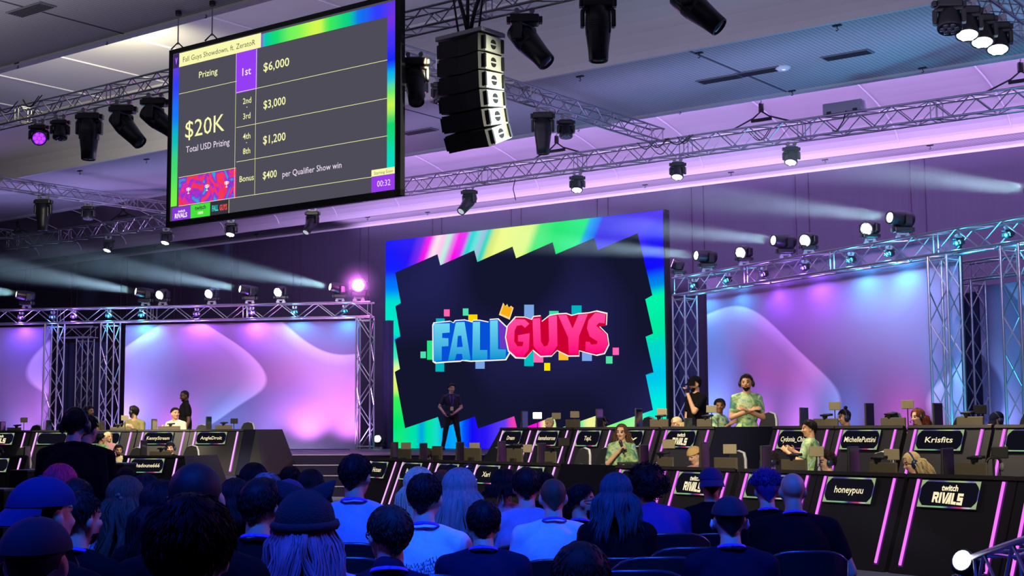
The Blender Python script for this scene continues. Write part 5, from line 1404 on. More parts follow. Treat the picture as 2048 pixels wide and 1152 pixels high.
# ------------------------------------------------------------------ people
_blob = {}
def blob(prims, voxel, smooth=4, wrinkle=0.0, seed=0):
    """One continuous surface grown over tapered limbs and rounded masses."""
    b = MB()
    for p in prims:
        if p[0] == 'c':
            _, a, c, r0, r1 = p
            b.tube(a, c, r0, r1, 12); b.ell(a, (r0,) * 3, nu=12, nv=8); b.ell(c, (r1,) * 3, nu=12, nv=8)
        else:
            _, c, r, R = p
            M = Matrix.Translation(c) @ (R.to_4x4() if R is not None else Matrix.Identity(4))
            b.ell((0, 0, 0), r, M, nu=18, nv=12)
    o = b.build('tmp', [BLACK])
    m = o.modifiers.new('r', 'REMESH'); m.mode = 'VOXEL'; m.voxel_size = voxel; m.use_smooth_shade = True
    if smooth:
        k = o.modifiers.new('s', 'SMOOTH'); k.factor = .5; k.iterations = smooth
    dg = bpy.context.evaluated_depsgraph_get()
    me = bpy.data.meshes.new_from_object(o.evaluated_get(dg))
    bpy.data.objects.remove(o)
    n = len(me.vertices); co = np.empty(n * 3); me.vertices.foreach_get('co', co); co = co.reshape(-1, 3)
    if wrinkle:
        nr = np.empty(n * 3); me.vertices.foreach_get('normal', nr); nr = nr.reshape(-1, 3)
        ph = seed * 1.7
        w = np.sin(co[:, 2] * 46 + 7 * np.sin(co[:, 0] * 9 + ph) + 5 * np.sin(co[:, 1] * 11)) * .5 + np.sin(co[:, 2] * 21 + co[:, 0] * 31 + ph)
        co = co + nr * (w * wrinkle)[:, None]
        me.vertices.foreach_set('co', co.ravel())
    me.polygons.foreach_set('use_smooth', [True] * len(me.polygons))
    me.update()
    return me, co

def lerp(a, b, t): return Vector(a) * (1 - t) + Vector(b) * t

def hand_prims(wrist, elbow, palm_n, curl=.5, spread=.012, right=True):
    """Palm, four unequal bent fingers and a thumb from the side of the palm."""
    d = (Vector(wrist) - Vector(elbow)).normalized(); n = Vector(palm_n); n = (n - d * n.dot(d)).normalized(); sd = d.cross(n) * (1 if right else -1)
    w = Vector(wrist); out = []
    R = Matrix((sd, d, n)).transposed()
    out.append(('e', w + d * .05, (.039, .05, .016), R))
    for i, L in enumerate((.068, .078, .074, .056)):
        base = w + d * .092 + sd * (.028 - i * .0187)
        m1 = base + (d * cos(curl * .8) + n * sin(curl * .8)).normalized() * L * .5 + sd * spread * (1.5 - i) * .3
        m2 = m1 + (d * cos(curl * 1.9) + n * sin(curl * 1.9)).normalized() * L * .5
        out += [('c', base, m1, .0092, .0085), ('c', m1, m2, .0085, .0072)]
    t0 = w + d * .03 + sd * .034; t1 = t0 + (d * .55 + sd * .7 + n * .3).normalized() * .04; t2 = t1 + (d * .85 + sd * .2 + n * .45).normalized() * .032
    out += [('c', t0, t1, .0125, .0105), ('c', t1, t2, .0105, .0088)]
    return out

def skeleton(sp):
    """Joint positions for one pose. x right, y the way the chest faces, z up; the feet stand on z = 0."""
    J = {}
    H = sp.get('hip', .92); lean = rad(sp.get('lean', 0)); side = rad(sp.get('side', 0)); sw = sp.get('sw', .17)
    td = Vector((sin(side), sin(lean) * cos(side), cos(lean) * cos(side)))
    J['hip'] = Vector((0, 0, H)); J['waist'] = J['hip'] + td * .17; J['chest'] = J['hip'] + td * .34; J['neck'] = J['hip'] + td * .50
    hl = rad(sp.get('headlean', sp.get('lean', 0) * .4)); hd = Vector((sin(side) * .5, sin(hl), cos(hl))).normalized()
    J['head'] = J['neck'] + hd * .165 + Vector((0, .022, 0)); J['td'] = td
    ax = Vector((1, 0, 0))
    for s, k in ((-1, 'l'), (1, 'r')):
        sh = J['neck'] + ax * (s * sw) - td * .065; J['sh' + k] = sh
        a = sp.get('arms', 'down'); a = a if isinstance(a, str) else a[0 if s < 0 else 1]
        P = {'down': ((.05, -.02, -.28), (.05, .05, -.51)), 'lap': ((.05, .05, -.28), (-.07, .27, -.33)), 'desk': ((.08, .08, -.24), (-.02, .30, -.09)), 'hip': ((.14, -.06, -.24), (.02, .05, -.42)),
             'front': ((.09, -.02, -.26), (-.09, .14, -.40)), 'crossed': ((.06, .02, -.27), (-.20, .17, -.17)), 'chin': ((-.0, .17, -.22), (-.12, .20, .06)), 'raise': ((.04, .20, -.16), (.00, .36, .10)), 'akimbo': ((.12, .02, -.25), (-.02, .12, -.44)),
             'table': ((.06, .12, -.24), (.0, .26, -.38))}[a] if isinstance(a, str) else a
        J['el' + k] = sh + Vector((P[0][0] * s, P[0][1], P[0][2])); J['wr' + k] = sh + Vector((P[1][0] * s, P[1][1], P[1][2]))
        L = sp.get('legs', 'stand'); hp = J['hip'] + ax * (s * .09) + Vector((0, 0, -.03)); J['hp' + k] = hp
        if L == 'sit':
            J['kn' + k] = Vector((s * .13, .42, H + .0)); J['an' + k] = Vector((s * .13, .44, .08))
        else:
            sx, sy = {'stand': (.10, 0), 'wide': (.22, 0), 'stride': (.11, .12 * s)}[L]
            J['an' + k] = Vector((s * sx, sy, .085)); J['kn' + k] = lerp(hp, J['an' + k], .5) + Vector((0, .02, 0))
    return J

_mesh_cache = {}
def person_meshes(sp):
    key = repr(sorted((k, repr(v)) for k, v in sp.items()))
    if key in _mesh_cache: return _mesh_cache[key]
    J = skeleton(sp); k_ = sp.get('bulk', 1.0); vox = sp.get('voxel', .0105)
    Rh = Matrix.Rotation(rad(sp.get('headyaw', 0)), 3, 'Z') @ Matrix.Rotation(rad(sp.get('headpitch', 0)), 3, 'X') @ Matrix.Rotation(rad(sp.get('headroll', 0)), 3, 'Y')
    hc = J['head']; h = lambda x, y, z: hc + Rh @ Vector((x, y, z))
    # masses of the trunk
    Rt = J['td'].to_track_quat('Z', 'Y').to_matrix() if abs(sp.get('lean', 0)) > 1 or sp.get('side') else Matrix.Identity(3)
    Rt = Matrix.Rotation(-rad(sp.get('lean', 0)), 3, 'X')
    sw = sp.get('sw', .17)
    trunk = lambda e: [('e', J['hip'], (.165 * k_ + e, .12 * k_ + e, .13 + e), Rt), ('c', J['hip'], J['waist'], .125 * k_ + e, .12 * k_ + e), ('e', J['waist'], (.15 * k_ + e, .105 * k_ + e, .15 + e), Rt),
                       ('e', J['chest'] - J['td'] * .02, (.172 * k_ + e, .115 * k_ + e, .19 + e), Rt), ('c', J['shl'] + Vector((.05, 0, .01)), J['shr'] + Vector((-.05, 0, .01)), .062 + e, .062 + e),
                       ('c', lerp(J['neck'], J['shl'], .35), J['shl'], .052 + e, .06 + e), ('c', lerp(J['neck'], J['shr'], .35), J['shr'], .052 + e, .06 + e)]
    head = [('c', J['neck'] - J['td'] * .05, hc + Rh @ Vector((0, -.022, -.07)), .064, .054), ('e', h(0, -.012, .035), (.0765, .095, .083), Rh), ('e', h(0, .012, -.025), (.066, .078, .088), Rh), ('e', h(0, .045, -.082), (.04, .036, .03), Rh),
            ('c', h(0, .083, .01), h(0, .104, -.022), .010, .0145), ('c', h(-.03, .076, .026), h(.03, .076, .026), .014, .014), ('e', h(-.035, .068, -.018), (.024, .02, .02), Rh), ('e', h(.035, .068, -.018), (.024, .02, .02), Rh), ('c', h(-.017, .079, -.052), h(.017, .079, -.052), .0105, .0105)]
    for s in (-1, 1):
        head += [('e', h(s * .082, -.006, -.006), (.011, .02, .032), Rh), ('e', h(s * .08, .002, -.03), (.009, .011, .012), Rh)]
    arm = lambda e, to, k: [('c', J['sh' + k], lerp(J['sh' + k], J['el' + k], min(1, to)), .055 * k_ ** .5 + e, (.055 - .013 * min(1, to)) + e)] + ([('c', J['el' + k], lerp(J['el' + k], J['wr' + k], to - 1), .042 + e, .042 - .014 * (to - 1) + e)] if to > 1 else [])
    leg = lambda e, to, k: [('c', J['hp' + k], J['kn' + k], .088 * k_ ** .5 + e, .06 + e), ('c', J['kn' + k], lerp(J['kn' + k], J['an' + k], to), .058 + e, .058 - .018 * to + e)]
    body = trunk(0) + head
    pn = sp.get('palms', (Vector((1, .2, 0)), Vector((-1, .2, 0))))
    for k, i in (('l', 0), ('r', 1)):
        body += arm(0, 2, k) + leg(0, 1, k) + hand_prims(J['wr' + k], J['el' + k], pn[i], sp.get('curl', .5), right=(k == 'r'))
    me, co = blob(body, vox, 3)
    # eyes, brows and lips are patches of the same skin surface
    hv = (co - np.array(hc)) @ np.array(Rh)
    fc = np.empty(len(me.polygons) * 3); me.polygons.foreach_get('center', fc); fc = (fc.reshape(-1, 3) - np.array(hc)) @ np.array(Rh)
    mi = np.zeros(len(fc), dtype=np.int32); front = fc[:, 1] > .05
    for s in (-1, 1):
        mi[front & (np.hypot((fc[:, 0] - s * .031) / 1.5, fc[:, 2] - .006) < .0085)] = 1
        mi[front & (np.abs(fc[:, 0] - s * .032) < .02) & (np.abs(fc[:, 2] - .033) < .006)] = 1
    mi[front & (np.abs(fc[:, 0]) < .021) & (np.abs(fc[:, 2] + .053) < .0075)] = 2
    if sp.get('beard'):
        mi[(fc[:, 1] > .02) & (fc[:, 2] < -.058) & (fc[:, 2] > -.125) & (mi != 2) & ((np.abs(fc[:, 0]) > .02) | (fc[:, 2] < -.072) | (fc[:, 2] > -.046)) & (fc[:, 1] > .02 - (fc[:, 2] + .04) * .2)] = 3
    for _ in range(4): me.materials.append(BLACK)
    me.polygons.foreach_set('material_index', mi)
    sl = sp.get('sleeve', .62)
    shirt, _ = blob(trunk(.013) + arm(.014 if sl < 1 else .010, sl, 'l') + arm(.014 if sl < 1 else .010, sl, 'r') + ([('c', J['neck'] + Vector((0, -.01, -.01)), J['neck'] + Vector((0, -.012, .035)), .078, .068)] if sp.get('collar') else [('c', J['neck'] + Vector((0, -.008, -.05)), J['neck'] + Vector((0, -.008, -.012)), .088, .073)]), max(vox, .0115), 4, .0022, sum(map(ord, key[:40])))
    shirt.materials.append(BLACK)
    pants, _ = blob([('e', J['hip'] - Vector((0, 0, .02)), (.172 * k_ + .01, .13 * k_, .12), Rt)] + leg(.012, .95, 'l') + leg(.012, .95, 'r'), .014, 3, .0016, 2)
    pants.materials.append(BLACK)
    shoes = MB()
    for k in 'lr':
        a = J['an' + k]; shoes.ell((a.x, a.y + .055, .045), (.048, .135, .045), nu=12, nv=8); shoes.box((a.x, a.y + .055, .012), (.09, .26, .024), bev=.01)
    so = shoes.build('shoes', BLACK); shm = so.data; bpy.data.objects.remove(so)
    _mesh_cache[key] = (me, shirt, pants, shm, J, Rh)
    return _mesh_cache[key]

EYE = mat('eye_dark', (26, 18, 16), .3); LIP = mat('lip', (150, 80, 72), .5)
SKIN = {'fair': mat('skin_fair', (224, 176, 150), .55, vary=.05), 'tan': mat('skin_tan', (202, 150, 118), .55, vary=.05), 'brown': mat('skin_brown', (130, 88, 64), .55, vary=.05), 'dark': mat('skin_dark', (72, 48, 38), .55, vary=.05)}
def strand_mat(name, rgb, tip=None, z0=0, z1=1):
    """Hair: one colour broken by fine streaks."""
    if name in MATS: return MATS[name]
    m = mat(name, rgb, .6, 0, .16, .5, 1.0)
    t = m.node_tree; nz = [x for x in t.nodes if x.type == 'TEX_NOISE'][0]; tc = [x for x in t.nodes if x.type == 'TEX_COORD'][0]
    mp = t.nodes.new('ShaderNodeMapping'); mp.inputs['Scale'].default_value = (75, 75, 7)
    t.links.new(tc.outputs['Object'], mp.inputs[0]); t.links.new(mp.outputs[0], nz.inputs['Vector']); nz.inputs['Scale'].default_value = 1.0; nz.inputs['Detail'].default_value = 3
    return m
HAIR = {'black': strand_mat('hair_black', (20, 18, 20)), 'brown': strand_mat('hair_brown', (48, 36, 32)), 'dbrown': strand_mat('hair_dark_brown', (30, 24, 24)), 'blond': strand_mat('hair_blond', (214, 190, 146)), 'ash': strand_mat('hair_ash_blond', (150, 134, 124)),
        'red': strand_mat('hair_red_brown', (120, 62, 40)), 'pink': strand_mat('hair_pink', (214, 40, 78)), 'purple': strand_mat('hair_purple', (80, 52, 124)), 'pinkblond': strand_mat('hair_pink_blond', (150, 98, 122)), 'lbrown': strand_mat('hair_light_brown', (92, 66, 50)), 'teal': strand_mat('hair_dull_teal', (46, 74, 84)), 'grey': strand_mat('hair_grey', (120, 116, 116))}
NAVY = mat('navy_cotton', (20, 24, 50), .85, spec=.08); BLACKC = mat('black_cotton', (14, 14, 17), .9, spec=.08); WHITEC = mat('white_cotton', (226, 228, 236), .85, spec=.08); LILACC = mat('lilac_cotton', (170, 150, 190), .85); PURPLEC = mat('purple_cotton', (74, 56, 140), .85, spec=.08)
PINKC = mat('dusty_pink_cotton', (190, 140, 150), .85); CREAMC = mat('cream_canvas', (226, 214, 172), .8); OLIVEC = mat('olive_canvas', (120, 112, 66), .85); JEANS = mat('dark_denim', (30, 34, 48), .9); SHOE = mat('dark_shoe', (24, 24, 26), .6)
def tie_dye(name, cs, scale=7):
    if name in MATS: return MATS[name]
    m = bpy.data.materials.new(name); m.use_nodes = True; t = m.node_tree; b = t.nodes['Principled BSDF']; b.inputs['Roughness'].default_value = .85
    tc = t.nodes.new('ShaderNodeTexCoord'); nz = t.nodes.new('ShaderNodeTexNoise'); nz.inputs['Scale'].default_value = scale; nz.inputs['Detail'].default_value = 4; nz.inputs['Distortion'].default_value = 1.2
    cr = t.nodes.new('ShaderNodeValToRGB'); e = cr.color_ramp.elements; e[0].position = .36; e[0].color = (*lin(cs[0]), 1); e[1].position = .66; e[1].color = (*lin(cs[-1]), 1)
    for i, c in enumerate(cs[1:-1]): q = e.new(.36 + .3 * (i + 1) / (len(cs) - 1)); q.color = (*lin(c), 1)
    t.links.new(tc.outputs['Object'], nz.inputs['Vector']); t.links.new(nz.outputs['Fac'], cr.inputs[0]); t.links.new(cr.outputs[0], b.inputs['Base Color']); MATS[name] = m; return m
DYE = tie_dye('tie_dye_cotton', ((60, 110, 120), (120, 165, 110), (190, 205, 150), (110, 160, 180))); DYEG = tie_dye('green_print_cotton', ((40, 110, 70), (110, 180, 110), (200, 225, 180)), 14)

def on_skull(th, ph, r=1.0, lift=0.0):
    """A point on the scalp: TH round the head from the face, PH down from the crown."""
    e = (.0765 * r + lift, .095 * r + lift, .083 * r + lift)
    if ph > 1.9:     # the nape: straight down the back of the neck
        s_ = .946 - (ph - 1.9) * .26
        return Vector((e[0] * s_ * sin(th), -.012 + e[1] * s_ * cos(th), .008 - (ph - 1.9) * .095))
    return Vector((e[0] * sin(ph) * sin(th), -.012 + e[1] * sin(ph) * cos(th), .035 + e[2] * cos(ph)))

def hairline(th, kind):
    """How far down from the crown hair grows at this angle (0 = face, pi = nape)."""
    t = abs((th + pi) % (2 * pi) - pi)
    front = .92 if kind != 'high' else .75
    return front + (2.05 - front) * min(1, max(0, (t - .65) / 1.1)) ** 1.2 + .66 * max(0, (t - 2.0) / 1.14)

def hair_mesh(kind, seed=0, length=.35, thick=.016, n=None):
    rg = random.Random(seed); b = MB()
    # the base layer that covers the scalp
    NU, NV = 32, 12; vs = []
    bumps = .3 if kind in ('buzz', 'bald') else 1.0
    for k in range(NV + 1):
        for i in range(NU):
            th = 2 * pi * i / NU; ph = hairline(th, kind) * k / NV
            lf = (.0035 if kind == 'buzz' else thick * (1 - .75 * (k / NV) ** 2)) + bumps * .006 * mnoise.noise(Vector((3 * cos(th) + seed, 3 * sin(th), 5 * ph))) * (k > 0)
            if kind == 'quiff': lf += .03 * max(0, cos(th)) * sin(min(pi, ph * 1.8)) ** 2
            vs.append(on_skull(th, ph, 1.0, max(.002, lf)))
    fs = [(k * NU + i, (k + 1) * NU + i, (k + 1) * NU + (i + 1) % NU, k * NU + (i + 1) % NU) for k in range(NV) for i in range(NU)]
    b.add(vs, fs, smooth=True)
    if kind == 'buzz': return b
    if kind in ('short', 'quiff', 'high', 'messy'):
        for _ in range(n or (1500 if kind == 'messy' else 1000)):
            th = rg.uniform(0, 2 * pi); ph = hairline(th, kind) * math.sqrt(rg.random()) * .97
            p = on_skull(th, ph, 1, thick * .6)
            nrm = (p - Vector((0, -.012, .03))).normalized()
            down = Vector((sin(th), cos(th), 0)) * cos(ph) - Vector((0, 0, 1)) * sin(ph)
            sw = Vector((cos(th), -sin(th), 0)) * rg.uniform(-.6, .6)
            L = rg.uniform(.018, .036) * (1.35 if kind == 'messy' else 1); up = .34 if kind == 'messy' else .26
            d1 = (down + sw + nrm * up).normalized(); d2 = (down * 1.2 + sw + nrm * (up - .45)).normalized()
            b.path([p, p + d1 * L * .55, p + d1 * L * .55 + d2 * L * .5], [.0030, .0024, .0004], 3)
    elif kind in ('long', 'wavy', 'ponytail'):
        wv = .013 if kind == 'wavy' else .006
        cl_ = [(rg.uniform(-1, 1), rg.uniform(0, 6), rg.uniform(.8, 1.1)) for _q in range(26)]
        for _ in range(n or (1100 if length > .41 else 640)):
            th = rg.uniform(.75, 2 * pi - .75); ph = rg.uniform(.05, 1.25)
            ps = []
            for k in range(5):
                q = ph + (1.75 - ph) * k / 4; ps.append(on_skull(th, q, 1.0, thick * rg.uniform(.8, 1.25)))
            tz = abs((th + pi) % (2 * pi) - pi)
            last = ps[-1].copy(); x0 = last.x * rg.uniform(.95, 1.35); yb = min(last.y, .02) - .01 - .03 * max(0, (tz - 1.6)); ll = length * rg.uniform(.72, 1.06)
            cj = cl_[int((th - .75) / (2 * pi - 1.5) * 25.99)]; ph0 = cj[1] + rg.uniform(-.5, .5); ll *= cj[2]; x0 += cj[0] * .012
            for k in range(1, 7):
                q = k / 6
                ps.append(Vector((x0 + (x0 * .28) * q + wv * (1 + 1.6 * q) * sin(q * 6 + ph0) + cj[0] * .02 * q * q, yb - .03 * q + wv * cos(q * 5 + ph0) + .012 * sin(cj[1] * 3), last.z - ll * q)))
            r = rg.uniform(.0022, .0042)
            b.path(ps, [r * .5, r * .8, r, r, r] + [r, r, r * .95, r * .85, r * .6, r * .12], 4)
    elif kind == 'curly':
        for _ in range(n or 460):
            th = rg.uniform(0, 2 * pi); ph = (hairline(th, kind) * .95) * math.sqrt(rg.random())
            p = on_skull(th, ph, 1, thick * rg.uniform(.3, 1.0)); nrm = (p - Vector((0, -.012, .03))).normalized(); a = nrm.orthogonal().normalized(); c = nrm.cross(a)
            R_ = rg.uniform(.008, .013); t0 = rg.uniform(0, 6)
            b.path([p + a * R_ * cos(t0 + q) + c * R_ * sin(t0 + q) + nrm * (.004 * q + rg.uniform(0, .003)) for q in np.linspace(0, 6.5, 7)], [.004] * 6 + [.001], 3)
    elif kind == 'spiky':
        for _ in range(n or 620):
            th = rg.uniform(0, 2 * pi); ph = 1.5 * math.sqrt(rg.random()); p = on_skull(th, ph, 1, thick * .5); nrm = (p - Vector((0, -.012, .0))).normalized()
            d1 = (nrm + Vector((rg.uniform(-.5, .5), rg.uniform(-.5, .5), rg.uniform(0, .4)))).normalized(); L = rg.uniform(.02, .06)
            b.path([p, p + d1 * L * .6, p + d1 * L + Vector((rg.uniform(-.015, .015), 0, rg.uniform(-.01, .015)))], [.0045, .0035, .0006], 4)
    if kind == 'bun' or kind == 'topknot':
        b.ell((0, -.05, .155), (.032, .032, .03)); 
        for _ in range(220):
            th = rg.uniform(0, 2 * pi); ph = rg.uniform(.2, 1.4); p = on_skull(th, ph, 1, thick * .9); q = Vector((0, -.05, .14)); m_ = on_skull(th, ph * .45, 1, thick * 1.1); b.path([p, m_, q], [.004, .004, .002], 3)
    if kind == 'ponytail':
        for _ in range(70):
            a = rg.uniform(0, 6.28); r = rg.uniform(0, .022)
            b.path([Vector((r * cos(a), -.105, .06 + r * sin(a))), Vector((r * 1.6 * cos(a), -.15, .05 + r * sin(a))), Vector((r * 2 * cos(a), -.165, -.03)), Vector((r * 2 * cos(a), -.15, -.16 - rg.uniform(0, .06)))], [.005, .008, .007, .001], 4)
    return b

def cap_mesh(kind):
    b = MB(); NU, NV = 28, 8; vs = []
    for k in range(NV + 1):
        for i in range(NU):
            th = 2 * pi * i / NU; lim = 1.42 + (.22 if kind == 'beanie' else 0) + .12 * (1 - cos(th)) / 2
            ph = lim * k / NV; vs.append(on_skull(th, ph, 1.0, .019 + .004 * sin(ph) + (.003 * (i % 2) if kind == 'beanie' else 0)))
    fs = [(k * NU + i, (k + 1) * NU + i, (k + 1) * NU + (i + 1) % NU, k * NU + (i + 1) % NU) for k in range(NV) for i in range(NU)]
    b.add(vs, fs, smooth=True)
    return b, vs[NV * NU:]
def brim_mesh():
    b = MB(); n = 12; vs = []
    for j in range(5):
        for i in range(n + 1):
            t = -1.05 + 2.1 * i / n; r = j / 4
            p = on_skull(t, 1.43, 1.0, .018); out = Vector((sin(t) * .35, cos(t), 0)) * (.085 * r * (cos(t * 1.1) * .75 + .25))
            vs.append(p + out + Vector((0, 0, -.045 * r - .012 * r * (abs(t) ** 2))))
    fs = [(j * (n + 1) + i, j * (n + 1) + i + 1, (j + 1) * (n + 1) + i + 1, (j + 1) * (n + 1) + i) for j in range(4) for i in range(n)]
    b.add(vs, fs, smooth=True); b.add([v - Vector((0, 0, .005)) for v in vs], [f[::-1] for f in fs], smooth=True)
    return b
def headset_mesh(big=1.0):
    b = MB(); b.path([Vector((.094 * sin(q), -.01, .03 + .105 * cos(q))) for q in np.linspace(-1.75, 1.75, 16)], [.012] * 16, 6)
    for s in (-1, 1): b.ell((s * .098, -.006, -.008), (.026, .044 * big, .052 * big), nu=12, nv=8)
    b.path([Vector((.1, .03, -.03)), Vector((.085, .09, -.06)), Vector((.03, .118, -.066))], [.005, .005, .008], 5)
    return b
def lanyard_mesh(J, front=True):
    n = J['neck']; b = MB(); P = []
    for q in np.linspace(0, 2 * pi, 24):
        P.append(n + Vector((.076 * sin(q), -.014 - .074 * cos(q), .030 + .022 * cos(q) - .05 * max(0, -cos(q)))))
    b.path(P, [.010] * 24, 6, flat=.3)
    if front:
        c = J['chest']
        for s in (-1, 1): b.path([n + Vector((s * .05, .07, -.01)), c + Vector((s * .03, .15, -.02)), c + Vector((0, .15, -.16))], .007, 5)
    return b
MESH_STORE = {}
def stored(key, fn, mats_):
    if key not in MESH_STORE:
        o = fn().build(key, mats_); MESH_STORE[key] = o.data; bpy.data.objects.remove(o)
    return MESH_STORE[key]

PEOPLE_N = 0
def person(label, at, face, sp, skin='fair', shirt=None, pants=None, hair='dbrown', style='short', top=None, extras=(), group=None, cloth='t_shirt', hairlen=.35, thick=.016, capcol=None, seed=None, lens_h=None):
    """AT: floor point under the hips; FACE: world direction of the chest; TOP: world height of the head top (sets the scale)."""
    global PEOPLE_N; PEOPLE_N += 1
    seed = seed if seed is not None else PEOPLE_N
    me, shm, pm, so, J, Rh = person_meshes(sp)
    h0 = J['head'].z + .118 + thick * .8
    k = 1.0 if top is None else (top - at[2]) / h0
    yaw = math.atan2(-face[0], face[1])
    M = Matrix.Translation(at) @ Matrix.Rotation(yaw, 4, 'Z') @ Matrix.Scale(k, 4)
    r = thing('person', label, 'person', M, group)
    def part(name, data, mats_, par=r, Ml=None):
        o = bpy.data.objects.new(name, data); COL.objects.link(o); o.parent = par
        if Ml is not None: o.matrix_local = Ml
        for i, m_ in enumerate(mats_):
            if i < len(o.material_slots): o.material_slots[i].link = 'OBJECT'; o.material_slots[i].material = m_
        return o
    hm = HAIR[hair]
    part('body', me, [SKIN[skin], EYE, LIP, hm])
    part(cloth, shm, [shirt or BLACKC]); part('trousers', pm, [pants or JEANS]); part('shoes', so, [SHOE])
    Mh = Matrix.Translation(J['head']) @ Rh.to_4x4()
    hd = None
    if style not in ('bald',):
        st = style
        data = stored(f'hair_{st}_{seed % 3}_{hairlen}_{thick}', lambda: hair_mesh(st, seed % 3, hairlen, thick), [hm])
        hd = part('hair', data, [hm], Ml=Mh)
    for e in extras:
        nm = e if isinstance(e, str) else e[0]
        if nm == 'headset': part('headset', stored('headset', headset_mesh, [BLACK]), [e[1] if not isinstance(e, str) else mat('navy_headset', (30, 44, 92), .4)], Ml=Mh)
        elif nm == 'lanyard':
            key = 'lany' + me.name; part('lanyard', stored(key, lambda: lanyard_mesh(J), [BLACK]), [e[1] if not isinstance(e, str) else mat('violet_lanyard', (84, 60, 210), .6)])
        elif nm in ('cap', 'capback', 'capside'):
            turn = {'cap': 0, 'capback': pi, 'capside': e[2] if len(e) > 2 else pi}[nm]
            Mc = Mh @ Matrix.Translation((0, -.012, 0)) @ Matrix.Rotation(turn, 4, 'Z') @ Matrix.Translation((0, .012, 0))
            c = part('cap', stored('cap_dome', lambda: cap_mesh('cap')[0], [BLACK]), [e[1]], Ml=Mc)
            part('brim', stored('cap_brim', brim_mesh, [BLACK]), [e[1]], c)
            def button():
                b = MB(); b.ell((0, -.012, .137), (.008, .008, .005)); return b
            part('button', stored('cap_button', button, [BLACK]), [e[1]], c)
        elif nm == 'glasses':
            def gl():
                b = MB()
                for s in (-1, 1):
                    b.path([Vector((s * .034 + .025 * cos(q), .1, .004 + .02 * sin(q))) for q in np.linspace(0, 2 * pi, 12)], .003, 5); b.path([Vector((s * .058, .1, .01)), Vector((s * .08, .05, .012)), Vector((s * .084, -.01, .006))], .003, 5)
                b.path([Vector((-.01, .103, .008)), Vector((.01, .103, .008))], .003, 5); return b
            part('glasses', stored('glasses', gl, [BLACK]), [BLACK], Ml=Mh)
        elif nm == 'badge':
            b = MB(); q = J['chest'] + Vector((0, .158, -.2)); b.box(q, (.08, .006, .1), bev=.002); b.build('badge', mat('cream_badge', (220, 200, 140), .5), r)
        elif nm == 'hairclip':
            b = MB(); 
            b.path([Vector((s_ * .05, .03, .135)) + Vector((.03 * cos(q), .006, .02 * sin(q))) for s_ in (-1, 1) for q in np.linspace(0, 2 * pi, 9)], .005, 5); b.build('sunglasses', BLACK, r, Mh)
        elif nm == 'earpiece':
            for s in (-1, 1):
                b = MB(); b.path([Vector((s * .092, -.01, .012)), Vector((s * .098, -.005, -.02)), Vector((s * .09, .005, -.04))], [.008, .01, .006], 6); b.build('earphone', mat('white_earphone', (210, 215, 235), .4), r, Mh)
    r['_J'] = 1; del r['_J']
    return r, M, J, Mh

ST_ = dict(hip=.92); SEATH = .54
def facing(row, k=-1): return row.n * k
def stage_pt(row, px, off, z): p = row.hit(px, 860, off); return Vector((p.x, p.y, z))
def top_at(p, py, px): return at_depth(px, py, p.y).z
def player(label, key, px, py, skin, hair, style, shirt, extras=(), headyaw=0, headpitch=-8, lean=8, off=1.0, arms='desk', **kw):
    row, base = ROWS[key]; off += .3 if key == 'LB' else 0; p = stage_pt(row, px, off, base)
    sp = dict(hip=SEATH, legs='sit', lean=lean, headlean=lean * .5, arms=arms, headyaw=headyaw, headpitch=headpitch, beard=kw.pop('beard', False), sleeve=kw.pop('sleeve', .62))
    return person(label, p, facing(row), sp, skin, shirt, None, hair, style, top_at(p, py, px), extras, 'players seated at the desks', **kw)
BLKSET = ('headset', mat('black_headset', (30, 30, 36), .35))
NVYSET = ('headset', mat('navy_headset', (30, 44, 92), .4))
player('person with dark hair in a bun and navy headset, seated behind the back row', 'RB', 1698, 819, 'tan', 'dbrown', 'bun', BLACKC, (NVYSET,), headyaw=-28)
player('person with red-brown hair and black headset, seated behind the back row', 'RB', 1845, 817, 'fair', 'red', 'long', BLACKC, (BLKSET,), headyaw=-12, hairlen=.2)
player('person in tilted dark cap resting chin on hands at the back row', 'RB', 2003, 824, 'tan', 'dbrown', 'short', BLACKC, (('cap', NAVY), NVYSET), headyaw=-25, headpitch=-25, arms='chin')
player('blond person mostly hidden by a monitor beside the man in black cap', 'RB', 1361, 834, 'fair', 'blond', 'long', BLACKC, hairlen=.2)
player('person in pale green shirt mostly hidden behind a tan panel at the back row', 'RB', 1106, 836, 'fair', 'blond', 'short', DYE)
player('person with pale face half hidden by an upright monitor at the third back desk', 'RB', 1214, 834, 'fair', 'dbrown', 'short', BLACKC, (BLKSET,))
player('curly haired person with navy headset in profile at the front row', 'RF', 1661, 903, 'fair', 'brown', 'curly', WHITEC, (NVYSET,), headyaw=-22, headpitch=-6, thick=.028)
player('blond woman with ponytail and navy headset looking down at the front row', 'RF', 1838, 904, 'fair', 'blond', 'wavy', NAVY, (NVYSET,), headyaw=-30, headpitch=-20, lean=14, hairlen=.24)
player('person in backward tan cap partly hidden by an upright monitor', 'RF', 1398, 893, 'fair', 'lbrown', 'short', PINKC, (('capback', mat('tan_cap', (206, 168, 110), .8)),), headpitch=-22)
player('curly haired person hidden behind an upright monitor with headset edge showing', 'RF', 1548, 903, 'tan', 'brown', 'curly', BLACKC, (NVYSET,), headyaw=-20, thick=.03)
player('person with fair hair and headset between monitors near the steps', 'RF', 862, 896, 'fair', 'lbrown', 'short', BLACKC, (BLKSET,), headyaw=-20)
player('person in olive jacket with headset looking sideways, left-hand back row', 'LB', 272, 812, 'fair', 'dbrown', 'quiff', OLIVEC, (BLKSET,), headyaw=-95, headpitch=0, beard=True, sleeve=1.9, cloth='jacket')
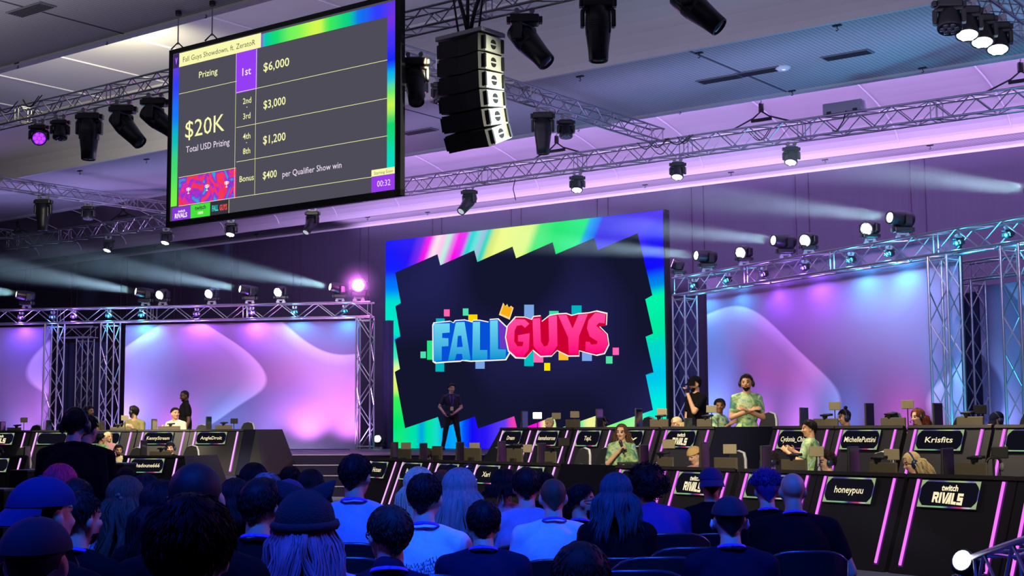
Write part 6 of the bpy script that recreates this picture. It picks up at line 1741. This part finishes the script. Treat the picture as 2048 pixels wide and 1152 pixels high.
player('person in cream jacket with cropped dark hair, seated before the man in black polo', 'LB', 355, 815, 'tan', 'black', 'short', CREAMC, (), headyaw=55, headpitch=0, sleeve=1.9, cloth='jacket', thick=.010)
player('bearded person with black headset above the blond woman', 'LB', 197, 849, 'tan', 'black', 'short', DYEG, (BLKSET,), beard=True, headyaw=25)
player('person lit red with headset seated at the front row, far side', 'LF', 346, 884, 'fair', 'black', 'messy', BLACKC, (NVYSET,), headyaw=20)
player('bearded person turned sideways before the blond woman', 'LF', 243, 889, 'tan', 'black', 'short', CREAMC, (NVYSET,), headyaw=45, beard=True)
player('brown haired person cut by the frame edge at the front row, far side', 'LF', 4, 894, 'fair', 'brown', 'long', PINKC, (BLKSET,), headyaw=10, hairlen=.2)

def stander(label, px, py, D, z, face, skin, hair, style, shirt, sp=None, extras=(), **kw):
    p = at_depth(px, py, D); at = Vector((p.x, p.y, z))
    q = dict(hip=.92); q.update(sp or {})
    return person(label, at, face, q, skin, shirt, kw.pop('pants', None), hair, style, p.z, extras, 'people standing on the stage', **kw)
PH = lambda d: Vector(d)
# host in front of the video wall
host = stander('person in dark t-shirt with lanyard standing legs apart before the video wall', 903, 767, 39.6, ZS, (.1, -1), 'fair', 'brown', 'quiff', mat('charcoal_cotton', (34, 32, 54), .9), dict(legs='wide', arms=('front', 'hip'), headyaw=22, headpitch=-8, voxel=.0095), ('lanyard', 'badge'), pants=mat('black_trousers', (12, 12, 20), .9))
stander('tall man in black polo standing before the lilac backdrop, seen in profile', 371, 780, 35.0, ZR, (-.9, -.5), 'dark', 'black', 'buzz', BLACKC, dict(arms=('down', 'front'), headyaw=10, headpitch=-12, beard=True, collar=True, bulk=1.06), cloth='polo_shirt')
stander('person in green patterned shirt bending over the back row behind the silhouettes', 168, 812, 36.3, ZR, (.5, -.8), 'tan', 'brown', 'short', DYEG, dict(lean=52, headlean=30, arms='table', headyaw=35, headpitch=-5), (BLKSET,))
stander('blond woman in pink top leaning on the front row across the steps', 216, 864, 31.3, 0, (.3, -.9), 'fair', 'blond', 'long', PINKC, dict(lean=12, arms='table', sw=.15, headyaw=40), hairlen=.28)
stander('person in green leaf print shirt beside the blond woman', 198, 868, 30.2, 0, (.4, .9), 'tan', 'black', 'short', DYEG, dict(lean=8, headyaw=-30))
# near the right-hand desks
stander('heavy man in black cap and black t-shirt, hand at his mouth, by the truss tower', 1391, 752, 25.8, ZR, (-.92, -.5), 'tan', 'dbrown', 'short', BLACKC, dict(arms=('chin', 'front'), bulk=1.16, headpitch=-5, beard=True, sw=.185, voxel=.0095), (('cap', BLACKC),))
stander('man in patterned green shirt with headset and arms folded before the pink backdrop', 1492, 749, 22.6, ZR, (.0, -1), 'tan', 'black', 'short', DYE, dict(arms='crossed', headyaw=-18, beard=True, voxel=.0095), (BLKSET,))
stander('dark haired person in patterned shirt seen from behind a dark panel', 1437, 797, 24.4, ZR, (.7, -.6), 'brown', 'black', 'messy', DYE, dict(hip=.72, legs='stand', arms='desk', headyaw=-60), thick=.022)
stander('man with dark hair in patterned t-shirt standing between the desk rows', 1620, 839, 19.2, 0, (-.75, .45), 'tan', 'black', 'short', DYE, dict(arms=('desk', 'desk'), headyaw=30, headpitch=-4, voxel=.0095), thick=.022)
w_, Mw, Jw, Mhw = stander('woman with long brown hair and tie-dye top speaking into a microphone', 1243, 848, 20.4, 0, (-.15, -1), 'fair', 'lbrown', 'wavy', DYE, dict(sw=.155, arms=(((.06, .06, -.26), (-.06, .26, -.30)), ((.06, .10, -.24), (-.13, .20, -.05))), palms=(Vector((0, .2, 1)), Vector((-1, .3, .2))), curl=1.1, headyaw=-14, headpitch=-6, voxel=.0095, sleeve=.8), hairlen=.34)
# what they hold
kq = Mw @ (Jw['wrr'] + (Jw['wrr'] - Jw['elr']).normalized() * .07); mouth = Mhw @ Vector((0, .13, -.06)); mouth = Mw @ mouth
mc = thing('microphone', 'black hand microphone held up to the mouth of the woman with brown hair', 'microphone', Matrix.Translation(kq))
d_ = (mouth - kq).normalized()
b = MB(); b.tube(-d_ * .09, d_ * .07, .014, .018, 10); b.build('handle', BLACK, mc); b = MB(); b.ell(d_ * .095, (.027, .027, .03), nu=12, nv=8); b.build('mic_grille', mat('mic_mesh', (70, 70, 76), .4, .6), mc)
tq = Mw @ (Jw['wrl'] + (Jw['wrl'] - Jw['ell']).normalized() * .07)
tb = thing('tablet', 'dark tablet held flat by the woman with the microphone', 'tablet', Matrix.Translation(tq + Vector((.05, -.02, .035))) @ Matrix.Rotation(rad(25), 4, 'X'))
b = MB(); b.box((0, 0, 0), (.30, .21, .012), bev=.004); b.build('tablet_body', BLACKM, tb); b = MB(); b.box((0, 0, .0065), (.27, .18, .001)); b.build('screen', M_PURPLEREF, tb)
# a chair for every seated player who has none within reach
bpy.context.view_layer.update()
_ch = [o.matrix_world.translation.copy() for o in bpy.data.objects if o.name.startswith('gaming_chair')]
for o in [x for x in bpy.data.objects if x.get('group') == 'players seated at the desks']:
    q = o.matrix_world.translation
    if min((q - c).length for c in _ch) > .62:
        Rz = Matrix.Rotation(o.matrix_world.to_euler().z, 4, 'Z'); v = Rz @ Vector((0, -.17, 0))
        gaming_chair(Matrix.Translation((q.x + v.x, q.y + v.y, q.z)) @ Rz @ Matrix.Diagonal((.84, .8, .72, 1)) @ Matrix.Rotation(pi, 4, 'Z'), 'black gaming chair of the ' + ' '.join(o['label'].split(',')[0].split()[:11]))
# ------------------------------------------------------------------ the audience and their chairs
M_SEATB = mat('black_seat_fabric', (11, 11, 15), .8, spec=.1); M_RIM = mat('polished_chair_rim', (90, 90, 104), .25, .7)
ACH = None
def audience_chair(M, lab, group='audience chairs'):
    global ACH
    if ACH is None:
        r = thing('conference_chair', lab, 'chair', M, group)
        n = 13; P = []
        for i in range(n):
            t = -1 + 2 * i / (n - 1); P.append((t * .235, -.235 + .05 * t * t, .86 - .055 * abs(t) ** 4))
        b = MB(); vs = [(p[0], p[1] + .0, .45) for p in P] + [(p[0], p[1] - .07, p[2]) for p in P] + [(p[0], p[1] + .045, .45) for p in P] + [(p[0], p[1] - .03, p[2]) for p in P]
        fs = [(i, i + 1, n + i + 1, n + i) for i in range(n - 1)] + [(2 * n + i + 1, 2 * n + i, 3 * n + i, 3 * n + i + 1) for i in range(n - 1)] + [(n + i, n + i + 1, 3 * n + i + 1, 3 * n + i) for i in range(n - 1)] + [(0, n, 3 * n, 2 * n), (n - 1, 3 * n - 1, 4 * n - 1, 2 * n - 1)]
        b.add(vs, fs, smooth=True); b.build('backrest', M_SEATB, r)
        b = MB(); b.path([(P[0][0], P[0][1] - .0, .45)] + [(p[0], p[1] - .05, p[2] + .004) for p in P] + [(P[-1][0], P[-1][1], .45)], .011, 6); b.build('back_frame', M_RIM, r)
        b = MB(); b.box((0, .02, .335), (.47, .42, .06), bev=.025); b.build('seat', M_SEATB, r)
        for sx in (-1, 1):
            for y in (-.2, .2):
                b = MB(); b.tube((sx * .21, y, .31), (sx * .22, y * 1.1, .0), .012, n=7); b.build('leg', M_RIM, r)
        ACH = r; KIDS[r.name] = list(r.children); return r
    return dup(ACH, M, lab)
AUD = []
def viewer(label, px, py, D, skin='fair', hair='dbrown', style='short', shirt=None, extras=(), face=(0.0, 1), sp=None, chair=True, chair_lab=None, **kw):
    p = at_depth(px, py, D)
    q = dict(hip=SEATH, legs='sit', lean=6, headlean=4, arms='lap', sleeve=.62)
    q.update(sp or {})
    # put the head, not the hips, at the image point
    J = skeleton(q); k = p.z / (J['head'].z + .118 + kw.get('thick', .016) * .8); off = Vector((J['head'].x, J['head'].y, 0)) * k
    yaw = math.atan2(-face[0], face[1]); off = Matrix.Rotation(yaw, 3, 'Z') @ off
    at = Vector((p.x - off.x, p.y - off.y, 0))
    out = person(label, at, face, q, skin, shirt or BLACKC, kw.pop('pants', None), hair, style, p.z, extras, 'people watching from the chairs', **kw)
    if chair:
        lab = 'dark conference chair with pale rim under the ' + label.split(' ', 1)[0 if label[0].isupper() else 1 if label.split(' ')[0] in ('a',) else 0:][0] if False else None
        M = Matrix.Translation(at + Matrix.Rotation(yaw, 3, 'Z') @ Vector((0, -.07, 0))) @ Matrix.Rotation(yaw, 4, 'Z') @ Matrix.Scale(max(.86, min(1.05, k)), 4)
        audience_chair(M, 'dark chair of the ' + (chair_lab or label))
    AUD.append(out)
    return out
U = dict
hunch = U(lean=24, headlean=34, hip=SEATH)
CAPN = ('capback', mat('blue_cap', (26, 42, 92), .85, spec=.1)); CAPD = ('capback', mat('dark_cap', (20, 24, 42), .85)); CAPV = ('capback', mat('navy_violet_cap', (36, 34, 84), .85))
LANY = 'lanyard'
# nearest the camera
A2 = viewer('person in dark cap seen from behind, nearest the camera at the frame corner', 76, 1037, 3.9, 'tan', 'black', 'buzz', mat('blue_cotton', (70, 120, 230), .85), (('cap', CAPD[1]),), (.03, 1), chair_lab='person in dark cap at the frame corner')
A8 = viewer('person with big dark hair and purple t-shirt filling the lower edge', 382, 988, 3.3, 'fair', 'dbrown', 'messy', PURPLEC, (), (.0, 1), thick=.022, chair_lab='person with big dark hair in purple')
A32 = viewer('person with fuzzy short brown hair cut off by the bottom frame edge', 1161, 1084, 4.1, 'fair', 'brown', 'short', BLACKC, (), (.0, 1), thick=.02, chair_lab='person with fuzzy brown hair')
A1 = viewer('person in blue cap worn backward with small white mark, looking sideways', 92, 956, 4.8, 'fair', 'black', 'buzz', BLACKC, (CAPN,), (.2, 1), U(headyaw=-24, headpitch=4), chair_lab='person in blue backward cap')
A7 = viewer('person with shaved head lit blue on top, ears showing', 393, 925, 4.7, 'tan', 'brown', 'buzz', BLACKC, (), (.0, 1), U(), thick=.004, chair_lab='person with shaved head')
A14 = viewer('woman in black cat-eared beanie with long pale pink hair', 612, 990, 5.3, 'fair', 'pinkblond', 'wavy', LILACC, (), (.05, 1), hairlen=.46, thick=.022, chair_lab='woman in cat-eared beanie')
A16 = viewer('person with glasses in navy polo, head turned, lanyard round the neck', 778, 1010, 5.5, 'fair', 'brown', 'short', NAVY, (LANY, 'glasses'), (-.1, 1), U(headyaw=24, collar=True), cloth='polo_shirt', chair_lab='person with glasses in navy polo')
A10 = viewer('person with dark quiff, black t-shirt and violet lanyard', 521, 957, 6.4, 'tan', 'black', 'quiff', BLACKC, (LANY,), (.05, 1), U(headyaw=-16), thick=.018, chair_lab='person with dark quiff')
A17 = viewer('person with cropped hair in white t-shirt with handwriting on its back', 850, 947, 7.1, 'fair', 'dbrown', 'short', WHITEC, (LANY,), (.0, 1), U(headyaw=-14), thick=.009, chair_lab='person in the handwritten white t-shirt')
A21 = viewer('person with round dark hair in navy t-shirt, head bowed, lanyard round neck', 967, 1000, 6.9, 'tan', 'black', 'short', NAVY, (LANY,), (.0, 1), U(lean=14, headlean=22, bulk=1.15, sw=.185), thick=.016, chair_lab='person with bowed head in navy')
A29 = viewer('person in dark cap with white earphones and blue lanyard, navy t-shirt', 1458, 994, 6.9, 'fair', 'dbrown', 'buzz', mat('dark_navy_cotton', (15, 18, 38), .9, spec=.08), (('cap', CAPD[1]), LANY, 'earpiece'), (.0, 1), U(bulk=1.12, sw=.185), chair_lab='person in dark cap with white earphones')
A3 = viewer('bearded person in profile beside the blue cap, patterned lanyard', 163, 983, 6.2, 'tan', 'black', 'short', BLACKC, (LANY,), (.35, 1), U(headyaw=-22, beard=True), thick=.014, chair_lab='bearded person beside the blue cap')
# second band
A15 = viewer('tall person with short black hair and pale t-shirt before the steps', 712, 908, 8.4, 'tan', 'black', 'short', mat('pale_cotton', (170, 176, 205), .85), (LANY,), (.05, 1), U(headyaw=-18), thick=.014, chair_lab='tall person before the steps')
A24 = viewer('person with cropped fair hair in bright white t-shirt, broad back', 1106, 954, 8.3, 'fair', 'lbrown', 'buzz', WHITEC, (LANY,), (-.05, 1), U(bulk=1.18, sw=.195), chair_lab='broad person in bright white t-shirt')
A25 = viewer('bearded person with glasses in profile next to the white t-shirt', 1164, 967, 9.0, 'tan', 'black', 'short', BLACKC, ('glasses', LANY), (.3, 1), U(headyaw=-72, beard=True), thick=.014, chair_lab='bearded person in profile')
A26 = viewer('woman with long straight hair fading to teal in black top', 1232, 946, 8.2, 'fair', 'teal', 'long', BLACKC, (), (.0, 1), U(headyaw=-8), hairlen=.28, thick=.018, chair_lab='woman with teal hair')
A27 = viewer('person with big curly dark hair hunched forward in purple t-shirt', 1293, 932, 9.6, 'brown', 'black', 'curly', PURPLEC, (), (-.12, 1), U(lean=30, headlean=42, bulk=1.14, sw=.185), thick=.058, chair_lab='person with big curly hair')
A19 = viewer('woman with long ash blond hair raising a phone, sunglasses on her head', 919, 937, 8.0, 'fair', 'ash', 'long', mat('turquoise_cotton', (90, 170, 190), .85), ('hairclip',), (.0, 1), U(sw=.15, arms=('lap', ((-.02, .26, -.14), (-.08, .42, .10))), voxel=.009, curl=.9), hairlen=.42, thick=.02, chair_lab='woman raising a phone')
A18 = viewer('woman with long blond hair mostly hidden behind the cropped head', 838, 935, 8.9, 'fair', 'blond', 'long', BLACKC, (), (.0, 1), U(sw=.15), hairlen=.36, thick=.02, chair_lab='woman with hidden blond hair')
A22 = viewer('person with dark bobbed hair and dusty pink top', 1008, 938, 10.4, 'fair', 'dbrown', 'long', PINKC, (), (.0, 1), U(sw=.15), hairlen=.10, thick=.022, chair_lab='person with dark bob')
A23 = viewer('person with thick dark hair in lilac t-shirt beside the dark bob', 1053, 935, 9.0, 'fair', 'dbrown', 'short', LILACC, (), (.0, 1), U(), thick=.02, chair_lab='person in lilac t-shirt')
A23b = viewer('person with dark hair peeping between the lilac and white t-shirts', 1090, 944, 11.6, 'fair', 'black', 'short', BLACKC, (), chair_lab='person peeping between two t-shirts')
A28 = viewer('person in backward cap and black t-shirt before the logo desk', 1421, 936, 10.2, 'tan', 'black', 'buzz', BLACKC, (CAPV,), (.0, 1), U(bulk=1.1), chair_lab='person in backward cap')
A30 = viewer('person with spiky purple hair in black top beside the bald person', 1532, 944, 9.6, 'fair', 'purple', 'spiky', BLACKC, (LANY,), (.0, 1), U(), thick=.03, chair_lab='person with spiky purple hair')
A31 = viewer('broad bald person in black t-shirt, bare elbow showing', 1584, 946, 8.6, 'tan', 'black', 'bald', BLACKC, (LANY,), (.0, 1), U(bulk=1.3, sw=.215, arms=('lap', ((.13, .0, -.27), (-.06, .22, -.36)))), thick=.0, chair_lab='broad bald person')
A9 = viewer('person with dark hair and violet sheen between the shaved head and the quiff', 470, 957, 8.2, 'fair', 'dbrown', 'long', BLACKC, (), U and (.0, 1), U(sw=.15), hairlen=.2, chair_lab='person beside the shaved head')
A11 = viewer('person in navy cap behind the cat-eared beanie', 578, 960, 7.9, 'fair', 'black', 'buzz', NAVY, (('cap', CAPV[1]),), (.0, 1), chair_lab='person in navy cap')
A12 = viewer('person with greying wavy hair behind the quiff', 534, 946, 8.6, 'fair', 'grey', 'messy', BLACKC, (), chair_lab='person with greying hair')
A12b = viewer('person in dark hood shape behind the greying hair', 508, 927, 10.2, 'fair', 'black', 'long', BLACKC, (), (.0, 1), U(sw=.15), hairlen=.15, thick=.024, chair_lab='person behind the greying hair')
A13 = viewer('person with dark hair on the far side of the navy cap', 581, 932, 11.6, 'fair', 'dbrown', 'short', BLACKC, (), chair_lab='person beyond the navy cap')
A13b = viewer('person with long straight dark hair before the steps', 622, 939, 9.6, 'fair', 'black', 'long', BLACKC, (), (.0, 1), U(sw=.15), hairlen=.26, chair_lab='person with long straight dark hair')
A4 = viewer('person with bright pink hair below the standing dark figures', 121, 929, 8.6, 'fair', 'pink', 'long', BLACKC, (), (.0, 1), U(sw=.15), hairlen=.14, thick=.022, chair_lab='person with bright pink hair')
A6a = viewer('person with dark hair and dusty pink top beside the pink hair', 154, 957, 7.6, 'fair', 'dbrown', 'short', PINKC, (), thick=.02, chair_lab='person beside the pink hair')
A6b = viewer('person with dark brown hair before the black case', 253, 934, 11.4, 'fair', 'dbrown', 'short', BLACKC, (), thick=.018, chair_lab='person before the black case')
A6c = viewer('woman with long wavy brown hair, outermost of the long haired trio', 252, 953, 7.6, 'fair', 'lbrown', 'wavy', BLACKC, (), (.0, 1), U(sw=.15, side=-4), hairlen=.44, thick=.02, chair_lab='wavy haired woman')
A6d = viewer('woman with smooth dark hair, middle of the long haired trio', 292, 949, 8.5, 'fair', 'dbrown', 'long', BLACKC, (), (.0, 1), U(sw=.15), hairlen=.36, thick=.018, chair_lab='smooth haired woman')
A6e = viewer('person with dark hair and blue sheen beside the shaved head, third of the trio', 325, 961, 6.6, 'fair', 'black', 'long', BLACKC, (), (.0, 1), U(sw=.15), hairlen=.34, thick=.02, chair_lab='third long haired person')
A18b = viewer('person with dark reddish hair between two blond women', 884, 940, 10.6, 'fair', 'red', 'short', BLACKC, (), chair_lab='person between two blond women')
# two people standing in front of the far rows
for lab, px, py, D, hr, ex, sp in (('person in black hoodie with headphones standing with back to the camera', 142, 817, 10.8, 'dbrown', (BLKSET,), dict(sleeve=1.95, arms='down', lean=6, headlean=8, bulk=1.25, sw=.20)), ('person in black top standing close beside the figure with headphones', 170, 829, 11.6, 'brown', (), dict(sleeve=1.95, arms='down', headyaw=-20, lean=4, bulk=1.15, sw=.19))):
    p = at_depth(px, py, D); q = dict(hip=.92); q.update(sp)
    person(lab, Vector((p.x, p.y, 0)), (.05, 1), q, 'fair', BLACKC, BLACKC, hr, 'short', p.z, ex, 'people standing before the desks', cloth='sweater')
# empty chairs between the viewers
for px, py, D, lab in ((690, 1108, 7.2, 'empty dark chair between the pink haired woman and the glasses wearer'), (700, 1140, 6.4, 'empty dark chair just before the glasses wearer'), (1312, 1108, 7.5, 'empty dark chair with bright rim below the woman with teal hair'), (1262, 1133, 6.9, 'empty dark chair with bright rim beside the fuzzy brown hair'), (1375, 1090, 8.1, 'empty dark chair with bright rim below the purple t-shirt')):
    p = at_depth(px, py, D); audience_chair(Matrix.Translation((p.x, p.y, 0)) @ Matrix.Scale(p.z / .86, 4), lab)

# small things worn or held
def worn(parent, J, Mh, fn, name, material):
    b = MB(); fn(b); return b.build(name, material, parent, Mh)
r, M, J, Mh = A14
b, rim = cap_mesh('beanie'); bn = b.build('beanie', mat('black_knit', (16, 18, 26), .95, bump=.4, scale=180), r, Mh @ Matrix.Scale(1.14, 4))
b = MB(); b.path(rim + [rim[0]], .017, 7); b.build('rolled_brim', mat('black_knit', (16, 18, 26)), bn)
for s in (-1, 1):
    b = MB(); c = on_skull(s * 1.25 if s > 0 else 2 * pi - 1.25, .62, 1, .012); tip = c + Vector((s * .05, 0, .055))
    b.path([c + Vector((-s * .03, 0, -.02)), lerp(c, tip, .45), tip], [.06, .036, .004], 8, flat=.45); b.build('cat_ear', mat('black_knit', (16, 18, 26)), bn)
r, M, J, Mh = A1
b = MB(); n = 10; top = [(-.02 + .056 * i / n, .004 + .018 * (i / n) ** 2) for i in range(n + 1)]; bot = [(-.02 + .056 * i / n, -.006 + .026 * (i / n) ** 1.6 - .006 * sin(pi * i / n)) for i in range(n + 1)]
Q = Mh @ Matrix.Rotation(rad(150), 4, 'Z')
vs = [];
for x, z in top + bot[::-1]:
    th = x / .09; pp = on_skull(th, 1.02 - z / .1, 1, .0215); vs.append(pp)
k_ = len(top); fs = [(i, i + 1, 2 * k_ - 2 - i, 2 * k_ - 1 - i) for i in range(k_ - 1)]
b.add(vs, fs); b.build('emblem', mat('white_stitching', (235, 235, 245), .6), r, Q)
r, M, J, Mh = A17
b = MB(); rg = random.Random(3); c = J['chest']
for row_ in range(4):
    x = -.09 + row_ * .012
    while x < .1 - row_ * .02:
        w = rg.uniform(.012, .03); z = .02 - row_ * .034 + x * .25
        P = [Vector((c.x + x + w * q, c.y - .1395 - .0 + .30 * (x + w * q) ** 2, c.z + z + .012 * sin(q * 9 + rg.random() * 3) * (1 if rg.random() < .8 else 1.8))) for q in np.linspace(0, 1, 6)]
        b.path(P, .0022, 4); x += w + .006
b.build('handwriting', mat('marker_ink', (16, 18, 40), .6), r)
r, M, J, Mh = A19
hand = M @ (J['wrr'] + (J['wrr'] - J['elr']).normalized() * .085)
tgt = at_depth(968, 970, hand.y + .02)
ph = thing('phone', 'phone held up by the blond woman, its screen showing a picture', 'phone', Matrix.Translation((hand.x, hand.y + .012, hand.z + .055)) @ Matrix.Rotation(rad(-8), 4, 'X'))
b = MB(); b.box((0, 0, 0), (.076, .009, .158), bev=.004); b.build('phone_body', BLACKM, ph)
b = MB(); g0, g1, g2 = lin((236, 232, 250)), lin((120, 110, 235)), lin((40, 30, 190))
b.add([(-.034, -.0055, .025), (.034, -.0055, .025), (.034, -.0055, .062), (-.034, -.0055, .062)], [(0, 1, 2, 3)], None, 0, False, g0)
b.add([(-.034, -.0055, -.045), (.034, -.0055, -.045), (.034, -.0055, .025), (-.034, -.0055, .025)], [(0, 1, 2, 3)], None, 0, False, [g2, g2, g1, g1])
for x in (-.017, .014):
    P = [(x + .012 * cos(q), -.006, .018 + .014 * sin(q)) for q in np.linspace(0, 2 * pi, 12)[:-1]]; b.add(P, [tuple(range(11))], None, 0, False, lin((30, 24, 60)))
b.build('screen', SCREEN, ph)
r, M, J, Mh = A6c
b = MB(); 
for q in range(7): b.ell((.014 * cos(q * .9), -.118 + .012 * sin(q * .9), .03 + .012 * sin(q * 1.7)), (.012, .012, .012), nu=8, nv=6)
b.build('scrunchie', mat('beige_scrunchie', (120, 96, 76), .9), r, Mh)
